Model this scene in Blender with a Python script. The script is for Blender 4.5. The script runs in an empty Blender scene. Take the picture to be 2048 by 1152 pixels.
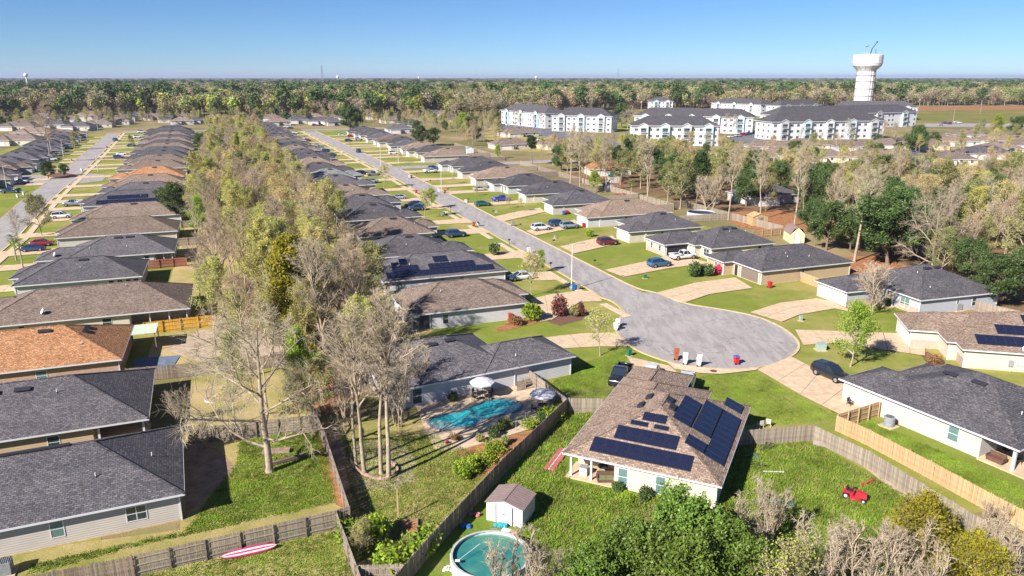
import bpy, math, random
import numpy as np
from mathutils import Vector, Matrix

# ---------------------------------------------------------------- camera, sky, sun, exposure
SC = bpy.context.scene
COL = SC.collection
FPX, CAM_H = 1500.0, 35.5                      # focal length in photograph pixels (2048 wide), drone height
PITCH = math.atan(421 / FPX)
cam_data = bpy.data.cameras.new('camera')
cam_data.sensor_width = 36.0
cam_data.lens = FPX / 2048 * 36
cam_data.clip_start = 0.5
cam_data.clip_end = 60000
cam = bpy.data.objects.new('camera', cam_data)
COL.objects.link(cam)
cam.location = (0, 0, CAM_H)
cam.rotation_euler = (math.radians(90) - PITCH, 0, 0)
SC.camera = cam

SUN_EL = math.radians(34)
SHADOW_AZ = math.radians(45.6)                 # shadows fall towards this direction (from +X, counter-clockwise)
world = bpy.data.worlds.new('World')
SC.world = world
world.use_nodes = True
wn = world.node_tree
wn.nodes.clear()
sky = wn.nodes.new('ShaderNodeTexSky')
sky.sky_type = 'NISHITA'
sky.sun_disc = False
sky.sun_elevation = SUN_EL
sky.sun_rotation = math.radians(270) - SHADOW_AZ
sky.altitude = 1000
sky.air_density = 0.82
sky.dust_density = 0.0
sky.ozone_density = 10.0
bg = wn.nodes.new('ShaderNodeBackground')
bg.inputs['Strength'].default_value = 0.058
wo = wn.nodes.new('ShaderNodeOutputWorld')
wn.links.new(sky.outputs[0], bg.inputs['Color'])
wn.links.new(bg.outputs[0], wo.inputs['Surface'])

sun_data = bpy.data.lights.new('sun', 'SUN')
sun_data.energy = 4.9
sun_data.angle = math.radians(0.53)
sun_data.color = (1.0, 0.93, 0.84)
sun = bpy.data.objects.new('sun', sun_data)
COL.objects.link(sun)
_d = Vector((math.cos(SHADOW_AZ) * math.cos(SUN_EL), math.sin(SHADOW_AZ) * math.cos(SUN_EL), -math.sin(SUN_EL)))
sun.rotation_euler = _d.to_track_quat('-Z', 'Y').to_euler()
sun.location = (-50, -50, 80)

SC.view_settings.view_transform = 'Standard'
SC.view_settings.look = 'None'
SC.view_settings.exposure = 1.0
SC.view_settings.gamma = 1.0
SC.view_settings.use_curve_mapping = False
SC.cycles.max_bounces = 6
SC.cycles.diffuse_bounces = 2
SC.cycles.glossy_bounces = 2
SC.cycles.transmission_bounces = 4
SC.cycles.transparent_max_bounces = 6
SC.cycles.volume_bounces = 0
SC.cycles.caustics_reflective = False
SC.cycles.caustics_refractive = False

# ---------------------------------------------------------------- survey: points of the photograph laid out on the ground plan
_c, _s = math.cos(PITCH), math.sin(PITCH)
def G(u, v, z=0.0):
    x = (u - 1024) / FPX; y = -(v - 576) / FPX
    d = (x, _c + y * _s, -_s + y * _c)
    t = (z - CAM_H) / d[2]
    return (d[0] * t, d[1] * t)
def PXH(b, vtop):                              # height of something standing at ground point b whose top shows at row vtop
    lo, hi = 0.0, 90.0
    for _ in range(40):
        m = (lo + hi) / 2
        Y = b[1] * _c - (m - CAM_H) * _s; Z = b[1] * _s + (m - CAM_H) * _c
        if 576 - FPX * Z / Y > vtop: lo = m
        else: hi = m
    return lo
SA = 110.5                                     # bearing of the main street
_T = (math.cos(math.radians(SA)), math.sin(math.radians(SA)))
_N = (math.cos(math.radians(SA - 90)), math.sin(math.radians(SA - 90)))
_O = (10.32, 125.2)
def W(s, t): return (_O[0] + s * _T[0] + t * _N[0], _O[1] + s * _T[1] + t * _N[1])
def ST(p):
    d = (p[0] - _O[0], p[1] - _O[1])
    return (d[0] * _T[0] + d[1] * _T[1], d[0] * _N[0] + d[1] * _N[1])
ROT = math.radians(SA - 90)
rnd = random.Random(7)

# ---------------------------------------------------------------- materials
MATS = {}
def mat(name, col, rough=0.8, metal=0.0, spec=0.3, noise=None, bump=None, col2=None, extra=None, coords='Object', rand=0.0, transl=0.0):
    """procedural material: base colour mottled by noise=(scale, amount), relief from bump=(scale, strength, distance)"""
    if name in MATS: return MATS[name]
    m = bpy.data.materials.new(name); m.use_nodes = True
    nt = m.node_tree; N = nt.nodes; L = nt.links
    b = N['Principled BSDF']
    b.inputs['Roughness'].default_value = rough
    b.inputs['Metallic'].default_value = metal
    b.inputs['Specular IOR Level'].default_value = spec
    tc = N.new('ShaderNodeTexCoord')
    src = tc.outputs[coords]
    out = None
    c1 = (*col, 1)
    if noise or col2:
        sc, am = noise if noise else (1.0, 1.0)
        n = N.new('ShaderNodeTexNoise'); n.inputs['Scale'].default_value = sc; n.inputs['Detail'].default_value = 6; n.inputs['Roughness'].default_value = 0.65
        L.new(src, n.inputs['Vector'])
        mx = N.new('ShaderNodeMix'); mx.data_type = 'RGBA'
        if col2:
            r = N.new('ShaderNodeMapRange'); r.inputs['From Min'].default_value = 0.5 - 0.18 / max(am, .05); r.inputs['From Max'].default_value = 0.5 + 0.18 / max(am, .05)
            L.new(n.outputs['Fac'], r.inputs['Value']); L.new(r.outputs[0], mx.inputs['Factor'])
            mx.inputs['A'].default_value = c1; mx.inputs['B'].default_value = (*col2, 1)
        else:
            r = N.new('ShaderNodeMapRange'); r.inputs['From Min'].default_value = 0.3; r.inputs['From Max'].default_value = 0.7
            L.new(n.outputs['Fac'], r.inputs['Value']); L.new(r.outputs[0], mx.inputs['Factor'])
            mx.inputs['A'].default_value = (*[x * (1 - am) for x in col], 1); mx.inputs['B'].default_value = (*[min(1, x * (1 + am)) for x in col], 1)
        out = mx.outputs['Result']
    if rand:
        oi = N.new('ShaderNodeObjectInfo')
        hs = N.new('ShaderNodeHueSaturation')
        r1 = N.new('ShaderNodeMapRange'); r1.inputs['To Min'].default_value = 0.5 - rand * 0.035; r1.inputs['To Max'].default_value = 0.5 + rand * 0.05
        L.new(oi.outputs['Random'], r1.inputs['Value']); L.new(r1.outputs[0], hs.inputs['Hue'])
        mu = N.new('ShaderNodeMath'); mu.operation = 'MULTIPLY'; mu.inputs[1].default_value = 7.31
        fr = N.new('ShaderNodeMath'); fr.operation = 'FRACT'
        L.new(oi.outputs['Random'], mu.inputs[0]); L.new(mu.outputs[0], fr.inputs[0])
        r2 = N.new('ShaderNodeMapRange'); r2.inputs['To Min'].default_value = 1 - rand * 0.45; r2.inputs['To Max'].default_value = 1 + rand * 0.45
        L.new(fr.outputs[0], r2.inputs['Value']); L.new(r2.outputs[0], hs.inputs['Value'])
        if out: L.new(out, hs.inputs['Color'])
        else: hs.inputs['Color'].default_value = c1
        out = hs.outputs[0]
    if extra: out = extra(nt, src, out, c1, b) or out
    if out: L.new(out, b.inputs['Base Color'])
    else: b.inputs['Base Color'].default_value = c1
    if bump:
        n2 = N.new('ShaderNodeTexNoise'); n2.inputs['Scale'].default_value = bump[0]; n2.inputs['Detail'].default_value = 4
        L.new(src, n2.inputs['Vector'])
        bp = N.new('ShaderNodeBump'); bp.inputs['Strength'].default_value = bump[1]; bp.inputs['Distance'].default_value = bump[2]
        L.new(n2.outputs['Fac'], bp.inputs['Height']); L.new(bp.outputs[0], b.inputs['Normal'])
    if transl:
        tr = N.new('ShaderNodeBsdfTranslucent'); ms = N.new('ShaderNodeMixShader'); ms.inputs[0].default_value = transl
        if out: L.new(out, tr.inputs['Color'])
        else: tr.inputs['Color'].default_value = c1
        o = [x for x in N if x.type == 'OUTPUT_MATERIAL'][0]
        L.new(b.outputs[0], ms.inputs[1]); L.new(tr.outputs[0], ms.inputs[2]); L.new(ms.outputs[0], o.inputs['Surface'])
    MATS[name] = m
    return m

def node_noise(nt, src, scale, detail=4, rough=0.6, lo=0.35, hi=0.65):
    n = nt.nodes.new('ShaderNodeTexNoise'); n.inputs['Scale'].default_value = scale; n.inputs['Detail'].default_value = detail; n.inputs['Roughness'].default_value = rough
    nt.links.new(src, n.inputs['Vector'])
    r = nt.nodes.new('ShaderNodeMapRange'); r.inputs['From Min'].default_value = lo; r.inputs['From Max'].default_value = hi
    nt.links.new(n.outputs['Fac'], r.inputs['Value'])
    return r.outputs[0]
def node_mix(nt, fac, a, b, mode='MIX'):
    m = nt.nodes.new('ShaderNodeMix'); m.data_type = 'RGBA'; m.blend_type = mode
    if isinstance(fac, (int, float)): m.inputs['Factor'].default_value = fac
    else: nt.links.new(fac, m.inputs['Factor'])
    for s, k in ((a, 'A'), (b, 'B')):
        if isinstance(s, tuple): m.inputs[k].default_value = s if len(s) == 4 else (*s, 1)
        else: nt.links.new(s, m.inputs[k])
    return m.outputs['Result']

def grass_mat(name, c_a, c_b, c_dry, dry=0.5, dirt=None, patch=0.05):
    def ex(nt, src, out, c1, b):
        f1 = node_noise(nt, src, 0.35, 5, 0.7, 0.35, 0.65)
        f2 = node_noise(nt, src, 3.2, 5, 0.75, 0.3, 0.7)
        f3 = node_noise(nt, src, patch, 5, 0.7, 0.62 - dry * 0.25, 0.85 - dry * 0.25)
        f4 = node_noise(nt, src, 11.0, 3, 0.8, 0.3, 0.7)
        a = node_mix(nt, f2, (*c_a, 1), (*c_b, 1))
        a = node_mix(nt, f1, a, node_mix(nt, f2, (*c_b, 1), tuple(x * 0.62 for x in c_a) + (1,)))
        a = node_mix(nt, f3, a, (*c_dry, 1))
        if dirt:
            fd = node_noise(nt, src, 0.16, 6, 0.75, 0.62, 0.7)
            a = node_mix(nt, fd, a, (*dirt, 1))
        g = node_mix(nt, f4, (0.55, 0.55, 0.55, 1), (1.25, 1.25, 1.25, 1))
        a = node_mix(nt, 0.8, a, g, 'MULTIPLY')
        bp = nt.nodes.new('ShaderNodeBump'); bp.inputs['Strength'].default_value = 0.8; bp.inputs['Distance'].default_value = 0.09
        nn = nt.nodes.new('ShaderNodeTexNoise'); nn.inputs['Scale'].default_value = 4.5; nn.inputs['Detail'].default_value = 6; nn.inputs['Roughness'].default_value = 0.8
        nt.links.new(src, nn.inputs['Vector']); nt.links.new(nn.outputs['Fac'], bp.inputs['Height']); nt.links.new(bp.outputs[0], b.inputs['Normal'])
        return a
    return mat(name, c_a, 0.95, spec=0.08, extra=ex)

M_LAWN = grass_mat('lawn_grass', (0.175, 0.225, 0.030), (0.265, 0.305, 0.06), (0.42, 0.34, 0.13), 0.6)
M_YARD = grass_mat('yard_grass', (0.21, 0.235, 0.038), (0.33, 0.31, 0.085), (0.50, 0.38, 0.19), 0.95, patch=0.09)
M_ROUGH = grass_mat('rough_grass', (0.12, 0.205, 0.022), (0.22, 0.30, 0.045), (0.34, 0.28, 0.11), 0.4, dirt=(0.30, 0.21, 0.12), patch=0.2)
M_GROUND = grass_mat('ground_cover', (0.16, 0.165, 0.055), (0.235, 0.21, 0.09), (0.36, 0.27, 0.15), 0.8, dirt=(0.20, 0.14, 0.08), patch=0.02)
M_LITTER = grass_mat('leaf_litter', (0.22, 0.135, 0.07), (0.28, 0.185, 0.11), (0.10, 0.085, 0.04), 0.55, patch=0.12)
M_STRAW = mat('pine_straw', (0.33, 0.155, 0.075), 0.95, spec=0.05, noise=(1.2, 0.45), bump=(6, 0.8, 0.08))
M_DIRT = mat('bare_dirt', (0.33, 0.225, 0.15), 0.95, spec=0.05, noise=(0.8, 0.35), bump=(5, 0.6, 0.06))
M_SAND = mat('pale_sand', (0.42, 0.33, 0.25), 0.95, spec=0.05, noise=(0.9, 0.3), bump=(5, 0.5, 0.05))

def asphalt_extra(nt, src, out, c1, b):
    f1 = node_noise(nt, src, 0.12, 6, 0.7, 0.4, 0.62)
    mp = nt.nodes.new('ShaderNodeMapping'); mp.inputs['Scale'].default_value = (0.9, 0.16, 1); mp.inputs['Rotation'].default_value = (0, 0, 0.6)
    nt.links.new(src, mp.inputs['Vector'])
    f2 = node_noise(nt, mp.outputs[0], 1.0, 5, 0.75, 0.42, 0.6)
    f3 = node_noise(nt, src, 9.0, 3, 0.8, 0.25, 0.75)
    a = node_mix(nt, f1, (0.270, 0.248, 0.242, 1), (0.335, 0.308, 0.300, 1))
    a = node_mix(nt, f2, a, (0.38, 0.35, 0.345, 1))
    a = node_mix(nt, 0.55, a, node_mix(nt, f3, (0.75, 0.75, 0.75, 1), (1.2, 1.2, 1.2, 1)), 'MULTIPLY')
    v = nt.nodes.new('ShaderNodeTexVoronoi'); v.feature = 'DISTANCE_TO_EDGE'; v.inputs['Scale'].default_value = 0.11
    nz = nt.nodes.new('ShaderNodeTexNoise'); nz.inputs['Scale'].default_value = 0.5; nz.inputs['Detail'].default_value = 5
    va = nt.nodes.new('ShaderNodeVectorMath'); va.operation = 'MULTIPLY_ADD'; va.inputs[1].default_value = (3, 3, 3)
    nt.links.new(src, nz.inputs['Vector']); nt.links.new(nz.outputs['Color'], va.inputs[0]); nt.links.new(src, va.inputs[2]); nt.links.new(va.outputs[0], v.inputs['Vector'])
    r = nt.nodes.new('ShaderNodeMapRange'); r.inputs['From Max'].default_value = 0.008; r.inputs['To Min'].default_value = 0.5; r.inputs['To Max'].default_value = 0.0
    nt.links.new(v.outputs['Distance'], r.inputs['Value'])
    return node_mix(nt, r.outputs[0], a, (0.07, 0.068, 0.07, 1))
M_ROAD = mat('worn_asphalt', (0.2, 0.19, 0.19), 0.9, spec=0.2, bump=(25, 0.3, 0.02), extra=asphalt_extra)
M_CONC = mat('concrete', (0.56, 0.425, 0.29), 0.9, spec=0.2, noise=(1.1, 0.2), bump=(18, 0.2, 0.02))
M_CONC2 = mat('kerb_concrete', (0.52, 0.40, 0.25), 0.9, spec=0.2, noise=(1.5, 0.25), bump=(18, 0.2, 0.02))
M_JOINT = mat('dark_joint', (0.13, 0.10, 0.08), 0.95)  # dark backing seen in the gaps between slabs and door sections
M_WALK = mat('sidewalk_concrete', (0.56, 0.46, 0.33), 0.9, spec=0.2, noise=(1.4, 0.22), bump=(18, 0.2, 0.02))

def shingle_mat(name, c, c2, warm=0.0):
    def ex(nt, src, out, c1, b):
        uv = nt.nodes.new('ShaderNodeUVMap'); uv.uv_map = 'UVMap'
        br = nt.nodes.new('ShaderNodeTexBrick'); br.offset = 0.5
        br.inputs['Scale'].default_value = 1.0; br.inputs['Brick Width'].default_value = 0.34; br.inputs['Row Height'].default_value = 0.20
        br.inputs['Mortar Size'].default_value = 0.022; br.inputs['Mortar Smooth'].default_value = 0.3; br.inputs['Bias'].default_value = 0.0
        br.inputs['Color1'].default_value = (0.62, 0.62, 0.62, 1); br.inputs['Color2'].default_value = (1.38, 1.36, 1.34, 1); br.inputs['Mortar'].default_value = (0.45, 0.45, 0.45, 1)
        nt.links.new(uv.outputs[0], br.inputs['Vector'])
        f = node_noise(nt, uv.outputs[0], 0.45, 5, 0.7, 0.35, 0.65)
        a = node_mix(nt, f, (*c, 1), (*c2, 1))
        f2 = node_noise(nt, uv.outputs[0], 5.0, 3, 0.8, 0.35, 0.65)
        a = node_mix(nt, 1.0, a, node_mix(nt, f2, (0.55, 0.55, 0.58, 1), (1.5, 1.46, 1.42, 1)), 'MULTIPLY')
        a = node_mix(nt, 0.85, a, br.outputs['Color'], 'MULTIPLY')
        oi = nt.nodes.new('ShaderNodeObjectInfo'); hs = nt.nodes.new('ShaderNodeHueSaturation')
        r2 = nt.nodes.new('ShaderNodeMapRange'); r2.inputs['To Min'].default_value = 0.86; r2.inputs['To Max'].default_value = 1.16
        nt.links.new(oi.outputs['Random'], r2.inputs['Value']); nt.links.new(r2.outputs[0], hs.inputs['Value']); nt.links.new(a, hs.inputs['Color'])
        bp = nt.nodes.new('ShaderNodeBump'); bp.inputs['Strength'].default_value = 0.55; bp.inputs['Distance'].default_value = 0.03
        nt.links.new(br.outputs['Fac'], bp.inputs['Height']); bp.invert = True; nt.links.new(bp.outputs[0], b.inputs['Normal'])
        return hs.outputs[0]
    return mat(name, c, 0.9, spec=0.25, extra=ex)
ROOFS = {
    'dark': shingle_mat('charcoal_shingles', (0.078, 0.076, 0.088), (0.115, 0.110, 0.122)),
    'slate': shingle_mat('slate_shingles', (0.100, 0.096, 0.110), (0.140, 0.132, 0.145)),
    'brown': shingle_mat('brown_shingles', (0.180, 0.140, 0.118), (0.235, 0.185, 0.155)),
    'tan': shingle_mat('tan_shingles', (0.235, 0.175, 0.135), (0.290, 0.220, 0.175)),
    'orange': shingle_mat('orange_shingles', (0.37, 0.185, 0.09), (0.45, 0.245, 0.13)),
    'grey': shingle_mat('pale_grey_shingles', (0.20, 0.21, 0.22), (0.25, 0.26, 0.27)),
}
def siding_mat(name, c, gap=0.2, vertical=False):
    def ex(nt, src, out, c1, b):
        sx = nt.nodes.new('ShaderNodeSeparateXYZ'); nt.links.new(src, sx.inputs[0])
        m = nt.nodes.new('ShaderNodeMath'); m.operation = 'MULTIPLY'; m.inputs[1].default_value = 1 / gap
        fr = nt.nodes.new('ShaderNodeMath'); fr.operation = 'FRACT'
        nt.links.new(sx.outputs['X' if vertical else 'Z'], m.inputs[0]); nt.links.new(m.outputs[0], fr.inputs[0])
        r = nt.nodes.new('ShaderNodeMapRange'); r.inputs['From Min'].default_value = 0.80; r.inputs['From Max'].default_value = 0.98
        nt.links.new(fr.outputs[0], r.inputs['Value'])
        f = node_noise(nt, src, 0.8, 4, 0.6, 0.3, 0.7)
        a = node_mix(nt, f, tuple(x * 0.9 for x in c), c)
        bp = nt.nodes.new('ShaderNodeBump'); bp.inputs['Strength'].default_value = 1.0; bp.inputs['Distance'].default_value = 0.03
        nt.links.new(fr.outputs[0], bp.inputs['Height']); bp.invert = True; nt.links.new(bp.outputs[0], b.inputs['Normal'])
        return node_mix(nt, r.outputs[0], a, tuple(x * 0.6 for x in c))
    return mat(name, c, 0.6, spec=0.3, extra=ex)
def brick_mat(name, c, c2, mortar=(0.45, 0.38, 0.32)):
    def ex(nt, src, out, c1, b):
        mp = nt.nodes.new('ShaderNodeCombineXYZ'); sx = nt.nodes.new('ShaderNodeSeparateXYZ'); nt.links.new(src, sx.inputs[0])
        ad = nt.nodes.new('ShaderNodeMath'); ad.operation = 'ADD'; nt.links.new(sx.outputs['X'], ad.inputs[0]); nt.links.new(sx.outputs['Y'], ad.inputs[1])
        nt.links.new(ad.outputs[0], mp.inputs['X']); nt.links.new(sx.outputs['Z'], mp.inputs['Y'])
        br = nt.nodes.new('ShaderNodeTexBrick'); br.inputs['Scale'].default_value = 1.0; br.inputs['Brick Width'].default_value = 0.22; br.inputs['Row Height'].default_value = 0.08
        br.inputs['Mortar Size'].default_value = 0.008; br.inputs['Color1'].default_value = (*c, 1); br.inputs['Color2'].default_value = (*c2, 1); br.inputs['Mortar'].default_value = (*mortar, 1)
        nt.links.new(mp.outputs[0], br.inputs['Vector'])
        bp = nt.nodes.new('ShaderNodeBump'); bp.inputs['Strength'].default_value = 0.6; bp.inputs['Distance'].default_value = 0.02; bp.invert = True
        nt.links.new(br.outputs['Fac'], bp.inputs['Height']); nt.links.new(bp.outputs[0], b.inputs['Normal'])
        return br.outputs['Color']
    return mat(name, c, 0.85, spec=0.2, extra=ex)
WALLS = {
    'white': siding_mat('white_siding', (0.54, 0.535, 0.545)),
    'cream': siding_mat('cream_siding', (0.60, 0.55, 0.44)),
    'beige': siding_mat('beige_siding', (0.50, 0.46, 0.42)), 'paleclay': siding_mat('pale_clay_siding', (0.47, 0.45, 0.435)),
    'tan': siding_mat('tan_siding', (0.48, 0.36, 0.23)),
    'grey': siding_mat('grey_siding', (0.42, 0.44, 0.50)),
    'brick': brick_mat('red_brick', (0.40, 0.21, 0.15), (0.52, 0.32, 0.24)),
    'pinkbrick': brick_mat('pale_brick', (0.46, 0.31, 0.26), (0.56, 0.42, 0.36)),
}
M_WHITE = mat('white_trim', (0.66, 0.66, 0.69), 0.5, noise=(2, 0.06))
M_WHITE2 = mat('white_paint', (0.66, 0.67, 0.69), 0.45)
M_GLASS = mat('window_glass', (0.035, 0.055, 0.060), 0.08, spec=0.8, noise=(0.7, 0.4))
M_GLASSG = mat('blind_glass', (0.12, 0.21, 0.20), 0.15, spec=0.8, noise=(0.7, 0.3))
M_DOOR = mat('garage_white', (0.66, 0.65, 0.65), 0.5, noise=(2, 0.06))
M_DOORB = mat('garage_bronze', (0.20, 0.16, 0.14), 0.5, noise=(2, 0.1))
M_DARK = mat('dark_metal', (0.03, 0.03, 0.04), 0.6, noise=(4, 0.2))
M_SOLAR = None
def solar_extra(nt, src, out, c1, b):
    br = nt.nodes.new('ShaderNodeTexBrick'); br.offset = 0.0
    br.inputs['Scale'].default_value = 1; br.inputs['Brick Width'].default_value = 0.16; br.inputs['Row Height'].default_value = 0.16; br.inputs['Mortar Size'].default_value = 0.004
    br.inputs['Color1'].default_value = (0.010, 0.013, 0.034, 1); br.inputs['Color2'].default_value = (0.014, 0.018, 0.044, 1); br.inputs['Mortar'].default_value = (0.035, 0.04, 0.075, 1)
    nt.links.new(src, br.inputs['Vector'])
    return br.outputs['Color']
M_SOLAR = mat('solar_cells', (0.012, 0.016, 0.04), 0.18, spec=0.6, extra=solar_extra)
M_SOLARF = mat('solar_frame', (0.045, 0.05, 0.08), 0.4, metal=0.3)
M_STEEL = mat('galvanised_steel', (0.50, 0.51, 0.52), 0.45, metal=0.5, noise=(3, 0.15))
M_ACGREY = mat('ac_grey', (0.26, 0.28, 0.30), 0.6, noise=(6, 0.2))
M_RUBBER = mat('rubber', (0.02, 0.02, 0.022), 0.85)
M_CHROME = mat('alloy', (0.50, 0.51, 0.53), 0.3, metal=0.8)
M_CARGLASS = mat('car_glass', (0.02, 0.03, 0.045), 0.05, spec=1.0)
M_RED = mat('red_plastic', (0.50, 0.025, 0.04), 0.45, noise=(5, 0.1))
M_BLUE = mat('blue_plastic', (0.03, 0.14, 0.42), 0.45, noise=(5, 0.1))
M_TEAL = mat('teal_plastic', (0.03, 0.34, 0.40), 0.45, noise=(5, 0.15))
M_GREEN = mat('green_plastic', (0.02, 0.16, 0.09), 0.5, noise=(5, 0.1))
M_WOOD = mat('weathered_wood', (0.29, 0.24, 0.195), 0.9, spec=0.1, noise=(2.5, 0.3), rand=0.5)
M_WOODD = mat('grey_brown_wood', (0.235, 0.185, 0.15), 0.9, spec=0.1, noise=(2.5, 0.35), rand=0.6)
M_WOODN = mat('new_pine_wood', (0.46, 0.315, 0.175), 0.85, spec=0.1, noise=(2.5, 0.22), rand=0.25)
M_WOODY = mat('golden_stain_wood', (0.62, 0.34, 0.05), 0.8, spec=0.1, noise=(2.5, 0.2), rand=0.3)

# ---------------------------------------------------------------- mesh building
class MB:
    def __init__(s): s.v, s.f, s.m, s.mats, s.uv = [], [], [], [], None
    def mi(s, m):
        if m not in s.mats: s.mats.append(m)
        return s.mats.index(m)
    def add(s, verts, faces, m):
        o = len(s.v); s.v.extend(verts); k = s.mi(m)
        for f in faces: s.f.append(tuple(i + o for i in f)); s.m.append(k)
    def box(s, x0, y0, z0, x1, y1, z1, m):
        if x0 > x1: x0, x1 = x1, x0
        if y0 > y1: y0, y1 = y1, y0
        if z0 > z1: z0, z1 = z1, z0
        s.add([(x0,y0,z0),(x1,y0,z0),(x1,y1,z0),(x0,y1,z0),(x0,y0,z1),(x1,y0,z1),(x1,y1,z1),(x0,y1,z1)],
              [(0,3,2,1),(4,5,6,7),(0,1,5,4),(1,2,6,5),(2,3,7,6),(3,0,4,7)], m)
    def beam(s, a, b, w, h, m):                # box from point a to point b, w wide, h high
        a, b = Vector(a), Vector(b); d = (b - a)
        if d.length < 1e-6: return
        d.normalize(); up = Vector((0,0,1)) if abs(d.z) < 0.95 else Vector((1,0,0))
        r = d.cross(up).normalized() * (w / 2); u = r.cross(d).normalized() * (h / 2)
        vs = [a - r - u, a + r - u, a + r + u, a - r + u, b - r - u, b + r - u, b + r + u, b - r + u]
        s.add([tuple(x) for x in vs], [(3,2,1,0),(4,5,6,7),(0,1,5,4),(1,2,6,5),(2,3,7,6),(3,0,4,7)], m)
    def tube(s, a, b, r0, r1, m, n=8, caps=True):
        a, b = Vector(a), Vector(b); d = (b - a).normalized()
        up = Vector((0,0,1)) if abs(d.z) < 0.95 else Vector((1,0,0))
        r = d.cross(up).normalized(); u = r.cross(d)
        vs = []
        for p, R in ((a, r0), (b, r1)):
            for i in range(n):
                q = 2 * math.pi * i / n
                vs.append(tuple(p + r * (R * math.cos(q)) + u * (R * math.sin(q))))
        fs = [(i, (i + 1) % n, n + (i + 1) % n, n + i) for i in range(n)]
        if caps: fs += [tuple(range(n))[::-1], tuple(range(n, 2 * n))]
        s.add(vs, fs, m)
    def lathe(s, prof, m, n=16, c=(0, 0)):     # profile of (radius, z)
        vs = []
        for (R, z) in prof:
            for i in range(n):
                q = 2 * math.pi * i / n
                vs.append((c[0] + R * math.cos(q), c[1] + R * math.sin(q), z))
        fs = []
        for k in range(len(prof) - 1):
            for i in range(n):
                fs.append((k * n + i, k * n + (i + 1) % n, (k + 1) * n + (i + 1) % n, (k + 1) * n + i))
        fs.append(tuple(range(n))[::-1]); fs.append(tuple(range((len(prof) - 1) * n, len(prof) * n)))
        s.add(vs, fs, m)
    def poly(s, pts, z, m): s.add([(p[0], p[1], z) for p in pts], [tuple(range(len(pts)))], m)
    def prism(s, pts, z0, z1, m):
        n = len(pts); A = sum(pts[i][0] * pts[(i+1) % n][1] - pts[(i+1) % n][0] * pts[i][1] for i in range(n))
        if A < 0: pts = pts[::-1]
        s.add([(p[0], p[1], z0) for p in pts] + [(p[0], p[1], z1) for p in pts],
              [tuple(range(n))[::-1], tuple(range(n, 2*n))] + [(i, (i+1) % n, n + (i+1) % n, n + i) for i in range(n)], m)
    def mesh(s, name, smooth=False):
        me = bpy.data.meshes.new(name)
        me.from_pydata(s.v, [], s.f)
        for m in s.mats: me.materials.append(m)
        me.polygons.foreach_set('material_index', s.m)
        if smooth: me.polygons.foreach_set('use_smooth', [True] * len(s.f))
        if s.uv:
            l = me.uv_layers.new(name='UVMap'); l.data.foreach_set('uv', [c for u in s.uv for c in u])
        me.update()
        return me
def link(name, me, parent=None, loc=(0, 0, 0), rz=0.0, label=None, cat=None, group=None, kind=None, scale=None):
    o = bpy.data.objects.new(name, me); COL.objects.link(o)
    o.location = loc
    o.rotation_euler = rz if isinstance(rz, tuple) else (0, 0, rz)
    if scale is not None: o.scale = scale if isinstance(scale, tuple) else (scale,) * 3
    if parent is not None: o.parent = parent
    if label: o['label'] = label
    if cat: o['category'] = cat
    if group: o['group'] = group
    if kind: o['kind'] = kind
    return o
CACHE = {}
def cached(key, fn):
    if key not in CACHE: CACHE[key] = fn()
    return CACHE[key]
def rot2(x, y, a): return (x * math.cos(a) - y * math.sin(a), x * math.sin(a) + y * math.cos(a))
ORD = ['first','second','third','fourth','fifth','sixth','seventh','eighth','ninth','tenth','eleventh','twelfth','thirteenth','fourteenth','fifteenth','sixteenth','seventeenth','eighteenth','nineteenth','twentieth','twenty-first','twenty-second','twenty-third','twenty-fourth','twenty-fifth','twenty-sixth','twenty-seventh','twenty-eighth','twenty-ninth','thirtieth','thirty-first','thirty-second','thirty-third','thirty-fourth','thirty-fifth','thirty-sixth','thirty-seventh','thirty-eighth','thirty-ninth','fortieth']

# ---------------------------------------------------------------- the ground, roads and paving
SHEETS = [0]
def sheet(name, pts, z, m, kind='structure', **k):
    SHEETS[0] += 1; z += 0.0011 * SHEETS[0] if z < 0.02 and name != 'ground' else 0.0011 * (SHEETS[0] % 7)
    b = MB(); b.poly(pts, z, m)
    # wind upwards
    n = len(pts); A = sum(pts[i][0] * pts[(i+1) % n][1] - pts[(i+1) % n][0] * pts[i][1] for i in range(n))
    if A < 0: b.f = [tuple(reversed(f)) for f in b.f]
    return link(name, b.mesh(name), kind=kind, **k)
def stp(*q): return [W(s, t) for s, t in q]
def pxp(*q): return [G(*p) for p in q]
R = 30000
sheet('ground', [(-R, -200), (R, -200), (R, R), (-R, R)], -0.01, M_GROUND)
# street centre lines in street coordinates (s along the main street, t across)
MAIN_C = [(-8, 6.9), (40, 6.85), (100, 6.6), (150, 6.6), (200, 6.0), (250, 4.5), (310, 3.2), (430, 0.4)]
LEFT_C = [(20, -104.2), (80, -104.6), (150, -109), (240, -112.2), (330, -116.5), (455, -123)]
def tmain(s): return float(np.interp(s, [p[0] for p in MAIN_C], [p[1] for p in MAIN_C]))
def tleft(s): return float(np.interp(s, [p[0] for p in LEFT_C], [p[1] for p in LEFT_C]))
def fillin(C, step=10):
    ss = np.arange(C[0][0], C[-1][0] + 0.1, step)
    return [(float(s), float(np.interp(s, [p[0] for p in C], [p[1] for p in C]))) for s in ss]
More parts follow.
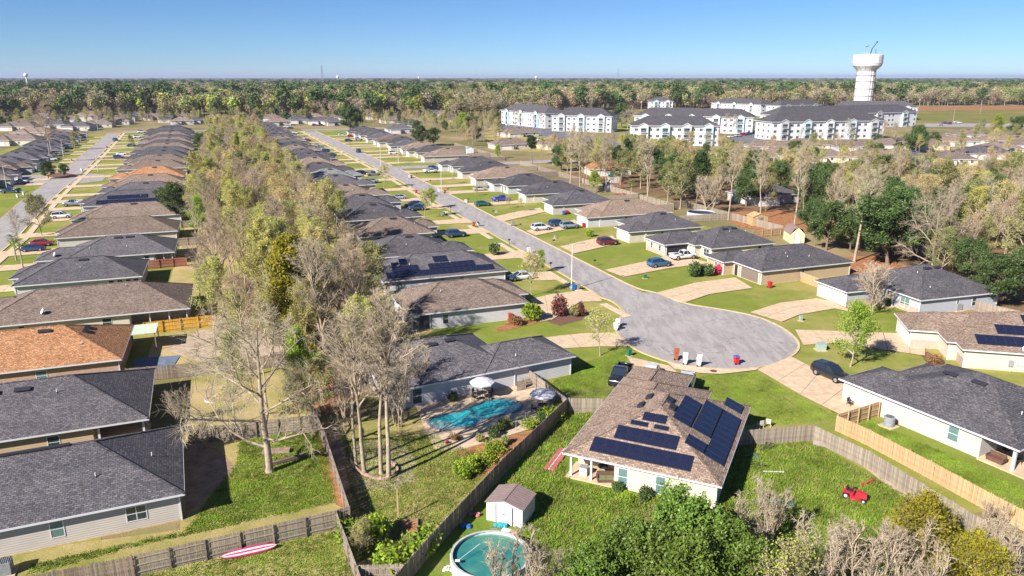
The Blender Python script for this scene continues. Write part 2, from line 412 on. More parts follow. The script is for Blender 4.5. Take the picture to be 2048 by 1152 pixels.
# lawns of the three rows of lots
sheet('lawn', stp((-75, 26), (-12, 60), (30, 56), (184, 52), (184, 3), (-4, 3), (-22, -12), (-75, -2)), 0.004, M_LAWN)
sheet('lawn', stp((198, 52), (435, 40), (435, 2), (198, 5)), 0.004, M_LAWN)
sheet('lawn', stp((-40, -14), (-4, 4), (150, 5), (250, 4), (430, 0), (430, -32), (-38, -33)), 0.004, M_LAWN)
sheet('lawn', stp((-62, -98), (150, -106), (240, -108), (330, -113), (450, -119), (450, -64), (-62, -66)), 0.004, M_LAWN)
sheet('lawn', stp((60, -108), (150, -112), (240, -115), (330, -119), (450, -126), (450, -160), (60, -160)), 0.004, M_LAWN)
sheet('backyard', stp((-16, -66), (250, -64), (440, -62), (440, -56), (250, -55), (60, -53), (-16, -54)), 0.008, M_YARD)
sheet('backyard', stp((-38, -33), (300, -32), (300, -26), (20, -26), (-38, -30)), 0.008, M_YARD)
sheet('leaf_litter_ground', stp((-33, -54), (60, -53), (250, -55), (430, -56), (430, -33), (-24, -34), (-33, -40)), 0.006, M_LITTER)
sheet('leaf_litter_ground', stp((-48, 62), (-12, 60), (30, 78), (150, 62), (150, 140), (-30, 180), (-60, 120)), 0.006, M_LITTER)
# yards near the camera
sheet('yard', pxp((372, 862), (640, 845), (698, 1040), (690, 1152), (660, 1300), (-100, 1300), (-100, 1120), (360, 1060)), 0.010, M_YARD)
sheet('yard', pxp((640, 845), (860, 840), (1100, 900), (805, 1150), (720, 1160), (695, 1020)), 0.010, M_YARD)
sheet('yard', pxp((385, 740), (640, 725), (640, 850), (372, 865)), 0.010, M_YARD)
sheet('rough_yard', pxp((1140, 800), (1235, 800), (1300, 1100), (1480, 880), (1620, 880), (2048, 1110), (2200, 1300), (800, 1300), (820, 1150)), 0.012, M_ROUGH)
sheet('shaded_path', pxp((640, 850), (668, 850), (755, 1040), (700, 1030)), 0.016, M_DIRT)
sheet('dirt_path', pxp((625, 850), (645, 860), (697, 1020), (672, 1010), (640, 930)), 0.016, M_STRAW)
sheet('sandy_patch', pxp((372, 925), (415, 950), (470, 935), (430, 975), (385, 1010), (372, 1000)), 0.016, M_DIRT)
sheet('sandy_clearing', pxp((330, 700), (400, 660), (560, 665), (600, 700), (560, 735), (420, 730)), 0.014, M_SAND)
sheet('bare_soil', pxp((700, 895), (730, 880), (800, 885), (830, 915), (830, 960), (780, 985), (720, 975), (700, 940)), 0.016, M_SAND)
sheet('bare_soil', pxp((372, 880), (440, 900), (470, 935), (455, 960), (400, 1000), (372, 1040)), 0.015, M_DIRT)
sheet('pine_straw_bed', pxp((575, 745), (640, 715), (700, 730), (720, 790), (680, 830), (620, 820)), 0.014, M_STRAW)
sheet('pine_straw_bed', pxp((1690, 515), (1760, 510), (1830, 540), (1780, 560), (1702, 548)), 0.014, M_STRAW)
sheet('pine_straw_bed', pxp((1430, 425), (1560, 420), (1680, 450), (1600, 470), (1480, 455)), 0.014, M_STRAW)
sheet('pool_deck', pxp((832, 812), (1020, 745), (1062, 742), (1140, 800), (1090, 850), (905, 905), (870, 900), (850, 860)), 0.05, mat('deck_concrete', (0.54, 0.42, 0.295), 0.9, noise=(1.2, 0.2), bump=(14, 0.3, 0.02)))
sheet('planting_bed', pxp((905, 906), (1090, 852), (1137, 800), (1140, 812), (1000, 930), (960, 960), (940, 930)), 0.03, M_STRAW)
sheet('dirt_path', pxp((985, 665), (1062, 610), (1100, 620), (1100, 640), (1010, 662)), 0.016, M_STRAW)
sheet('mulch_bed', pxp((1085, 640), (1110, 612), (1175, 620), (1165, 640), (1120, 652)), 0.02, mat('mulch', (0.16, 0.085, 0.06), 0.95, noise=(3, 0.4), bump=(8, 0.8, 0.06)))
sheet('mulch_bed', pxp((1840, 708), (1855, 703), (1900, 735), (1885, 745), (1860, 735)), 0.02, MATS['mulch'])
sheet('sandy_patch', pxp((1660, 880), (1700, 898), (1830, 985), (1950, 1050), (1930, 1060), (1790, 985)), 0.018, M_SAND)
# roads
def ribbon(name, C, half, z, m, parent=None, z0=None):
    z += 0.045
    b = MB(); P = fillin(C); vs = []
    for s, t in P:
        vs.append((*W(s, t - half), z)); vs.append((*W(s, t + half), z))
    b.add(vs, [(2*i, 2*i+1, 2*i+3, 2*i+2) for i in range(len(P) - 1)], m)
    b.f = [f if True else f for f in b.f]
    return link(name, b.mesh(name), parent=parent, kind='structure')
main_road = ribbon('main_street', MAIN_C, 3.75, 0.024, M_ROAD)
left_road = ribbon('left_street', LEFT_C, 3.9, 0.024, M_ROAD)
# the turning circle, traced along its kerb
CUL = [(1310, 586), (1365, 609), (1440, 620), (1512, 634), (1560, 655), (1588, 677), (1596, 692), (1588, 707), (1565, 721), (1530, 732), (1480, 738), (1430, 736),
       (1390, 733), (1350, 727), (1310, 714), (1275, 700), (1250, 682), (1238, 668), (1234, 652), (1243, 638), (1252, 626), (1240, 612), (1225, 601), (1200, 594)]
cul = pxp(*CUL)
sheet('turning_circle', cul + [W(-6.0, 3.0), W(-6.0, 10.5)], 0.075, M_ROAD)
# side streets
sheet('side_street', stp((186.5, 10.0), (186.5, 90), (196.5, 90), (196.5, 9.6), (204, 9.2), (178, 10.2)), 0.060, M_ROAD)
sheet('side_street', pxp((-60, 372), (-60, 358), (60, 351), (150, 346), (215, 350), (205, 362), (150, 368), (100, 372), (70, 368)), 0.060, M_ROAD)
sheet('side_street', stp((432, -3), (446, -4), (446, 60), (436, 60)), 0.055, M_ROAD)
sheet('side_street', stp((450, -119), (466, -119), (466, -60), (456, -60)), 0.055, M_ROAD)
def kerb(pts, side=1, w=0.42, h=0.10, closed=False):
    b = MB(); n = len(pts); L = []
    for i in range(n):
        a = Vector(pts[max(0, i-1)]); c = Vector(pts[min(n-1, i+1)]); d = (c - a).normalized(); nn = Vector((-d.y, d.x)) * side
        p = Vector(pts[i])
        L.append([(p.x - nn.x * .08, p.y - nn.y * .08, 0.06), (p.x + nn.x * w * .6, p.y + nn.y * w * .6, 0.095), (p.x + nn.x * w * .72, p.y + nn.y * w * .72, h + 0.03), (p.x + nn.x * w, p.y + nn.y * w, h + 0.034), (p.x + nn.x * w, p.y + nn.y * w, -0.02)])
    vs = [q for l in L for q in l]
    fs = [(5*i+k, 5*i+k+1, 5*i+k+6, 5*i+k+5) for i in range(n-1) for k in range(4)]
    b.add(vs, fs, M_CONC2)
    return link('kerb', b.mesh('kerb'), kind='structure')
def smooth_line(pts, it=2):
    for _ in range(it):
        q = [pts[0]]
        for i in range(len(pts) - 1):
            a, c = pts[i], pts[i+1]
            q += [(a[0]*.75 + c[0]*.25, a[1]*.75 + c[1]*.25), (a[0]*.25 + c[0]*.75, a[1]*.25 + c[1]*.75)]
        q.append(pts[-1]); pts = q
    return pts
kerb(smooth_line([W(186, 10.35), W(178, 10.3)] + [W(s, tmain(s) + 3.7) for s in (150, 120, 90, 60, 30, 10, -4)] + cul + [W(s, tmain(s) - 3.7) for s in (-4, 10, 30, 60, 90, 120, 150, 200, 250, 310, 430)], 2), side=1)
kerb([W(s, tmain(s) + 3.7) for s in (430, 310, 250, 205, 198)], side=1)
kerb([W(s, tleft(s) + 3.8) for s in (455, 330, 240, 150, 80, 20)], side=1)
kerb([W(s, tleft(s) - 3.8) for s in (20, 80, 150)], side=1)
kerb([W(s, tleft(s) - 3.8) for s in (200, 240, 330, 455)], side=1)

def quadstrip(name, A, B, n, z, m, gap=0.03, slabs=True, cols=1, kind='structure', thick=0.05):
    """paving between edge lines A and B (equal numbers of points), cut into n slabs along and cols across"""
    def at(Ln, f):
        k = f * (len(Ln) - 1); i = min(int(k), len(Ln) - 2); g = k - i
        return Vector((Ln[i][0] * (1-g) + Ln[i+1][0] * g, Ln[i][1] * (1-g) + Ln[i+1][1] * g))
    b = MB(); fr = [i / (n * 3) for i in range(n * 3 + 1)]
    b.add([(*at(A, f), z - 0.02) for f in fr] + [(*at(B, f), z - 0.02) for f in fr],
          [(i, i+1, n*3+2+i, n*3+1+i) for i in range(n*3)], M_JOINT)
    root = link(name, b.mesh(name), kind=kind)
    if not slabs: 
        b2 = MB()
    for i in range(n):
        for c in range(cols):
            if slabs: b2 = MB()
            vs = []
            for k in range(4):
                f = (i + k / 3) / n
                p, q = at(A, f), at(B, f); d = (q - p)
                Ld = d.length
                e0, e1 = c / cols + (gap / Ld if c else 0), (c + 1) / cols - (gap / Ld if c < cols - 1 else 0)
                if k == 0 or k == 3:
                    l2 = (at(A, (i + 1) / n) - at(A, i / n)).length
                    ff = f + (gap / l2 / n if k == 0 else -gap / l2 / n)
                    p, q = at(A, ff), at(B, ff); d = q - p
                vs += [p + d * e0, p + d * e1]
            top = [(v.x, v.y, z) for v in vs]; bot = [(v.x, v.y, z - thick) for v in vs]
            fs = [(0,1,3,2),(2,3,5,4),(4,5,7,6)]
            fs += [(0,8,9,1),(6,7,15,14),(0,2,10,8),(2,4,12,10),(4,6,14,12),(1,9,11,3),(3,11,13,5),(5,13,15,7)]
            b2.add(top + bot, fs, m)
            if slabs: link('slab', b2.mesh('slab'), parent=root)
    if not slabs: link('slab_run', b2.mesh('slab_run'), parent=root, kind='stuff')
    return root
DZ = 0.15
# driveways near the cul-de-sac (edges traced), then the rows
quadstrip('driveway', pxp((1255, 715), (1272, 745), (1290, 800)), pxp((1338, 733), (1368, 758), (1390, 800)), 3, DZ, M_CONC, cols=2)
quadstrip('driveway', pxp((1515, 740), (1600, 790), (1690, 835)), pxp((1583, 715), (1640, 745), (1760, 800)), 4, DZ, M_CONC, cols=2)
quadstrip('driveway', pxp((1606, 691), (1680, 687), (1800, 705), (1850, 712)), pxp((1590, 661), (1650, 663), (1795, 668), (1850, 672)), 5, DZ, M_CONC, cols=2)
quadstrip('driveway', pxp((1563, 645), (1600, 630), (1670, 618), (1710, 626)), pxp((1500, 626), (1560, 607), (1634, 598), (1660, 604)), 4, DZ, M_CONC, cols=2)
quadstrip('driveway', pxp((1368, 607), (1420, 589), (1505, 577)), pxp((1312, 587), (1390, 567), (1470, 556)), 4, DZ, M_CONC, cols=2)
quadstrip('driveway', pxp((1246, 555), (1340, 537), (1420, 527)), pxp((1210, 541), (1300, 522), (1350, 508)), 4, DZ, M_CONC, cols=2)
quadstrip('driveway', pxp((1148, 508), (1210, 494), (1240, 487)), pxp((1120, 494), (1180, 480), (1225, 472)), 3, DZ, M_CONC, cols=2)
quadstrip('driveway', pxp((1072, 472), (1130, 460), (1160, 452)), pxp((1052, 463), (1100, 450), (1150, 440)), 3, DZ, M_CONC, cols=2)
quadstrip('driveway', pxp((1005, 444), (1060, 432), (1090, 424)), pxp((985, 435), (1040, 423), (1080, 416)), 3, DZ, M_CONC, cols=2)
quadstrip('driveway', pxp((1256, 694), (1200, 694), (1120, 698), (1100, 690)), pxp((1236, 667), (1170, 668), (1110, 674), (1085, 678)), 4, DZ, M_CONC, cols=2)
quadstrip('driveway', pxp((1205, 603), (1160, 605), (1105, 640), (1080, 645)), pxp((1185, 583), (1150, 584), (1100, 590), (1060, 600)), 4, DZ, M_CONC, cols=2)
quadstrip('driveway', pxp((1125, 560), (1080, 562), (1040, 562)), pxp((1098, 545), (1060, 545), (1020, 546)), 3, DZ, M_CONC, cols=2)
# the apron of concrete along the southern kerb
sheet('concrete_apron', pxp((1333, 726), (1352, 730), (1390, 736), (1430, 739), (1480, 741), (1518, 737), (1512, 742), (1440, 750), (1400, 748), (1350, 740)), 0.145, M_WALK)
# sidewalk on the left of the main street
def walk(s0, s1, tf, w, per, slabs):
    n = max(2, int((s1 - s0) / per)); m = max(2, int((s1 - s0) / 20) + 1)
    ss = np.linspace(s0, s1, m)
    quadstrip('sidewalk', [W(s, tf(s)) for s in ss], [W(s, tf(s) + w) for s in ss], n, 0.13, M_WALK, gap=0.02, slabs=slabs)
walk(-17, -9.5, lambda s: 0.6 + (-9.5 - s) * 0.06, 1.3, 1.5, True)
for a, b_ in ((-2.5, 13), (18, 40), (45, 62), (67, 84)): walk(a, b_, lambda s: tmain(s) - 6.6, 1.3, 1.6, True)
walk(88, 428, lambda s: tmain(s) - 6.6, 1.3, 3.0, False)
walk(20, 450, lambda s: tleft(s) + 5.2, 1.4, 3.0, False)
# manholes and drains on the turning circle
b = MB(); b.lathe([(0.55, 0.02), (0.55, 0.045), (0.34, 0.05)], M_WALK, 20); b.lathe([(0.33, 0.03), (0.33, 0.056)], M_DARK, 20)
p = G(1351, 637); link('manhole_cover', b.mesh('manhole_cover'), loc=(p[0], p[1], 0.0), label='round manhole cover in pale ring on the turning circle', cat='manhole')
b = MB(); b.lathe([(0.42, 0.1), (0.42, 0.165)], mat('rust_iron', (0.14, 0.06, 0.04), 0.8, noise=(9, 0.3)), 20)
p = G(1427, 744); link('drain_cover', b.mesh('drain_cover'), loc=(p[0], p[1], 0.0), label='rusty round drain cover in the concrete kerb apron', cat='drain cover')
# traffic island on the left street
isl = smooth_line([G(*q) for q in ((88, 352), (110, 345), (150, 347), (168, 353), (130, 357), (95, 356), (88, 352))], 2)
b = MB(); b.prism(isl[:-1], -0.02, 0.14, M_CONC2); link('traffic_island', b.mesh('traffic_island'), kind='structure')
b = MB(); cx = sum(p[0] for p in isl) / len(isl); cy = sum(p[1] for p in isl) / len(isl)
b.prism([(cx + (p[0]-cx)*.85, cy + (p[1]-cy)*.85) for p in isl[:-1]], 0.1, 0.2, MATS['mulch']); link('island_bed', b.mesh('island_bed'), kind='structure')
# open land, far fields, apartment grounds
sheet('parking_lot', pxp((940, 262), (1000, 240), (1240, 285), (1230, 300), (960, 275)), 0.012, mat('new_asphalt', (0.15, 0.15, 0.17), 0.9, noise=(0.5, 0.2)))
sheet('parking_lot', pxp((1450, 275), (1500, 262), (1545, 268), (1545, 283), (1470, 285)), 0.012, MATS['new_asphalt'])
sheet('apartment_lawn', pxp((1215, 235), (1262, 235), (1262, 262), (1215, 262)), 0.01, M_LAWN)
sheet('apartment_lawn', pxp((1498, 228), (1556, 228), (1545, 262), (1505, 262)), 0.01, M_LAWN)
sheet('apartment_lawn', pxp((940, 250), (1060, 268), (1240, 300), (1250, 315), (1000, 300)), 0.008, M_YARD)
sheet('sports_field', pxp((1830, 222), (2100, 218), (2100, 248), (1830, 246)), 0.02, grass_mat('field_grass', (0.16, 0.19, 0.04), (0.22, 0.22, 0.06), (0.33, 0.22, 0.09), 0.6, patch=0.012))
sheet('clay_bank', pxp((1838, 214), (2120, 211), (2120, 219), (1838, 221)), 0.03, M_STRAW)
sheet('far_road', pxp((1850, 247), (2100, 247), (2100, 253), (1850, 254)), 0.05, M_ROAD)

# ---------------------------------------------------------------- trees: grown once per kind, then copied with their own turn and size
M_BARK = mat('grey_bark', (0.37, 0.30, 0.225), 0.95, spec=0.1, noise=(2.5, 0.3), bump=(8, 0.6, 0.05))
M_BARKD = mat('dark_bark', (0.20, 0.155, 0.12), 0.95, spec=0.1, noise=(2.5, 0.3), bump=(8, 0.6, 0.05))
M_TWIG = mat('twig_grey', (0.46, 0.385, 0.28), 0.95, spec=0.1, noise=(0.4, 0.22), rand=0.3)
M_TWIGR = mat('twig_reddish', (0.43, 0.32, 0.225), 0.95, spec=0.1, noise=(0.4, 0.25), rand=0.3)
M_LEAF = {
    'tanbud': mat('tan_buds', (0.53, 0.43, 0.20), 0.8, spec=0.1, noise=(0.5, 0.3), rand=0.4, transl=0.3),
    'bud': mat('spring_leaves', (0.49, 0.48, 0.14), 0.7, spec=0.15, noise=(0.5, 0.35), rand=0.4, transl=0.35),
    'lime': mat('lime_leaves', (0.30, 0.40, 0.045), 0.7, spec=0.15, noise=(0.5, 0.35), rand=0.35, transl=0.35),
    'dark': mat('evergreen_leaves', (0.088, 0.135, 0.036), 0.5, spec=0.4, noise=(0.6, 0.5), rand=0.45, transl=0.15),
    'holly': mat('glossy_leaves', (0.125, 0.20, 0.030), 0.5, spec=0.35, noise=(0.8, 0.5), rand=0.3, transl=0.15),
    'gold': mat('golden_green_leaves', (0.27, 0.25, 0.025), 0.6, spec=0.2, noise=(0.35, 0.55), rand=0.35, transl=0.3),
    'olive': mat('olive_leaves', (0.32, 0.32, 0.12), 0.7, spec=0.15, noise=(0.5, 0.35), rand=0.4, transl=0.25),
    'rust': mat('russet_leaves', (0.30, 0.165, 0.075), 0.7, spec=0.15, noise=(0.5, 0.35), rand=0.4, transl=0.25),
    'pine': mat('pine_needles', (0.062, 0.10, 0.032), 0.7, spec=0.2, noise=(0.6, 0.45), rand=0.35, transl=0.15),
    'maroon': mat('maroon_leaves', (0.20, 0.075, 0.065), 0.6, spec=0.2, noise=(0.8, 0.4), transl=0.2),
    'pink': mat('azalea_blossom', (0.68, 0.07, 0.16), 0.6, noise=(1.5, 0.3), transl=0.2),
}
def np_mesh(name, V, F, m, nper):
    """V (k,3), faces as a (f,nper) index array"""
    me = bpy.data.meshes.new(name)
    me.vertices.add(len(V)); me.vertices.foreach_set('co', np.asarray(V, dtype=np.float32).ravel())
    me.loops.add(F.size); me.loops.foreach_set('vertex_index', F.astype(np.int32).ravel())
    me.polygons.add(len(F)); me.polygons.foreach_set('loop_start', np.arange(0, F.size, nper, dtype=np.int32))
    me.polygons.foreach_set('loop_total', np.full(len(F), nper, dtype=np.int32))
    me.materials.append(m); me.update(calc_edges=True)
    return me
def limbs_mesh(name, segs, m, n=5):
    """segs: (p0, p1, r0, r1) tapered prisms, vectorised"""
    S = np.array([[*a, *b, r0, r1] for a, b, r0, r1 in segs], dtype=float)
    A, B, r0, r1 = S[:, :3], S[:, 3:6], S[:, 6], S[:, 7]
    d = B - A; d /= np.maximum(np.linalg.norm(d, axis=1, keepdims=True), 1e-6)
    up = np.where(np.abs(d[:, 2:3]) < 0.9, np.array([[0, 0, 1.0]]), np.array([[1.0, 0, 0]]))
    u = np.cross(d, up); u /= np.linalg.norm(u, axis=1, keepdims=True); w = np.cross(d, u)
    q = np.arange(n) * 2 * math.pi / n
    ring = u[:, None, :] * np.cos(q)[None, :, None] + w[:, None, :] * np.sin(q)[None, :, None]
    V = np.concatenate([A[:, None, :] + ring * r0[:, None, None], B[:, None, :] + ring * r1[:, None, None]], axis=1)
    k = np.arange(n); base = np.arange(len(S))[:, None, None] * 2 * n
    f = np.stack([k, n + k, n + (k + 1) % n, (k + 1) % n], axis=1)[None] + base
    return np_mesh(name, V.reshape(-1, 3), f.reshape(-1, 4), m, 4)
def leaves_mesh(name, C, size, m, rs, flat=0.0, jitter=0.4, aspect=1.6):
    n = len(C); a = rs.normal(size=(n, 3)); a[:, 2] *= (1 - flat)
    a /= np.linalg.norm(a, axis=1, keepdims=True)
    b = rs.normal(size=(n, 3)); b -= a * np.sum(a * b, axis=1, keepdims=True); b /= np.linalg.norm(b, axis=1, keepdims=True)
    sz = size * (1 + rs.uniform(-jitter, jitter, n))[:, None]
    a = a * sz * aspect / 2; b = b * sz / 2
    V = np.stack([C - a, C + b * 0.9, C + a, C - b * 0.9], axis=1).reshape(-1, 3)
    F = np.arange(4 * n).reshape(n, 4)
    return np_mesh(name, V, F, m, 4)

def join_meshes(name, L):
    V, F, mi, mats, nper = [], [], [], [], None
    o = 0
    for me in L:
        n = len(me.vertices); co = np.empty(n * 3, dtype=np.float32); me.vertices.foreach_get('co', co); V.append(co.reshape(-1, 3))
        li = np.empty(len(me.loops), dtype=np.int32); me.loops.foreach_get('vertex_index', li); F.append(li.reshape(-1, 4) + o); o += n
        m = me.materials[0]
        if m not in mats: mats.append(m)
        mi.append(np.full(len(F[-1]), mats.index(m), dtype=np.int32))
    out = np_mesh(name, np.concatenate(V), np.concatenate(F), mats[0], 4)
    for m in mats[1:]: out.materials.append(m)
    out.polygons.foreach_set('material_index', np.concatenate(mi)); out.update()
    for me in L: bpy.data.meshes.remove(me)
    return out

def grow(seed, H, crown_lo, spread, trunks=1, n_limb=12, n_sub=6, n_twig=6, n_fine=4, r_trunk=0.17, up=0.75, wob=0.22, lean=0.0, vase=False, limb=0.75):
    """branch skeleton: returns (wood segments, twig segments, twig tips)"""
    R = random.Random(seed); wood, twigs, tips = [], [], []
    def path(p, d, L, n, r0, r1, out, curve, lift):
        pts = [p]; step = L / n
        for i in range(n):
            d = Vector((d.x + R.gauss(0, curve), d.y + R.gauss(0, curve), d.z + R.gauss(0, curve) + lift)).normalized()
            q = p + d * step
            out.append((tuple(p), tuple(q), r0 + (r1 - r0) * i / n, r0 + (r1 - r0) * (i + 1) / n))
            p = q; pts.append(p)
        return pts, d
    def along(pts, f):
        k = f * (len(pts) - 1); i = min(int(k), len(pts) - 2); return pts[i].lerp(pts[i + 1], k - i)
    def child_dir(d, ang, ph):
        a = Vector((0, 0, 1)) if abs(d.z) < 0.9 else Vector((1, 0, 0))
        u = d.cross(a).normalized(); w = d.cross(u)
        return (d * math.cos(ang) + (u * math.cos(ph) + w * math.sin(ph)) * math.sin(ang)).normalized()
    for tk in range(trunks):
        ph0 = R.uniform(0, 6.28)
        off = Vector((math.cos(ph0), math.sin(ph0), 0)) * (0.35 if trunks > 1 else 0)
        d0 = Vector((math.cos(ph0) * (lean + (0.2 if trunks > 1 else 0)), math.sin(ph0) * (lean + (0.2 if trunks > 1 else 0)), 1)).normalized()
        Ht = H * R.uniform(0.86, 1.0) if trunks > 1 else H
        tp, _ = path(Vector((off.x, off.y, -0.25)), d0, Ht * 0.93, 9, r_trunk, r_trunk * 0.16, wood, 0.045, 0.03)
        wood.append(((off.x, off.y, -0.25), (off.x, off.y, 0.35), r_trunk * 1.5, r_trunk * 1.02))
        ga = R.uniform(0, 6.28)
        for i in range(n_limb):
            f = crown_lo + (1 - crown_lo) * ((i + 0.5) / n_limb) ** 0.9
            p = along(tp, min(f, 0.985)); ga += 2.4 + R.uniform(-.4, .4)
            prof = math.sin(math.pi * min(1, (f - crown_lo) / (1 - crown_lo) * 0.72 + 0.28)) if not vase else 1.0
            L = spread * (0.35 + 0.75 * prof) * R.uniform(0.75, 1.15)
            ang = (0.55 + (1 - up) * 0.9) * R.uniform(0.8, 1.25) * (1.15 - 0.5 * f)
            rr = r_trunk * (1 - f) * limb + 0.035
            lp, ld = path(p, child_dir(Vector((0, 0, 1)), ang, ga), L, 5, rr, 0.02, wood, wob * 0.5, 0.07 * up)
            for j in range(n_sub):
                g = 0.2 + 0.8 * (j + R.random()) / n_sub
                sp = along(lp, min(g, 1)); sL = L * R.uniform(0.28, 0.5) * (1.25 - 0.6 * g)
                sd = child_dir((along(lp, min(1, g + .1)) - along(lp, max(0, g - .12))).normalized(), R.uniform(0.45, 0.95), R.uniform(0, 6.28))
                spn, _ = path(sp, sd, sL, 3, max(0.018, rr * 0.34), 0.012, wood, wob, 0.10 * up)
                for k in range(n_twig):
                    h = 0.15 + 0.85 * (k + R.random()) / n_twig
                    tpn = along(spn, min(h, 1)); tL = sL * R.uniform(0.25, 0.5) + 0.15
                    td = child_dir((spn[-1] - spn[0]).normalized(), R.uniform(0.35, 1.0), R.uniform(0, 6.28)); td.z += 0.25 * up; td.normalize()
                    e = tpn + td * tL
                    twigs.append((tuple(tpn), tuple(e), 0.013, 0.006)); tips.append((tuple(tpn), tuple(e)))
                    for q in range(n_fine):
                        s0 = tpn.lerp(e, R.uniform(0.15, 0.95)); fd = child_dir(td, R.uniform(0.4, 1.0), R.uniform(0, 6.28)); fL = tL * R.uniform(0.4, 0.8)
                        e2 = s0 + fd * fL
                        twigs.append((tuple(s0), tuple(e2), 0.009, 0.004)); tips.append((tuple(s0), tuple(e2)))
    return wood, twigs, tips

PROTO = {}
def tree_kind(kind, seed, H=14, crown_lo=0.3, spread=4.0, leaf=None, leaf_n=0, leaf_size=0.16, twig=M_TWIG, bark=M_BARK, clump=0.25, tscale=1.0, keep_twigs=True, flat=0.0, **kw):
    wood, twigs, tips = grow(seed, H, crown_lo, spread, **kw)
    rs = np.random.RandomState(seed)
    trunk = limbs_mesh('trunk', wood, bark, 6)
    parts = []
    if keep_twigs:
        parts.append(limbs_mesh('tw', [(a, b, r0 * tscale, r1 * tscale) for a, b, r0, r1 in twigs], twig, 3))
    if leaf:
        T = np.array(tips); k = rs.randint(0, len(T), leaf_n); f = rs.uniform(0.2, 1.05, leaf_n)[:, None]
        C = T[k, 0] * (1 - f) + T[k, 1] * f + rs.normal(scale=clump, size=(leaf_n, 3))
        parts.append(leaves_mesh('lv', C, leaf_size, M_LEAF[leaf], rs, flat=flat))
    crown = join_meshes('crown', parts) if len(parts) > 1 else parts[0]
    PROTO.setdefault(kind, []).append((trunk, crown, H))
for i in range(6):   # leafless hardwoods, fine twigs
    tree_kind('bare', 11 + i, H=15, crown_lo=0.28, spread=4.2, n_limb=15, n_sub=7, n_twig=7, n_fine=5, up=0.9, tscale=1.05, twig=M_TWIG if i % 2 else M_TWIGR)
for i in range(2):   # spreading bare tree with low limbs
    tree_kind('bare_wide', 21 + i, H=13, crown_lo=0.16, spread=6.6, n_limb=15, n_sub=9, n_twig=8, n_fine=5, up=0.35, r_trunk=0.30, wob=0.4, tscale=1.0, bark=M_BARK, limb=0.42)
for i in range(3):
    tree_kind('tanbud', 141 + i, H=13, crown_lo=0.22, spread=4.3, n_limb=15, n_sub=6, n_twig=6, n_fine=3, up=0.8, leaf='tanbud', leaf_n=5500, leaf_size=0.12, clump=0.26, twig=M_TWIGR, tscale=1.0)
for i in range(2):
    tree_kind('tall_bare', 31 + i, H=18, crown_lo=0.42, spread=3.6, n_limb=15, n_sub=7, n_twig=6, n_fine=5, up=0.95, r_trunk=0.20, tscale=1.1)
for i in range(3):   # budding trees
    tree_kind('budding', 41 + i, H=14, crown_lo=0.25, spread=4.2, n_limb=15, n_sub=6, n_twig=6, n_fine=3, up=0.85, leaf='bud', leaf_n=7500, leaf_size=0.135, clump=0.22, twig=M_TWIG, tscale=1.1)
for i in range(2):
    tree_kind('lime', 51 + i, H=12, crown_lo=0.2, spread=3.9, n_limb=15, n_sub=6, n_twig=6, n_fine=3, up=0.8, leaf='lime', leaf_n=14000, leaf_size=0.17, clump=0.3, tscale=1.0)
for i in range(2):
    tree_kind('olive', 56 + i, H=13, crown_lo=0.2, spread=4.2, n_limb=15, n_sub=6, n_twig=6, n_fine=3, up=0.7, leaf='olive', leaf_n=8000, leaf_size=0.16, clump=0.3, tscale=1.2)
for i in range(3):   # evergreen oaks
    tree_kind('oak', 61 + i, H=11, crown_lo=0.16, spread=5.0, n_limb=16, n_sub=7, n_twig=6, n_fine=2, up=0.45, leaf='dark', leaf_n=22000, leaf_size=0.21, clump=0.33, r_trunk=0.3, bark=M_BARKD, keep_twigs=False)
tree_kind('gold', 71, H=15, crown_lo=0.05, spread=3.3, n_limb=24, n_sub=6, n_twig=6, n_fine=2, up=0.75, leaf='gold', leaf_n=24000, leaf_size=0.19, clump=0.3, bark=M_BARKD, keep_twigs=False)
tree_kind('gold', 72, H=13, crown_lo=0.08, spread=3.0, n_limb=22, n_sub=6, n_twig=6, n_fine=2, up=0.75, leaf='gold', leaf_n=20000, leaf_size=0.19, clump=0.3, bark=M_BARKD, keep_twigs=False)
for i in range(2):
    tree_kind('pine', 76 + i, H=17, crown_lo=0.55, spread=3.0, n_limb=14, n_sub=6, n_twig=6, n_fine=3, up=0.5, leaf='pine', leaf_n=13000, leaf_size=0.2, clump=0.3, r_trunk=0.2, bark=M_BARKD, keep_twigs=False)
tree_kind('magnolia', 81, H=7.5, crown_lo=0.04, spread=4.2, n_limb=22, n_sub=8, n_twig=7, n_fine=2, up=0.5, leaf='holly', leaf_n=15000, leaf_size=0.17, clump=0.22, r_trunk=0.18, bark=M_BARKD, keep_twigs=False)
tree_kind('rustoak', 83, H=9, crown_lo=0.1, spread=3.6, n_limb=18, n_sub=7, n_twig=6, n_fine=3, up=0.6, leaf='gold', leaf_n=15000, leaf_size=0.15, clump=0.3, r_trunk=0.15, tscale=1.0)
tree_kind('young', 85, H=5, crown_lo=0.35, spread=1.7, n_limb=10, n_sub=5, n_twig=5, n_fine=2, up=0.8, leaf='bud', leaf_n=900, leaf_size=0.10, r_trunk=0.07, tscale=1.2)
tree_kind('young_green', 86, H=6, crown_lo=0.22, spread=2.1, n_limb=14, n_sub=5, n_twig=5, n_fine=2, up=0.7, leaf='lime', leaf_n=5200, leaf_size=0.11, clump=0.2, r_trunk=0.09, tscale=0.9)
tree_kind('young_bare', 87, H=6, crown_lo=0.15, spread=2.6, trunks=4, n_limb=7, n_sub=6, n_twig=5, n_fine=3, up=0.95, r_trunk=0.07, tscale=1.1)
for i in range(2):
    tree_kind('thicket', 91 + i, H=6, crown_lo=0.12, spread=1.7, trunks=6, n_limb=8, n_sub=4, n_twig=4, n_fine=2, up=1.15, r_trunk=0.038, tscale=0.95, twig=M_TWIG)
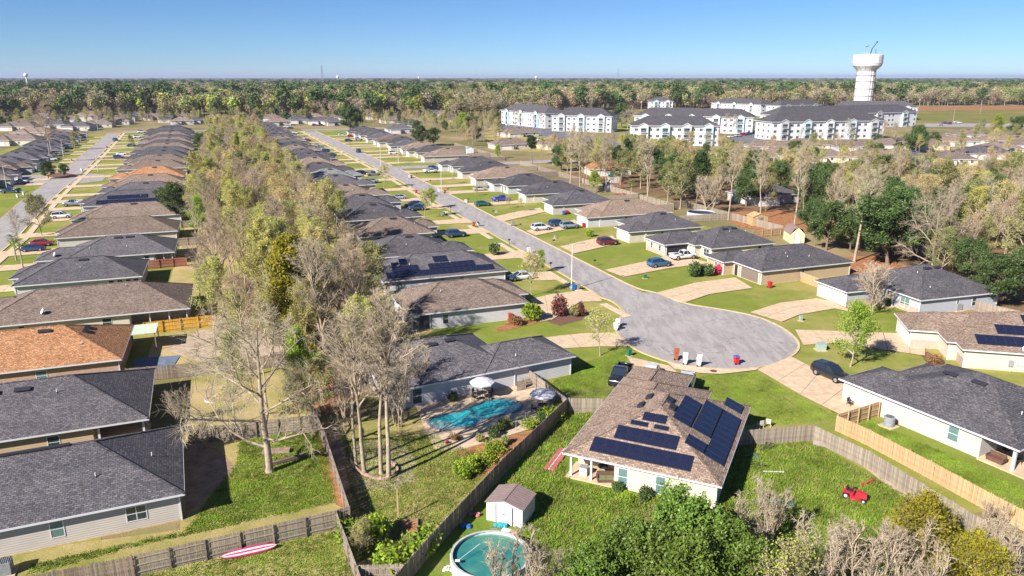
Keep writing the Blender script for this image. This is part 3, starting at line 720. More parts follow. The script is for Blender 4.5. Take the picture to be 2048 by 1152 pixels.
tree_kind('thicket_bud', 95, H=5.5, crown_lo=0.1, spread=1.8, trunks=5, n_limb=8, n_sub=4, n_twig=4, n_fine=2, up=1.0, r_trunk=0.038, tscale=0.9, leaf='bud', leaf_n=2600, leaf_size=0.09)
def bush(kind, seed, r, h, leaf, n, size):
    rs = np.random.RandomState(seed); C = []
    lobes = [(rs.uniform(-.45, .45) * r, rs.uniform(-.45, .45) * r, rs.uniform(.3, .75) * h, rs.uniform(.35, .62)) for _ in range(9)]
    for i in range(n):
        lx, ly, lz, lr = lobes[rs.randint(9)]
        v = rs.normal(size=3); v /= np.linalg.norm(v); v *= rs.uniform(.55, 1.05)
        C.append((lx + v[0] * lr * r, ly + v[1] * lr * r, max(0.03, lz + v[2] * lr * h * .8)))
    crown = leaves_mesh('crown', np.array(C), size, M_LEAF[leaf], rs)
    st = [((0, 0, -.1), (rs.uniform(-.5, .5) * r, rs.uniform(-.5, .5) * r, h * .75), .03, .01) for _ in range(8)]
    PROTO.setdefault(kind, []).append((limbs_mesh('stem', st, M_BARKD, 4), crown, h))
bush('bush', 101, 0.8, 1.2, 'dark', 1500, 0.11); bush('bush_lime', 102, 0.8, 1.1, 'lime', 1400, 0.11); bush('bush_maroon', 103, 0.95, 1.9, 'maroon', 1500, 0.13)
bush('bush_pink', 104, 0.9, 1.5, 'pink', 1300, 0.12); bush('bush_olive', 105, 0.8, 1.2, 'olive', 1500, 0.11); bush('weeds', 106, 1.0, 0.8, 'lime', 900, 0.10); bush('dry_bush', 107, 0.9, 1.0, 'rust', 1000, 0.10)

TREE_N = 0
def tree(kind, p, H, label, group=None, rz=None, sxy=1.0, var=None, name=None, cat='tree'):
    """p ground point, H height in metres"""
    L = PROTO[kind]; trunk, crown, h0 = L[var if var is not None else rnd.randrange(len(L))]
    s = H / h0
    nm = name or {'oak': 'oak_tree', 'pine': 'pine_tree', 'magnolia': 'magnolia_tree', 'gold': 'evergreen_tree'}.get(kind, 'shrub' if kind.startswith(('bush', 'weeds', 'thicket', 'dry')) else 'tree')
    if nm == 'shrub' and cat == 'tree': cat = 'shrub'
    r = link(nm, None, loc=(p[0], p[1], 0), rz=rnd.uniform(0, 6.28) if rz is None else rz, label=label, cat=cat, group=group, scale=(s * sxy, s * sxy, s))
    link('trunk' if nm != 'shrub' else 'stem', trunk, parent=r); link('crown', crown, parent=r)
    return r

# ---------------------------------------------------------------- houses
EZ = 2.62            # eave height
PIT = 0.42           # roof pitch
def roof_faces(b, x0, y0, x1, y1, z, pit, kind, m, uv):
    """hip or gable roof over an eave rectangle; appends uv (metres along eave, metres up the slope)"""
    w, d = x1 - x0, y1 - y0; o = 0.0
    def face(pts, ex, ey):
        n = len(b.v); b.v.extend(pts); b.f.append(tuple(range(n, n + len(pts)))); b.m.append(b.mi(m))
        a = pts[0]; k = math.hypot(1, pit) / 1.0
        for p in pts:
            al = (p[0] - a[0]) * ex + (p[1] - a[1]) * ey; ac = abs((p[0] - a[0]) * ey - (p[1] - a[1]) * ex)
            uv.append((al + a[0] * 1.7 + 3.1 * len(b.f), ac * k))
    if kind == 'hip':
        h = min(w, d) / 2; H = z + h * pit
        if w >= d: r0, r1 = (x0 + h, y0 + h, H), (x1 - h, y0 + h, H)
        else: r0, r1 = (x0 + h, y0 + h, H), (x0 + h, y1 - h, H)
        A, B, C, D = (x0, y0, z), (x1, y0, z), (x1, y1, z), (x0, y1, z)
        if w >= d:
            face([A, B, r1, r0], 1, 0); face([C, D, r0, r1], -1, 0)
            face([B, C, r1], 0, 1); face([D, A, r0], 0, -1)
        else:
            face([B, C, r1, r0], 0, 1); face([D, A, r0, r1], 0, -1)
            face([A, B, r0], 1, 0); face([C, D, r1], -1, 0)
        ridge = [(A, r0), (D, r0 if w >= d else r1), (B, r1 if w >= d else r0), (C, r1), (r0, r1)]
    elif kind == 'gx':   # ridge along x
        h = d / 2; H = z + h * pit; r0, r1 = (x0, y0 + h, H), (x1, y0 + h, H)
        face([(x0, y0, z), (x1, y0, z), r1, r0], 1, 0); face([(x1, y1, z), (x0, y1, z), r0, r1], -1, 0)
        ridge = [(r0, r1)]
    else:                # gy: ridge along y
        h = w / 2; H = z + h * pit; r0, r1 = (x0 + h, y0, H), (x0 + h, y1, H)
        face([(x1, y0, z), (x1, y1, z), r1, r0], 0, 1); face([(x0, y1, z), (x0, y0, z), r0, r1], 0, -1)
        ridge = [(r0, r1)]
    return ridge
def window_mesh(w, h, glass='dark'):
    def mk():
        b = MB(); f = 0.07
        b.box(-w/2, -0.035, 0, -w/2 + f, 0.02, h, M_WHITE); b.box(w/2 - f, -0.035, 0, w/2, 0.02, h, M_WHITE)
        b.box(-w/2 + f, -0.035, 0, w/2 - f, 0.02, f, M_WHITE); b.box(-w/2 + f, -0.035, h - f, w/2 - f, 0.02, h, M_WHITE)
        b.box(-w/2 + f, -0.03, h/2 - .025, w/2 - f, 0.0, h/2 + .025, M_WHITE)
        if w > 1.3: b.box(-.03, -0.032, f, .03, 0.0, h - f, M_WHITE)
        return b.mesh('window')
    def mp():
        b = MB(); b.box(-w/2 + .06, -0.012, .06, w/2 - .06, -0.004, h - .06, M_GLASSG if glass == 'green' else M_GLASS); return b.mesh('pane')
    return cached(('win', w, h), mk), cached(('pane', w, h, glass), mp)
def put_window(root, x, y, a, w=0.95, h=1.35, z=0.95, glass='dark', detail=True):
    f, p = window_mesh(w, h, glass)
    o = link('window', f, parent=root, loc=(x, y, z), rz=a)
    link('pane', p, parent=o)
def garage_mesh(w=4.9, h=2.15, m=None):
    def mk():
        b = MB(); n = 4
        for i in range(n):
            b.box(-w/2, -0.02, i * h/n + .012, w/2, 0.012, (i+1) * h/n - .012, m)
            for j in range(8):
                b.box(-w/2 + w/8*j + .08, -0.034, i*h/n + .09, -w/2 + w/8*(j+1) - .08, -0.02, (i+1)*h/n - .09, m)
        b.box(-w/2, -0.005, 0, w/2, 0.004, h, M_JOINT)
        return b.mesh('garage_door')
    def mf():
        b = MB(); b.box(-w/2 - .12, -.05, 0, -w/2, .02, h + .12, M_WHITE); b.box(w/2, -.05, 0, w/2 + .12, .02, h + .12, M_WHITE); b.box(-w/2, -.05, h, w/2, .02, h + .12, M_WHITE)
        return b.mesh('garage_frame')
    return cached(('gar', w, h, m.name), mk), cached(('garf', w, h), mf)
def put_garage(root, x, y, a, w=4.9, m=None):
    d, f = garage_mesh(w, 2.15, m or M_DOOR)
    o = link('garage_door', d, parent=root, loc=(x, y, 0.02), rz=a); link('frame', f, parent=o)
def put_door(root, x, y, a, m=None):
    def mk():
        b = MB(); m_ = m or M_DARK
        b.box(-.46, -.03, 0, .46, .01, 2.03, m_); b.box(-.33, -.04, 1.1, -.05, -.03, 1.85, m_); b.box(.05, -.04, 1.1, .33, -.03, 1.85, m_); b.box(-.33, -.04, .2, .33, -.03, .9, m_)
        b.box(-.54, -.045, 0, -.46, .01, 2.1, M_WHITE); b.box(.46, -.045, 0, .54, .01, 2.1, M_WHITE); b.box(-.46, -.045, 2.03, .46, .01, 2.1, M_WHITE)
        return b.mesh('door')
    o = link('door', cached(('door', (m or M_DARK).name), mk), parent=root, loc=(x, y, 0.05), rz=a)
    hb = cached('handle', lambda: (lambda q: (q.box(.34, -.09, .95, .40, -.03, 1.01, M_CHROME), q.mesh('handle'))[1])(MB()))
    link('handle', hb, parent=o)
def vent_box():
    def mk():
        b = MB(); b.box(-.65, -.22, .0, .65, .22, .13, M_DARK); b.box(-.72, -.28, .11, .72, .28, .17, M_DARK); return b.mesh('roof_vent')
    return cached('vent', mk)
def pipe_mesh():
    def mk():
        b = MB(); b.tube((0,0,-.1),(0,0,.38),.05,.05,M_WHITE2,8); b.tube((0,0,-.05),(0,0,.07),.15,.07,M_DARK,8); return b.mesh('vent_pipe')
    return cached('pipe', mk)
def dish(root, x, y, z, rz=3.6):
    def mk():
        b = MB(); prof = [(0.02, 0.0), (.2, .02), (.38, .09), (.40, .10)]
        b.lathe(prof, M_WHITE2, 16)
        return b.mesh('satellite_dish')
    o = link('satellite_dish', cached('dish', mk), parent=root, loc=(x, y, z + .42), rz=(0, math.radians(62), rz))
    def ms():
        b = MB(); b.tube((0,0,0),(-.35,0,-.25),.025,.025,M_STEEL,6); b.tube((0,0,.02),(-.02,0,.5),.015,.015,M_STEEL,5); b.box(-.07,-.05,.45,.05,.05,.56,M_STEEL); return b.mesh('arm')
    link('arm', cached('dish_arm', ms), parent=o)
def panel_mesh(w, h):
    def mk():
        b = MB(); b.box(-w/2 + .02, -h/2 + .02, 0.0, w/2 - .02, h/2 - .02, .032, M_SOLAR)
        for q in ((-w/2, -h/2, w/2, -h/2 + .02), (-w/2, h/2 - .02, w/2, h/2), (-w/2, -h/2 + .02, -w/2 + .02, h/2 - .02), (w/2 - .02, -h/2 + .02, w/2, h/2 - .02)):
            b.box(q[0], q[1], -.003, q[2], q[3], .036, M_SOLARF)
        return b.mesh('solar_panel')
    return cached(('panel', w, h), mk)
def solar_rect(root, side, u0, v0, u1, v1, nu, nv, zf, off=0.12):
    """fill a plan rectangle of a roof slope with nu x nv panels. side: 'S','N','E','W' = the way the slope faces; zf(x,y) roof height"""
    k = math.hypot(1, PIT); th = math.atan(PIT)
    for i in range(nu):
        for j in range(nv):
            x = u0 + (u1 - u0) * (i + .5) / nu; y = v0 + (v1 - v0) * (j + .5) / nv
            w, h = abs(u1 - u0) / nu - .025, abs(v1 - v0) / nv - .02
            if side in 'SN': h *= k; w2, h2 = w, h; e = (th if side == 'S' else -th, 0, 0)
            else: w *= k; w2, h2 = w, h; e = (0, th if side == 'E' else -th, 0)
            w2, h2 = round(w2, 2), round(h2, 2)
            z = zf(x, y)
            link('solar_panel', panel_mesh(w2, h2), parent=root, loc=(x, y, z + off), rz=e)
def block_z(bk, x, y, base=EZ):
    x0, y0, x1, y1 = bk[:4]; k = bk[4]
    d = []
    if k == 'hip': d = [x - x0, x1 - x, y - y0, y1 - y]
    elif k == 'gx': d = [y - y0, y1 - y]
    else: d = [x - x0, x1 - x]
    return base + max(0, min(d)) * PIT

def house(label, origin, rz, blocks, roof='dark', wall='white', windows=(), garage=None, doors=(), vents=1, pipes=2, group=None, name='house', detail=2, patio=None, wains=None, lab=None, inset=0.45, gable_m=None, wallh=0.0, skip_wall=None, brickfront=None):
    """blocks: eave rectangles (x0,y0,x1,y1,kind). windows: (side, position, w, h). All in the house's own frame, x along rz"""
    root = link(name, None, loc=(origin[0], origin[1], 0), rz=rz, label=label, cat='house', group=group)
    RM, WM = ROOFS[roof], WALLS[wall]
    b = MB(); uv = []; ridges = []
    ez = EZ + wallh
    for i, bk in enumerate(blocks):
        e = i * 0.012
        ridges += roof_faces(b, bk[0] - e*0, bk[1], bk[2], bk[3], ez + e, PIT, bk[4], RM, uv)
    b.uv = uv
    rf = link('roof', b.mesh('roof'), parent=root)
    # ridge caps
    cp = MB()
    for a, c in ridges:
        if (Vector(a) - Vector(c)).length > .3: cp.beam((a[0], a[1], a[2] + .015), (c[0], c[1], c[2] + .015), .26, .05, RM)
    cp.uv = [(v[0] * .7, v[1] * .7) for f in cp.f for v in [cp.v[i] for i in f]]
    link('ridge_cap', cp.mesh('ridge_cap'), parent=rf)
    fb = MB()
    for i, (x0, y0, x1, y1, k, *_) in enumerate(blocks):
        e = i * 0.012; z1 = ez + e - .01; z0 = z1 - .17
        o = .035
        fb.box(x0 - o, y0 - o, z0, x1 + o, y0, z1, M_WHITE); fb.box(x0 - o, y1, z0, x1 + o, y1 + o, z1, M_WHITE)
        fb.box(x0 - o, y0, z0, x0, y1, z1, M_WHITE); fb.box(x1, y0, z0, x1 + o, y1, z1, M_WHITE)
        fb.box(x0 + .002, y0 + .002, z0 + .02 + e, x1 - .002, y1 - .002, z0 + .035 + e, M_WHITE)
        if k == 'gx':
            for x in (x0 - o/2, x1 + o/2):
                ym = (y0 + y1) / 2; zr = ez + (y1 - y0) / 2 * PIT
                fb.beam((x, y0, ez - .07), (x, ym, zr - .07), .035, .16, M_WHITE); fb.beam((x, ym, zr - .07), (x, y1, ez - .07), .035, .16, M_WHITE)
        if k == 'gy':
            for y in (y0 - o/2, y1 + o/2):
                xm = (x0 + x1) / 2; zr = ez + (x1 - x0) / 2 * PIT
                fb.beam((x0, y, ez - .07), (xm, y, zr - .07), .035, .16, M_WHITE); fb.beam((xm, y, zr - .07), (x1, y, ez - .07), .035, .16, M_WHITE)
    link('fascia', fb.mesh('fascia'), parent=root)
    wb = MB()
    ins = []
    for i, (x0, y0, x1, y1, k, *_) in enumerate(blocks):
        n = inset + i * .013; X0, Y0, X1, Y1 = x0 + n, y0 + n, x1 - n, y1 - n
        ins.append((X0, Y0, X1, Y1))
        zt = ez - .14
        if patio and patio[0] == i:      # an open corner: cut (cx0,cy0,cx1,cy1) out of this block's walls
            _, side, cx0, cy0, cx1, cy1 = patio[:6]
            if side == 'SE': pts = [(X0, Y0), (cx0, Y0), (cx0, cy1), (X1, cy1), (X1, Y1), (X0, Y1)]
            elif side == 'SW': pts = [(cx1, Y0), (X1, Y0), (X1, Y1), (X0, Y1), (X0, cy1), (cx1, cy1)]
            wb.prism(pts, 0, zt, WM)
        else: wb.box(X0, Y0, 0, X1, Y1, zt, WM)
        if k == 'gx':
            ym = (Y0 + Y1) / 2; zr = ez + ((y1 - y0) / 2) * PIT - .1
            for x, s in ((X0, 1), (X1, -1)):
                wb.add([(x, Y0, zt), (x, Y1, zt), (x, ym, zr), (x + s*.1, Y0, zt), (x + s*.1, Y1, zt), (x + s*.1, ym, zr)], [(0,1,2),(3,5,4),(0,2,5,3),(1,4,5,2)], gable_m or WM)
        if k == 'gy':
            xm = (X0 + X1) / 2; zr = ez + ((x1 - x0) / 2) * PIT - .1
            for y, s in ((Y0, 1), (Y1, -1)):
                wb.add([(X0, y, zt), (X1, y, zt), (xm, y, zr), (X0, y + s*.1, zt), (X1, y + s*.1, zt), (xm, y + s*.1, zr)], [(0,1,2),(3,5,4),(0,2,5,3),(1,4,5,2)], gable_m or WM)
        if detail > 1:
            for cx, cy in ((X0, Y0), (X1, Y0), (X1, Y1), (X0, Y1)):
                if patio and patio[0] == i and ((side == 'SE' and (cx, cy) == (X1, Y0)) or (side == 'SW' and (cx, cy) == (X0, Y0))): continue
                wb.box(cx - .06, cy - .06, 0, cx + .06, cy + .06, zt - .001 * i, M_WHITE)
    fo = MB()
    link('wall', wb.mesh('wall'), parent=root)
    for i, I in enumerate(ins): fo.box(I[0] - .025, I[1] - .025, -.3, I[2] + .025, I[3] + .025, .12 - .004 * i, M_CONC2)
    if not patio: link('foundation', fo.mesh('foundation'), parent=root)
    if wains:
        for (bi, side, a0, a1, h) in wains:
            q = MB(); I = ins[bi]; t = .03 + .004 * bi
            if side == 'W': q.box(I[0] - t, a0, .0, I[0] - .001, a1, h, WALLS['pinkbrick'])
            if side == 'S': q.box(a0, I[1] - t, .0, a1, I[1] - .001, h, WALLS['pinkbrick'])
            if side == 'E': q.box(I[2] + .001, a0, .0, I[2] + t, a1, h, WALLS['pinkbrick'])
            link('brick_facing', q.mesh('brick_facing'), parent=root)
    ang = {'S': 0, 'E': math.pi/2, 'N': math.pi, 'W': -math.pi/2}
    def onwall(bi, side, pos, off=.0):
        I = ins[bi]
        return {'S': (pos, I[1] - off), 'N': (pos, I[3] + off), 'W': (I[0] - off, pos), 'E': (I[2] + off, pos)}[side]
    for wv in windows:
        bi, side, pos, w, h = wv[:5]; z = wv[5] if len(wv) > 5 else 2.2 - h; gl = wv[6] if len(wv) > 6 else 'dark'
        x, y = onwall(bi, side, pos); put_window(root, x, y, ang[side], w, h, z, gl)
    if garage:
        bi, side, pos, w, m = garage
        x, y = onwall(bi, side, pos); put_garage(root, x, y, ang[side], w, m)
    for d in doors:
        bi, side, pos = d[:3]; x, y = onwall(bi, side, pos); put_door(root, x, y, ang[side])
    bk = blocks[0]
    rs = random.Random(int(origin[0] * 10) ^ int(origin[1] * 7))
    cx, cy = (bk[0] + bk[2]) / 2, (bk[1] + bk[3]) / 2; w, d = bk[2] - bk[0], bk[3] - bk[1]
    for i in range(vents):
        if w >= d: x, y = cx + (i - (vents - 1) / 2) * 2.1 + .3, cy - d * .07
        else: x, y = cx - w * .07, cy + (i - (vents - 1) / 2) * 2.1
        z = block_z(bk, x, y, ez); th = math.atan(PIT)
        link('roof_vent', vent_box(), parent=rf, loc=(x, y, z + .03), rz=(th, 0, 0) if w >= d else (0, -th, math.pi/2) if False else (th, 0, 0))
    for i in range(pipes):
        x = bk[0] + w * rs.uniform(.2, .85); y = bk[1] + d * rs.uniform(.15, .45)
        link('vent_pipe', pipe_mesh(), parent=rf, loc=(x, y, block_z(bk, x, y, ez)))
    root['blocks_n'] = len(blocks)
    return root
def porch(root, posts, slab=None, h=EZ - .2, m=None, r=.1):
    for (x, y) in posts:
        q = cached(('post', r, h), lambda: (lambda k: (k.box(-r, -r, 0, r, r, h, m or M_WHITE), k.box(-r-.03, -r-.03, 0, r+.03, r+.03, .12, m or M_WHITE), k.mesh('porch_post'))[2])(MB()))
        link('porch_post', q, parent=root, loc=(x, y, 0))
    if slab:
        b = MB(); b.box(*slab[:2], -.1, *slab[2:], .13, M_CONC); link('porch_floor', b.mesh('porch_floor'), parent=root)
LG = 'houses along the east side of the left street'; FG = 'houses along the west side of the left street'
BG = 'houses between the woods and the main street'; RG = 'houses on the right side of the main street'
def row_house(label, s0, D, t0, t1, roof, wall, front, group, detail=1, rot=0.0, wing='near', wd=3.0, vents=1, glass='dark', garm=None, pipes=1, drive=None):
    """a house of a row: near eave at s0, depth D along the street, from t0 to t1 across. front 'W' or 'E' = the street side"""
    rv = random.Random(int(s0 * 7 + t0)); t1, t0 = (t1, t0 - rv.uniform(-1.2, 1.2)) if front == 'E' else (t1 + rv.uniform(-1.5, 1.5), t0)
    wd += rv.uniform(-.8, 1.2)
    o = W(s0, t0); w = t1 - t0; R = ROT + math.radians(rot + rv.uniform(-.8, .8))
    ww = D * .52
    if front == 'E':
        main = (0, 0, w - wd, D, 'hip'); y0, y1 = (0.15, ww) if wing == 'near' else (D - ww, D - .15)
        wg = (w - wd - 4, y0, w, y1, 'hip'); gar = (1, 'E', (y0 + y1) / 2, 4.6, garm or M_DOOR)
        oth = D * .78 if wing == 'near' else D * .22
        wins = [(0, 'S', w * .22, .95, 1.3), (0, 'S', w * .55, .7, .9), (0, 'E', oth, 1.6, 1.35)]
        dr = [(0, 'E', D * .6 if wing == 'near' else D * .4)]
    else:
        main = (wd, 0, w, D, 'hip'); y0, y1 = (0.15, ww) if wing == 'near' else (D - ww, D - .15)
        wg = (0, y0, wd + 4, y1, 'hip'); gar = (1, 'W', (y0 + y1) / 2, 4.6, garm or M_DOOR)
        oth = D * .78 if wing == 'near' else D * .22
        wins = [(0, 'S', w * .45, .7, .9), (0, 'S', w * .8, .95, 1.3), (0, 'W', oth, 1.6, 1.35)]
        dr = [(0, 'W', D * .6 if wing == 'near' else D * .4)]
    if detail < 1: wins = wins[1:]
    h = house(label, o, R, [main, wg], roof, wall, wins, gar, dr, vents=vents, pipes=pipes, group=group, detail=detail)
    if drive:
        sg = s0 + (y0 + y1) / 2; tk = (tmain if group in (BG, RG) else tleft)(sg) + {'BG': -3.7, 'RG': 3.7, 'LG': 3.8, 'FG': -3.8}[drive]
        ta, tb = (t1 - .5, tk) if front == 'E' else (t0 + .5, tk)
        quadstrip('driveway', [W(sg - 2.6, ta), W(sg - 2.7, (ta + tb) / 2), W(sg - 3.4, tb)], [W(sg + 2.6, ta), W(sg + 2.7, (ta + tb) / 2), W(sg + 3.4, tb)], 3, DZ, M_CONC, slabs=s0 < 150 and drive != 'FG', cols=1)
    return h

# ---------------------------------------------------------------- the houses that stand closest
zS = lambda bk: (lambda x, y: block_z(bk, x, y))
# left row, front to back
b1 = (0, 0, 29, 13.8, 'hip')
h = house('dark grey hip roof house with pale siding at the bottom left corner', W(-54.6, -88.5), ROT + math.radians(3.2), [b1], 'dark', 'beige',
          windows=[(0, 'S', 19.7, 1.0, 1.5, .75, 'green'), (0, 'S', 25.3, 1.55, 1.35, .8)], vents=0, pipes=0)
for x, y in ((22.5, 3.2), (26.6, 5.9)): link('vent_pipe', pipe_mesh(), parent=h, loc=(x, y, block_z(b1, x, y)))
b = MB(); b.box(6, 6.7, EZ + 2.93, 20.5, 7.1, EZ + 3.05, M_DARK); link('ridge_vent', b.mesh('ridge_vent'), parent=h)
b2 = (0, 0, 28.5, 14.6, 'hip')
h = house('dark grey hip roof house with tan siding beside the orange roofed one', W(-37.4, -92), ROT + math.radians(1.8), [b2, (-1, 7, 9, 14.4, 'hip')], 'slate', 'tan',
          windows=[(0, 'S', 20.0, 1.1, 1.4, .75), (0, 'S', 12.5, .7, .8)], vents=0, pipes=1, patio=(0, 'SE', 23.4, .45, 28.05, 4.6), detail=2)
porch(h, [(23.9, .6), (27.9, .6), (27.9, 4.2)], (23.4, .3, 28.2, 4.7))
for x in (14.3, 17.0): link('roof_vent', vent_box(), parent=h, loc=(x, 6.0, EZ + 6 * PIT + .05), rz=(math.atan(PIT), 0, 0))
b3 = (0, 0, 25, 14.1, 'hip')
h = house('orange roofed brick house on the left edge of the photograph', W(-17.2, -93), ROT, [b3, (-2, 3, 7, 10, 'hip')], 'orange', 'brick',
          windows=[(0, 'S', 16.3, 1.2, 1.3, .85, 'green'), (0, 'S', 4, 1, 1.3)], vents=0, pipes=0)
link('roof_vent', vent_box(), parent=h, loc=(16.1, 6.1, EZ + 6.1 * PIT + .05), rz=(math.atan(PIT), 0, 0))
for y in (6.6, 8.2): link('roof_vent', cached('vent2', lambda: (lambda k: (k.box(-.3, -.55, 0, .3, .55, .18, M_DARK), k.mesh('roof_vent'))[1])(MB())), parent=h, loc=(20.4, y, block_z(b3, 20.4, y) + .03), rz=(0, math.atan(PIT), 0))
for x, y in ((9.5, 2.6), (20.5, 3.4)): link('vent_pipe', pipe_mesh(), parent=h, loc=(x, y, block_z(b3, x, y)))
b4 = (0, 0, 27.8, 14.3, 'hip')
h = house('long brown roofed house behind the orange roof, with a white dish', W(2.6, -88.8), ROT, [b4, (-5.5, 4, 8, 13, 'hip')], 'brown', 'cream',
          windows=[(0, 'S', 16.6, 1.3, 1.3, .85), (0, 'S', 6, .8, 1.0)], vents=0, pipes=1, patio=(0, 'SE', 19.5, .45, 27.3, 4.4))
porch(h, [(19.6, .6), (22.2, .6), (24.8, .6), (27.2, .6), (27.2, 4.2)], (19.4, .3, 27.5, 4.5), r=.07)
dish(h, 8.6, 1.6, block_z(b4, 8.6, 1.6))
b5 = (0, 0, 19.5, 12.9, 'hip')
h = house('dark grey roofed white house with a row of rear windows, left row', W(25.6, -88.9), ROT, [b5, (-1.5, 5.5, 7, 12.7, 'hip')], 'dark', 'white',
          windows=[(0, 'S', 14.6, .9, 1.4), (0, 'S', 15.9, .9, 1.4), (0, 'S', 17.2, .9, 1.4), (0, 'S', 18.4, .9, 1.4)], vents=1, pipes=1)
b6 = (5, 0, 24.1, 13.2, 'hip')
h = house('slate grey roofed house with a dish on its low front wing, left row', W(43.9, -89.3), ROT, [b6, (0, .2, 12, 7.6, 'hip')], 'slate', 'white',
          windows=[(0, 'S', 19, .9, 1.3), (0, 'S', 14, 1.2, .9)], vents=2, pipes=2, patio=(0, 'SE', 20.2, .45, 23.6, 4))
porch(h, [(20.4, .6), (22, .6), (23.5, .6)], None, r=.07)
dish(h, 3.4, 1.2, EZ + .5)
b7 = (0, 0, 24.2, 13, 'hip')
house('tan roofed house with a plain beige side wall, left row', W(66.6, -89.9), ROT, [b7, (-1, 6, 8, 12.7, 'hip')], 'brown', 'beige', windows=[(0, 'S', 18, .9, 1.2)], vents=0, pipes=1)
b8 = (2, 0, 25, 12.5, 'hip')
h = house('brown roofed house with leaf shadow on its front slope, left row', W(89.5, -90.8), ROT, [b8, (0, .3, 9, 7, 'hip')], 'brown', 'white', windows=[(0, 'S', 6, .9, 1.2)], vents=1, pipes=0)
b9 = (0, 0, 25, 14, 'hip')
h = house('dark roofed house with two long rows of solar panels, left row', W(110.5, -91.4), ROT, [b9, (-1.5, 6, 8, 13.8, 'hip')], 'slate', 'white', windows=[], vents=0, pipes=2)
f9 = zS(b9)
solar_rect(h, 'S', 3.5, .5, 24.5, 2.3, 20, 1, f9); solar_rect(h, 'S', 6, 2.7, 16, 4.4, 10, 1, f9); solar_rect(h, 'S', 18, 2.7, 22.5, 4.4, 5, 1, f9)

LG = 'houses along the east side of the left street'
LROW = [(130, 'slate', 'far'), (149, 'tan', 'near'), (171, 'orange', 'near'), (198, 'brown', 'near'), (219, 'brown', 'far'), (239, 'dark', 'near'), (259, 'dark', 'far'), (279, 'brown', 'near'), (299, 'slate', 'near'), (319, 'tan', 'far'), (339, 'dark', 'near'), (360, 'brown', 'near'), (380, 'dark', 'far'), (401, 'slate', 'near'), (422, 'dark', 'near')]
CN = {'dark': 'charcoal', 'slate': 'slate grey', 'brown': 'brown', 'tan': 'tan', 'orange': 'orange', 'grey': 'pale grey'}
for i, (s, c, wg) in enumerate(LROW):
    sh = (tleft(s) + 109) * .8
    row_house(f'{CN[c]} roofed house, {ORD[i]} beyond the solar roof on the left street', s, 13 + (i % 3) * .6, -92 + sh, -67.5 + sh * .6, c, ('white', 'beige', 'cream')[i % 3], 'W', LG, wing=wg, detail=1 if s < 250 else 0, drive='LG')
# far side of the left street
FG = 'houses along the west side of the left street'
FROW = [(176, 'brown'), (196, 'dark'), (215, 'brown'), (233, 'dark'), (252, 'slate'), (271, 'dark'), (290, 'dark'), (309, 'slate'), (328, 'dark'), (347, 'slate'), (366, 'dark'), (386, 'slate'), (406, 'brown')]
for i, (s, c) in enumerate(FROW):
    t = tleft(s) - 13
    row_house(f'{CN[c]} roofed house, {ORD[i]} on the west side of the left street', s, 13.2, t - 20, t, c, ('beige', 'white', 'grey')[i % 3], 'E', FG, wing='near' if i % 2 else 'far', detail=0, drive='FG')
for sg, tw in ((35, -86), (52, -88), (66, -89.5), (86, -90), (107, -90.5), (125, -91)):
    quadstrip('driveway', [W(sg - 2.4, tw), W(sg - 2.4, -95), W(sg - 3, tleft(sg) + 3.9)], [W(sg + 2.4, tw), W(sg + 2.4, -95), W(sg + 3, tleft(sg) + 3.9)], 3, DZ, M_CONC, cols=1)
# middle row
BG = 'houses between the woods and the main street'
bm = (-24, 0, -7.8, 13.5, 'hip')
h = house('grey roofed house beside the swimming pool', (7.85, 86.35), math.radians(27.3), [bm, (-12.5, 0.01, 0, 8.4, 'hip')], 'slate', 'white',
          windows=[(0, 'S', -20.5, 1.2, 1.9, .3)], garage=(1, 'E', 4.2, 4.6, M_DOOR), vents=0, pipes=0)
for x, y in ((-16.8, 5.6), (-14.2, 5.8)): link('roof_vent', vent_box(), parent=h, loc=(x, y, EZ + y * PIT + .05), rz=(math.atan(PIT), 0, 0))
for x, y in ((-7.5, 1.6),): link('vent_pipe', pipe_mesh(), parent=h, loc=(x, y, EZ + y * PIT))
b_ = (0, 0, 18.8, 13.2, 'hip')
h = house('brown roofed house streaked with tree shadow, second on the left of the main street', W(-12.5, -31.6), ROT + math.radians(.6), [b_, (9, 4.5, 20.5, 13, 'hip')], 'brown', 'white',
          windows=[(0, 'S', 5.7, .95, 1.5, .6)], garage=(1, 'E', 9, 4.6, M_DOOR), vents=0, pipes=1, patio=(0, 'SW', .45, .45, 3.6, 4))
porch(h, [(.7, .6), (3.4, .6)], (.4, .3, 3.6, 4))
b_ = (0, 0, 22.3, 13.4, 'hip')
h = house('dark roofed house with stepped solar panels, left side of the main street', W(7.1, -31.4), ROT, [b_], 'slate', 'white',
          windows=[(0, 'S', 2.9, .95, 1.5, .6, 'green'), (0, 'S', 10.4, .9, .7, 1.5, 'green'), (0, 'S', 13.9, .95, .8, 1.4, 'green')], garage=(0, 'E', 4, 4.6, M_DOOR), vents=0, pipes=2)
f = zS(b_)
solar_rect(h, 'S', .9, .6, 20.0, 2.0, 18, 1, f); solar_rect(h, 'S', 2.2, 2.1, 6.8, 3.5, 4, 1, f); solar_rect(h, 'S', 8.6, 2.1, 16.9, 3.5, 8, 1, f)
solar_rect(h, 'S', 2.5, 3.9, 5.2, 5.5, 2, 1, f); solar_rect(h, 'S', 9.9, 3.8, 12.4, 5.4, 2, 1, f)
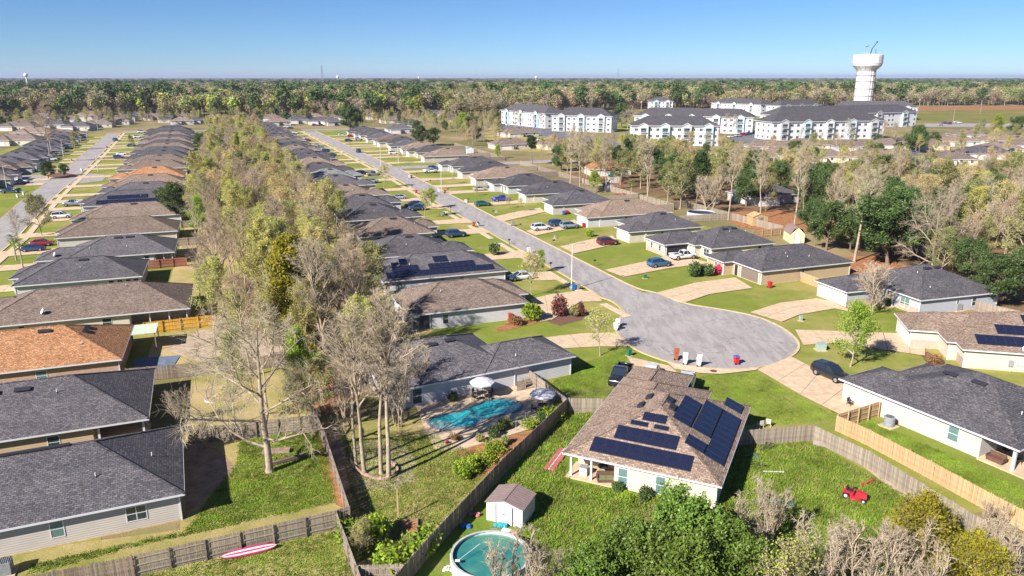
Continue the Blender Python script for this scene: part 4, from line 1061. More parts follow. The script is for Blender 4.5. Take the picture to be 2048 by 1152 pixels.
MROW = [(24.7, 'slate', 'near'), (44.9, 'brown', 'far'), (64.9, 'dark', 'near'), (82.5, 'dark', 'far'), (103.5, 'brown', 'near'), (126.2, 'slate', 'near'), (146, 'grey', 'far'), (166, 'dark', 'near'), (186, 'tan', 'near'), (206, 'dark', 'far'), (226, 'dark', 'near'), (246, 'brown', 'far'), (266, 'dark', 'near'), (286, 'slate', 'near'), (306, 'brown', 'far'), (326, 'dark', 'near'), (346, 'slate', 'far'), (366, 'dark', 'near'), (388, 'slate', 'near'), (410, 'dark', 'far')]
for i, (s, c, wg) in enumerate(MROW):
    sh = (tmain(s) - 6.6)
    row_house(f'{CN[c]} roofed house, {ORD[i]} beyond the stepped solar roof, left of the main street', s, 13.2 + (i % 3) * .4, -30.5 + sh, -10 + sh, c, ('white', 'cream', 'beige')[i % 3], 'E', BG, wing=wg, detail=1 if s < 160 else 0, drive='BG')
# right row
RG = 'houses on the right side of the main street'
h = house('dark roofed house with wide white garage door facing the turning circle', (53.24, 114.57), math.radians(17), [(7.7, -7, 24, 8.6, 'hip'), (0, 0, 13, 7.7, 'hip')], 'dark', 'grey',
          windows=[(0, 'W', -3.6, 1.9, 1.7, .45, 'green'), (0, 'S', 15.6, .6, .7, 1.2), (0, 'S', 18.9, .95, 1.5, .6)], garage=(1, 'W', 3.9, 5.2, M_DOOR), doors=[(0, 'W', -.9)], vents=2, pipes=2,
          wains=[(1, 'S', .5, 7.6, 1.15), (0, 'W', -6.5, -2.2, 1.0)])
porch(h, [(7.6, -.3), (7.6, -1.6)], (6.2, -2.0, 8.2, .6))
h = house('dark roofed house with bronze garage door and pink azalea at its porch', W(-9.3, 30.9), ROT, [(1.5, 0, 22.3, 12.7, 'hip'), (-.6, 8.2, 8, 14.2, 'hip')], 'dark', 'tan',
          windows=[(0, 'S', 11.0, .9, 1.4), (1, 'W', 11, 1.0, 1.5, .6, 'green')], garage=(0, 'W', 3.7, 4.9, M_DOORB), doors=[(0, 'W', 7.6)], vents=0, pipes=3, wains=[(1, 'W', 8.7, 10.3, 2.3)])
b_ = (6.9, -6.4, 22.7, 6.8, 'hip')
h = house('dark roofed house with an open garage and white pickup outside', W(15.7, 28.0), ROT, [b_, (0, 0, 12, 8.1, 'hip'), (5.5, -2.6, 12, 3.2, 'hip')], 'dark', 'cream',
          windows=[(0, 'W', -4.2, 1.9, 1.5, .6), (1, 'W', 2.3, .85, 1.6, .5), (1, 'W', 5.6, .85, 1.6, .5), (0, 'S', 19, .95, 1.3)], garage=(1, 'S', 3.4, 4.9, M_DARK), doors=[(0, 'W', -.6)], vents=2, pipes=2,  # dark door panel painted in for the shaded inside of the open garage
          wains=[(1, 'W', .5, 7.6, .95), (0, 'W', -5.9, -2.4, .8)])
RROW = [(29.5, 'dark', 'near', 27.6, 47.5, 'maroon parked car'), (48.7, 'tan', 'near', 26.7, 52.5, ''), (68.2, 'dark', 'near', 26.0, 46, ''), (88.5, 'dark', 'near', 26.2, 48, ''), (107, 'dark', 'far', 25, 46, ''), (128.2, 'tan', 'near', 23.7, 46, ''), (147, 'dark', 'near', 24.5, 46, ''), (165.5, 'dark', 'far', 23.7, 47, ''),
        (205, 'tan', 'near', 25, 45, ''), (224, 'dark', 'far', 24, 44, ''), (243, 'tan', 'near', 24, 44, ''), (261, 'slate', 'near', 22, 42, ''), (279, 'dark', 'far', 21, 41, ''), (297, 'brown', 'near', 21, 41, ''), (315, 'slate', 'near', 20, 40, ''), (333, 'dark', 'far', 20, 40, ''), (352, 'dark', 'near', 19, 39, ''), (372, 'dark', 'near', 18, 38, '')]
for i, (s, c, wg, t0, t1, _) in enumerate(RROW):
    hh = row_house(f'{CN[c]} roofed house, {ORD[i]} past the open garage, right of the main street', s, 13.2 + (i % 3) * .4, t0, t1, c, ('cream', 'white', 'beige')[i % 3], 'W', RG, wing=wg, detail=1 if s < 180 else 0, garm=M_DOOR, drive='RG' if i > 2 else None)
# cul-de-sac, right and bottom
bC1 = (4.7, -6.6, 24, 8.6, 'hip')
h = house('tan roofed house with solar panels and a dish at the right edge', (53.66, 96.19), math.radians(-13.5), [bC1, (0, 0, 12, 7.8, 'hip'), (3.6, -4.0, 12, 2, 'hip')], 'tan', 'cream',
          windows=[(1, 'S', 2.0, .01, .01)][:0], garage=(1, 'W', 3.9, 4.9, M_DOOR), doors=[(0, 'W', -1.6)], vents=0, pipes=1, wains=[(1, 'S', .5, 4.9, 1.15), (0, 'W', -6.1, -2.6, 1.2)])
f = zS(bC1)
solar_rect(h, 'S', 6.6, -5.6, 17.6, -3.9, 10, 1, f); solar_rect(h, 'S', 9.4, -3.5, 18, -1.8, 8, 1, f); solar_rect(h, 'S', 13.0, -1.3, 17, .3, 4, 1, f)
dish(h, 11.8, -6.2, EZ + .1, 3.9)
b = MB(); b.box(0, 0, .7, .5, .16, 1.5, M_ACGREY); b.box(.75, .02, 1.0, 1.15, .16, 1.45, M_WHITE2); b.box(1.3, .02, .95, 1.75, .16, 1.4, M_WHITE2); b.tube((.25, .08, 0), (.25, .08, .7), .03, .03, M_WHITE2, 6); b.tube((.9, .08, .1), (.9, .08, 1), .03, .03, M_WHITE2, 6)
link('meter_box', b.mesh('meter_box'), parent=h, loc=(10.2, -6.34, 0))
bC2 = (3.2, 0, 19.5, 15, 'hip')
h = house('dark grey roofed house with grey siding and covered patio, bottom right', (37.12, 79.2), math.radians(-61.3), [bC2, (0, .01, 9, 7.5, 'hip'), (1.9, 6.9, 10, 13, 'hip')], 'dark', 'paleclay',
          windows=[(0, 'S', 13.2, 1.15, 1.6, .6, 'green')], garage=(1, 'W', 3.7, 4.9, M_DOOR), doors=[(1, 'E', 3)][:0], vents=0, pipes=1, patio=(0, 'SE', 15.9, .45, 19.05, 4.4))
porch(h, [(18.95, .55), (18.95, 4.2)], (15.9, .1, 20.3, 4.8), r=.13)
for x, y in ((8.9, 5.9), (11.9, 6.0)): link('roof_vent', vent_box(), parent=h, loc=(x, y, EZ + y * PIT + .05), rz=(math.atan(PIT), 0, 0))
# the house with the two solar arrays
q1 = (0, 0, 14.2, 17.5, 'hip')
h = house('brown roofed house covered with solar panels beside the turning circle', (4.6, 61.75), math.radians(-24.7), [q1, (.0, 4, 9.8, 19.6, 'hip'), (.2, 9, 7.1, 23.3, 'hip')], 'tan', 'cream',
          windows=[(0, 'S', 5.6, .95, 1.75, .35, 'green'), (0, 'S', 9.0, .95, 1.75, .35, 'green')], garage=(2, 'N', 3.6, 4.9, M_DOOR), doors=[], vents=0, pipes=0, patio=(0, 'SW', .45, .45, 4.8, 3.2))
porch(h, [(.65, .6), (2.6, .6)], (.2, .2, 4.9, 3.3), r=.09)
f = lambda x, y: EZ + min(y, 14.2 - x) * PIT
S_ = lambda x, y: EZ + y * PIT
E_ = lambda x, y: EZ + (14.2 - x) * PIT
solar_rect(h, 'S', 2.3, .65, 11.4, 2.25, 8, 1, S_); solar_rect(h, 'S', 4.0, 2.5, 9.7, 4.0, 5, 1, S_); solar_rect(h, 'S', 5.9, 5.05, 8.1, 6.0, 2, 1, S_)
solar_rect(h, 'S', 5.0, 4.35, 6.6, 4.85, 1, 1, S_); solar_rect(h, 'S', 7.2, 4.35, 8.5, 4.8, 1, 1, S_)
solar_rect(h, 'E', 8.5, 6.2, 10.15, 11.8, 1, 5, E_); solar_rect(h, 'E', 10.3, 6.3, 12.0, 13.2, 1, 6, E_); solar_rect(h, 'E', 12.1, 3.0, 13.8, 13.2, 1, 9, E_); solar_rect(h, 'E', 10.3, 3.1, 12.0, 5.0, 1, 2, E_)
solar_rect(h, 'E', 11.9, 14.3, 13.6, 16.3, 1, 2, E_)
for x, y in ((7.55, 9.0), (8.05, 8.0)): link('roof_vent', cached('vent2', None), parent=h, loc=(x, y, E_(x, y) + .05), rz=(0, math.atan(PIT), 0))
for x, y in ((5.3, 10.3), (5.0, 8.3)): link('roof_vent', cached('vent2', None), parent=h, loc=(x, y, EZ + x * PIT + .05), rz=(0, -math.atan(PIT), 0))

# houses at the far ends and beyond
def lone(label, u, v, rz, w, d, roof, wall, group=None, wing=True, wallh=0.0):
    o = G(u, v); bl = [(0, 0, w, d, 'hip')]
    if wing: bl.append((w * .08, -2.6, w * .5, d * .6, 'hip'))
    return house(label, o, math.radians(rz), bl, roof, wall, [(0, 'S', w * .62, 1.2, 1.2), (0, 'S', w * .85, 1.2, 1.2)], (1 if wing else 0, 'S', w * .29, 4.8, M_DOOR), [], vents=1, pipes=0, group=group, detail=0, wallh=wallh)
EG = 'houses where the streets end, in front of the far woods'
ENDS = [(505, 262, 20, 17, 13, 'slate', 'grey'), (535, 252, 25, 18, 14, 'tan', 'cream'), (575, 248, 15, 18, 13, 'dark', 'white'), (615, 250, 10, 18, 13, 'dark', 'cream'), (650, 252, 30, 15, 13, 'slate', 'beige'), (735, 240, 20, 18, 13, 'dark', 'beige'), (845, 233, 15, 22, 13, 'dark', 'white'),
        (150, 236, 10, 20, 14, 'tan', 'cream'), (255, 238, 12, 18, 13, 'dark', 'white'), (315, 246, 20, 22, 14, 'slate', 'cream'), (355, 240, 30, 15, 12, 'tan', 'cream'), (405, 243, 15, 17, 13, 'tan', 'white'), (462, 238, 10, 16, 12, 'slate', 'beige'),
        (105, 247, 10, 20, 14, 'brown', 'white'), (40, 252, 5, 22, 14, 'brown', 'beige'), (-10, 262, 5, 26, 14, 'brown', 'cream'), (20, 276, 5, 24, 14, 'tan', 'beige'), (60, 240, 5, 22, 12, 'grey', 'white'), (165, 256, 15, 20, 14, 'brown', 'cream'), (210, 250, 10, 18, 13, 'brown', 'beige'), (-25, 292, 5, 26, 14, 'brown', 'cream')]
ENDS += [(482, 250, 20, 17, 13, 'dark', 'white'), (520, 243, 15, 18, 13, 'brown', 'white'), (560, 240, 25, 18, 13, 'slate', 'cream'), (605, 241, 10, 18, 13, 'tan', 'white'), (640, 243, 20, 18, 13, 'brown', 'cream'), (680, 244, 20, 18, 13, 'slate', 'white'), (765, 247, 25, 20, 13, 'brown', 'beige'), (800, 256, 25, 18, 13, 'dark', 'cream'), (775, 268, 20, 18, 13, 'slate', 'white'), (880, 246, 20, 20, 13, 'brown', 'cream'),
         (285, 241, 15, 18, 13, 'brown', 'cream'), (340, 250, 20, 18, 13, 'tan', 'white'), (380, 248, 20, 17, 13, 'dark', 'cream'), (430, 249, 20, 18, 13, 'slate', 'white'), (225, 243, 10, 18, 13, 'slate', 'white'), (75, 258, 5, 20, 14, 'dark', 'white'), (120, 262, 5, 20, 14, 'slate', 'cream')]
for i, (u, v, r, w, d, c, wl) in enumerate(ENDS):
    lone(f'{CN[c]} roofed house, {ORD[i]} of the scattered houses before the far woods', u, v, r, w, d, c, wl, EG, True, .5)
o = lone('two storey white house with tan gabled roof behind the left street', 152, 247, 8, 17, 11, 'tan', 'white', None, False, 2.9)
# second neighbourhood at the right, seen between the trees
NG = 'houses of the second neighbourhood beyond the right hand woods'
NEI = [(1405, 332, 12, 20, 13, 'tan', 'white'), (1462, 322, 0, 20, 13, 'tan', 'cream'), (1535, 318, -5, 24, 14, 'tan', 'cream'), (1605, 325, -5, 20, 13, 'brown', 'cream'), (1500, 303, 0, 20, 13, 'brown', 'white'), (1575, 300, 0, 22, 13, 'tan', 'cream'), (1670, 303, -5, 22, 13, 'brown', 'white'), (1745, 300, -5, 24, 14, 'brown', 'white'), (1820, 300, -5, 20, 13, 'brown', 'cream'),
       (1700, 325, -10, 30, 14, 'tan', 'cream'), (1790, 330, -8, 17, 14, 'dark', 'white'), (1865, 330, -10, 18, 14, 'brown', 'cream'), (1925, 318, -12, 22, 14, 'dark', 'white'), (1960, 308, -12, 20, 13, 'brown', 'cream'), (1880, 292, -10, 20, 13, 'tan', 'white'), (1905, 278, -10, 20, 13, 'brown', 'white'), (1960, 290, -10, 22, 13, 'tan', 'cream'), (2020, 300, -12, 22, 13, 'brown', 'cream'), (2030, 330, -12, 22, 13, 'tan', 'cream'), (1830, 285, -8, 20, 13, 'brown', 'cream'),
       (1925, 372, -14, 20, 13, 'slate', 'white'), (1500, 412, 20, 18, 12, 'slate', 'white'), (1010, 275, 25, 24, 13, 'brown', 'cream'), (1085, 300, 15, 20, 14, 'brown', 'cream'), (990, 300, 20, 20, 13, 'brown', 'beige')]
for i, (u, v, r, w, d, c, wl) in enumerate(NEI):
    lone(f'{CN[c]} roofed house, {ORD[i]} of the homes beyond the right hand trees', u, v, r, w, d, c, wl, NG)
lone('orange roofed house with a pale gable among the trees at centre right', 1178, 352, 10, 17, 14, 'orange', 'cream', None)

# ---------------------------------------------------------------- fences
def fence(label, pts, m, rails=1, near=True, h=1.8, pw=0.14, gap=0.014, group=None, post_every=2.4, name='wooden_fence', cat='fence'):
    """rails=+1/-1: rails and posts on the left / right of the run as walked; pickets on the other face"""
    root = link(name, None, loc=(pts[0][0], pts[0][1], 0), label=label, cat=cat, group=group)
    ox, oy = pts[0]; R = random.Random(int(ox * 13 + oy * 7)); left = 300
    run = MB(); run2 = MB()
    pk = cached(('picket', m.name, h, pw), lambda: (lambda k: (k.add([(-pw/2,-.011,.04),(pw/2,-.011,.04),(pw/2,.011,.04),(-pw/2,.011,.04),(-pw/2,-.011,h-.05),(pw/2,-.011,h-.05),(pw/2,.011,h-.05),(-pw/2,.011,h-.05),(-pw*.22,-.011,h),(pw*.22,-.011,h),(pw*.22,.011,h),(-pw*.22,.011,h)],
         [(0,1,9,8) if False else (0,1,5,4),(4,5,9,8),(1,2,6,5),(5,6,10,9),(2,3,7,6),(6,7,11,10),(3,0,4,7),(7,4,8,11),(8,9,10,11)], m), k.mesh('picket'))[1])(MB()))
    po = cached(('post', m.name, h), lambda: (lambda k: (k.box(-.05,-.05,-.3,.05,.05,h+.03,m), k.mesh('post'))[1])(MB()))
    for i in range(len(pts) - 1):
        a, c = Vector(pts[i]) - Vector((ox, oy)), Vector(pts[i+1]) - Vector((ox, oy)); d = c - a; L = d.length; ang = math.atan2(d.y, d.x); d.normalize(); nn = Vector((-d.y, d.x)) * rails
        n = max(1, int(L / (pw + gap)))
        for k in range(n):
            p = a + d * ((k + .5) * L / n) - nn * .012
            if near and left > 0:
                o = link('picket', pk, parent=root, loc=(p.x, p.y, R.uniform(-.02, .02)), rz=(0, R.gauss(0, .008), ang)); left -= 1
            else:
                dx, dy = d.x * pw / 2, d.y * pw / 2; z = h + R.uniform(-.03, .02)
                run.add([(p.x-dx, p.y-dy, .04), (p.x+dx, p.y+dy, .04), (p.x+dx, p.y+dy, z), (p.x-dx, p.y-dy, z)], [(0,1,2,3)], m)
        m2 = max(1, round(L / post_every))
        for k in range(m2 + (1 if i == len(pts) - 2 else 0)):
            p = a + d * (k * L / m2) + nn * .10
            if near: link('post', po, parent=root, loc=(p.x, p.y, R.uniform(-.04, .02)), rz=ang)
            else: run2.box(p.x-.05, p.y-.05, 0, p.x+.05, p.y+.05, h, m)
        for zz in (.35, h*.53, h-.28):
            for k in range(m2):
                p, q = a + d * (k * L / m2) + nn * .03, a + d * ((k + 1) * L / m2) + nn * .03
                if near:
                    rb = MB(); rb.box(-(q-p).length/2, -.02, -.045, (q-p).length/2, .02, .045, m); key = ('rail', m.name, round((q-p).length, 1))
                    c_ = (p + q) / 2; link('rail', cached(key, lambda: rb.mesh('rail')), parent=root, loc=(c_.x, c_.y, zz + R.gauss(0, .01)), rz=ang)
                else: run2.beam((p.x, p.y, zz), (q.x, q.y, zz), .04, .09, m)
    if run.v: link('picket_run', run.mesh('picket_run'), parent=root, kind='stuff')
    if run2.v: link('rail_frame', run2.mesh('rail_frame'), parent=root)
    return root
T18 = lambda *q: [G(u, v, 1.8) for u, v in q]
fence('weathered grey fence at the bottom left, smooth pickets towards the camera', T18((-60, 1175), (262, 1112)), M_WOODD, rails=1)
fence('weathered grey fence with rails facing out, above the striped board', T18((262, 1112), (672, 1020)), M_WOOD, rails=-1)
fence('short weathered fence piece at the corner of the left hand yards', T18((672, 1020), (698, 1012)), M_WOOD, rails=-1, post_every=1.2)
fence('grey fence seen end on between the dirt path and the tree ring', T18((698, 1012), (648, 862), (617, 792)), M_WOOD, rails=1)
fence('grey fence with rails facing out behind the leafless tree at left', T18((375, 856), (466, 848), (640, 828)), M_WOOD, rails=-1)
fence('brown picket fence between orange roof and the dark roofed house', T18((250, 737), (463, 719), (600, 702)), M_WOODD, rails=1)
fence('golden stained fence between orange roof and the brown roof', T18((286, 645), (430, 629)), M_WOODY, rails=-1)
fence('reddish brown fence behind the slate roofed house, left row', T18((289, 521), (372, 514)), mat('red_stain_wood', (0.30, 0.12, 0.075), 0.9, noise=(2.5, 0.3)), rails=-1, h=1.8)
fence('weathered fence running off the bottom edge left of the garden beds', T18((672, 1022), (712, 1128), (745, 1220)), M_WOOD, rails=-1)
fence('low end fence with rails at the very bottom beside the garden beds', T18((716, 1130), (806, 1128)), M_WOOD, rails=-1)
fence('long dark picket fence between the pool yard and the metal shed', T18((760, 1185), (860, 1070), (1005, 917), (1134, 797)), M_WOODD, rails=1)
fence('slanting fence between pool deck and the green side lawn', T18((1134, 797), (1056, 738)), M_WOOD, rails=1)
fence('short picket fence joining the pool yard to the solar roofed house', T18((1138, 796), (1208, 797)), M_WOOD, rails=1)
fence('weathered picket fence curving round the overgrown yard at right', T18((1480, 861), (1560, 855), (1628, 850), (1741, 903), (1848, 968), (1968, 1040), (2100, 1130)), M_WOOD, rails=1)
fence('new pine picket fence running to the right edge', T18((1674, 830), (1741, 860), (1862, 922), (1982, 986), (2110, 1052)), M_WOODN, rails=1)
fence('new pine gate panel with rails beside the air conditioner', T18((1675, 829), (1759, 803)), M_WOODN, rails=-1, name='wooden_gate', cat='gate', post_every=1.8)
fence('pale grey fence beyond the round black pool, right side', T18((1361, 431), (1465, 426)), M_WOOD, rails=1)
fence('pale grey fence slanting towards the woods behind the open garage', T18((1465, 426), (1566, 451)), M_WOOD, rails=1)
fence('pale fence behind the round black pool and the tan roof', T18((1374, 402), (1461, 425)), M_WOOD, rails=-1, near=False)
fence('dark brown fence panel behind the tan roofed house', T18((1335, 404), (1375, 402)), M_WOODD, rails=-1, near=False)
fence('brown post and rail fence beside the yellow shed', T18((1506, 461), (1580, 454)), M_WOODN, rails=-1, near=False)
fence('new fence panel in the gap beside the tan sided house', T18((1603, 544), (1637, 556)), M_WOODN, rails=1)
fence('weathered fence behind the grey sided house at right', T18((1952, 600), (1998, 613), (2080, 630)), M_WOOD, rails=1)
BF = 'back garden fences of the left row'
for i, s in enumerate((62, 84, 106, 126, 144, 166, 192, 214, 235, 255, 275, 295)):
    fence(f'plain wooden back garden fence of the left row, {ORD[i]} from the front', [W(s, -66), W(s, -57)], M_WOOD, rails=-1, near=False, group=BF)
BF2 = 'back garden fences of the right row'
for i, s in enumerate((64, 84, 104, 124, 144, 164, 202, 222, 242, 262)):
    fence(f'plain wooden back garden fence of the right row, {ORD[i]} from the front', [W(s, 50), W(s, 61), W(s + 19, 61)], M_WOOD, rails=1, near=False, group=BF2)

# ---------------------------------------------------------------- vehicles
PAINT = {'white': (0.74, 0.75, 0.77), 'silver': (0.42, 0.44, 0.47), 'grey': (0.20, 0.21, 0.23), 'black': (0.018, 0.02, 0.028), 'navy': (0.03, 0.06, 0.16), 'blue': (0.04, 0.13, 0.26), 'bright blue': (0.03, 0.06, 0.40),
         'teal': (0.03, 0.12, 0.14), 'red': (0.36, 0.02, 0.035), 'maroon': (0.16, 0.02, 0.03), 'purple': (0.18, 0.04, 0.22), 'steel': (0.26, 0.32, 0.40), 'tan': (0.42, 0.36, 0.28)}
def paint(c):
    m = mat('paint_' + c.replace(' ', '_'), PAINT[c], 0.28, metal=0.15, spec=0.6)
    m.node_tree.nodes['Principled BSDF'].inputs['Coat Weight'].default_value = 0.6
    m.node_tree.nodes['Principled BSDF'].inputs['Coat Roughness'].default_value = 0.08
    return m
# stations: x, bottom z, top z (at centre), half width ; the body is lofted through them, front = +x
SHAPES = {
 'sedan': dict(L=4.75, body=[(-2.38,.42,.80,.70),(-2.30,.30,.98,.82),(-1.9,.22,1.02,.89),(-1.0,.20,.98,.92),(0.4,.20,.95,.92),(1.2,.20,.93,.91),(1.9,.24,.82,.86),(2.28,.32,.70,.74),(2.37,.42,.60,.62)],
               cab=[(-1.75,1.00,.80),(-1.05,1.40,.66),(-.1,1.46,.64),(.35,1.42,.64),(1.15,.95,.80)], wx=(-1.42, 1.42), wr=.33),
 'suv': dict(L=4.8, body=[(-2.40,.50,.95,.78),(-2.34,.36,1.08,.88),(-1.9,.26,1.12,.94),(-1.0,.24,1.10,.96),(0.4,.24,1.07,.96),(1.1,.24,1.05,.95),(1.9,.28,.98,.90),(2.3,.36,.86,.80),(2.40,.46,.74,.70)],
             cab=[(-2.28,1.08,.84),(-1.98,1.62,.70),(-.6,1.74,.70),(.3,1.68,.69),(1.12,1.05,.84)], wx=(-1.42, 1.48), wr=.37),
 'pickup': dict(L=5.7, body=[(-2.85,.52,.86,.86),(-2.82,.42,.90,.94),(-.55,.34,.92,.97),(-.45,.34,1.16,.97),(0.9,.34,1.15,.97),(1.2,.34,1.15,.96),(2.2,.38,1.10,.92),(2.72,.44,1.00,.84),(2.82,.52,.84,.76)],
                cab=[(-.52,1.15,.86),(-.38,1.72,.74),(.4,1.84,.74),(.75,1.80,.73),(1.35,1.14,.86)], wx=(-1.75, 1.85), wr=.41, bed=True),
 'van': dict(L=5.1, body=[(-2.55,.45,1.0,.88),(-2.5,.32,1.12,.94),(-1.9,.25,1.15,.98),(0,.24,1.12,.98),(1.3,.24,1.06,.96),(2.1,.28,.95,.90),(2.45,.36,.80,.80),(2.53,.46,.68,.70)],
             cab=[(-2.45,1.12,.88),(-2.3,1.70,.76),(-.6,1.80,.76),(.7,1.72,.74),(1.75,1.04,.86)], wx=(-1.55, 1.55), wr=.35)}
def car_meshes(kind, color):
    S = SHAPES[kind]; P = paint(color)
    def body():
        b = MB(); st = S['body']; n = 10; vs = []
        for (x, z0, z1, w) in st:
            a = w; h = z1 - z0
            vs += [(x, -a*.86, z0), (x, -a, z0 + h*.22), (x, -a*1.0, z0 + h*.60), (x, -a*.955, z1 - h*.10), (x, -a*.84, z1),
                   (x, a*.84, z1), (x, a*.955, z1 - h*.10), (x, a, z0 + h*.60), (x, a, z0 + h*.22), (x, a*.86, z0)]
        fs = [(k*n+i, (k+1)*n+i, (k+1)*n+(i+1)%n, k*n+(i+1)%n) for k in range(len(st)-1) for i in range(n)]
        fs += [tuple(range(n)), tuple(range((len(st)-1)*n, len(st)*n))[::-1]]
        b.add(vs, fs, P)
        if S.get('bed'):
            b.box(-2.84, -.97, .88, -.47, -.88, 1.24, P); b.box(-2.84, .88, .88, -.47, .97, 1.24, P); b.box(-2.85, -.88, .88, -2.77, .88, 1.22, P); b.box(-2.77, -.88, .88, -.50, .88, .925, M_RUBBER)
        # wheel wells and bumpers
        for wx in S['wx']:
            for s in (-1, 1):
                b.tube((wx, s*.70, S['wr']), (wx, s*(S['body'][3][3] + .012), S['wr']), S['wr']*1.18, S['wr']*1.18, M_RUBBER, 14)
        xf, xr = st[-1][0], st[0][0]
        b.box(xf-.10, -.55, .36, xf+.02, .55, .50, M_RUBBER); b.box(xr-.02, -.60, .42, xr+.08, .60, .54, M_RUBBER)
        b.box(xf-.16, -.40, .56, xf+.012, .40, .70, M_RUBBER)
        me = b.mesh('body', True); return me
    def glass():
        b = MB(); c = S['cab']; vs = []
        for (x, z, w) in c: vs += [(x, -w, z), (x, w, z)]
        n = len(c); zb = c[0][1] - .06; wb = c[0][2] + .02
        fs = [(2*i, 2*i+1, 2*i+3, 2*i+2) for i in range(n-1)]
        o = 2*n; x0, x1 = c[0][0], c[-1][0]
        mids = [x0 + (x1 - x0) * k / (n-1) for k in range(n)]
        for x in mids: vs += [(x, -wb, zb), (x, wb, zb)]
        for i in range(n-1):
            fs += [(2*i, 2*i+2, o+2*i+2, o+2*i), (2*i+1, o+2*i+1, o+2*i+3, 2*i+3)]
        b.add(vs, fs, M_CARGLASS); return b.mesh('glazing')
    def roof():
        b = MB(); c = S['cab']
        P0, P1, P2, P3, P4 = c
        vs = []
        for (x, z, w) in (P1, P2, P3): vs += [(x, -w - .015, z - .03), (x, -w*.9, z + .03), (x, w*.9, z + .03), (x, w + .015, z - .03)]
        b.add(vs, [(4*k+i, 4*k+4+i, 4*k+5+i, 4*k+1+i) for k in range(2) for i in range(3)] + [(0,1,2,3), (11,10,9,8)], P)
        for s in (-1, 1):
            b.beam((P0[0], s*(P0[2]+.01), P0[1]-.03), (P1[0], s*(P1[2]+.005), P1[1]), .10, .10, P)
            b.beam((P4[0], s*(P4[2]+.01), P4[1]-.03), (P3[0], s*(P3[2]+.005), P3[1]), .07, .07, P)
            xm = (P2[0] + P3[0]) / 2 - .1; b.beam((xm, s*(P0[2]+.015), P0[1]-.05), (xm, s*(P2[2]+.01), P2[1]-.02), .08, .05, P)
        return b.mesh('roof')
    def wheel():
        b = MB(); r = S['wr']; b.tube((0, -.11, 0), (0, .11, 0), r, r, M_RUBBER, 14); return b.mesh('wheel')
    def rim():
        b = MB(); r = S['wr']; b.tube((0, -.118, 0), (0, .118, 0), r*.64, r*.64, M_CHROME, 10); return b.mesh('rim')
    def lamp(): 
        b = MB(); b.box(-.16, -.17, -.06, .05, .17, .07, mat('lamp_glass', (0.6, 0.62, 0.65), 0.1, spec=0.9)); return b.mesh('headlight')
    def tail():
        b = MB(); b.box(-.05, -.12, -.13, .10, .12, .13, mat('tail_glass', (0.30, 0.01, 0.01), 0.2, spec=0.8)); return b.mesh('taillight')
    return [cached((kind, color, k), f) for k, f in (('body', body), ('glass', glass), ('roof', roof))] + [cached((kind, k), f) for k, f in (('wheel', wheel), ('rim', rim), ('lamp', lamp), ('tail', tail))]
def car(kind, color, p, ang, label, group=None, detail=2):
    """p ground point, ang = bearing of the nose in degrees"""
    S = SHAPES[kind]; bo, gl, ro, wh, ri, la, ta = car_meshes(kind, color)
    z = 0.15
    r = link('pickup_truck' if kind == 'pickup' else {'suv': 'parked_suv', 'van': 'parked_van', 'sedan': 'parked_car'}[kind], None, loc=(p[0], p[1], z), rz=math.radians(ang), label=label, cat={'pickup': 'pickup truck', 'suv': 'car', 'van': 'van', 'sedan': 'car'}[kind], group=group)
    link('body', bo, parent=r); link('glazing', gl, parent=r); link('roof', ro, parent=r)
    if detail > 0:
        w = S['body'][3][3]
        for wx in S['wx']:
            for s in (-1, 1):
                q = link('wheel', wh, parent=r, loc=(wx, s*(w-.10), S['wr']))
                if detail > 1: link('rim', ri, parent=q)
    if detail > 1:
        x1, z1 = S['body'][-2][0], S['body'][-2][2]
        for s in (-1, 1):
            link('headlight', la, parent=r, loc=(x1 - .02, s*.56, z1 - .14), rz=s*-.25); link('taillight', ta, parent=r, loc=(S['body'][1][0], s*(S['body'][1][3] - .14), S['body'][1][2] - .22))
    return r
A = SA
def carp(kind, color, u, v, ang, label, detail=2, group=None): car(kind, color, G(u, v), ang, label, group, detail)
carp('suv', 'black', 1660, 757, -62, 'blue black suv on the driveway of the bottom right house')
carp('pickup', 'black', 1241, 762, -112, 'black pickup on the grass beside the solar roofed house')
carp('suv', 'white', 1302, 757, 75, 'white suv parked beyond the garage of the solar roofed house')
carp('van', 'white', 1372, 777, 70, 'white van partly hidden by the garage of the solar roofed house')
carp('sedan', 'white', 1041, 560, 200, 'white car on the drive beside the stepped solar roof')
carp('suv', 'maroon', 1215, 490, 20, 'maroon suv on the drive past the open garage')
carp('suv', 'blue', 1318, 534, 22, 'blue suv on the driveway behind the white pickup')
carp('pickup', 'white', 1366, 519, 20, 'white pickup outside the open garage')
carp('suv', 'white', 1082, 461, 22, 'white suv nearest the street on the tan roofed house drive')
carp('suv', 'navy', 1116, 453, 20, 'dark blue car between white and silver cars')
carp('suv', 'steel', 1139, 457, 20, 'pale blue suv by the garage of the tan roofed house', 2)
carp('suv', 'navy', 912, 474, 25, 'dark blue suv on a drive left of the main street')
carp('pickup', 'bright blue', 1003, 403, 20, 'bright blue pickup on the lawn drive, right of the street')
carp('sedan', 'teal', 965, 412, 20, 'dark teal sedan beside the bright blue pickup')
carp('sedan', 'silver', 960, 382, 18, 'silver sedan on a drive below the tan roof')
carp('suv', 'bright blue', 990, 379, 20, 'blue car tight against the garage beside the silver sedan')
carp('sedan', 'silver', 798, 399, 205, 'silver car left of the street beneath the white dish roof')
carp('suv', 'black', 826, 415, 205, 'black suv left of the street behind a dark roof')
carp('suv', 'navy', 833, 421, 205, 'dark car partly behind the black suv left of the street')
carp('pickup', 'white', 861, 346, 20, 'white pickup on the corner lot beyond the side street')
carp('suv', 'navy', 868, 340, 20, 'navy suv behind the white pickup on the corner lot', 1)
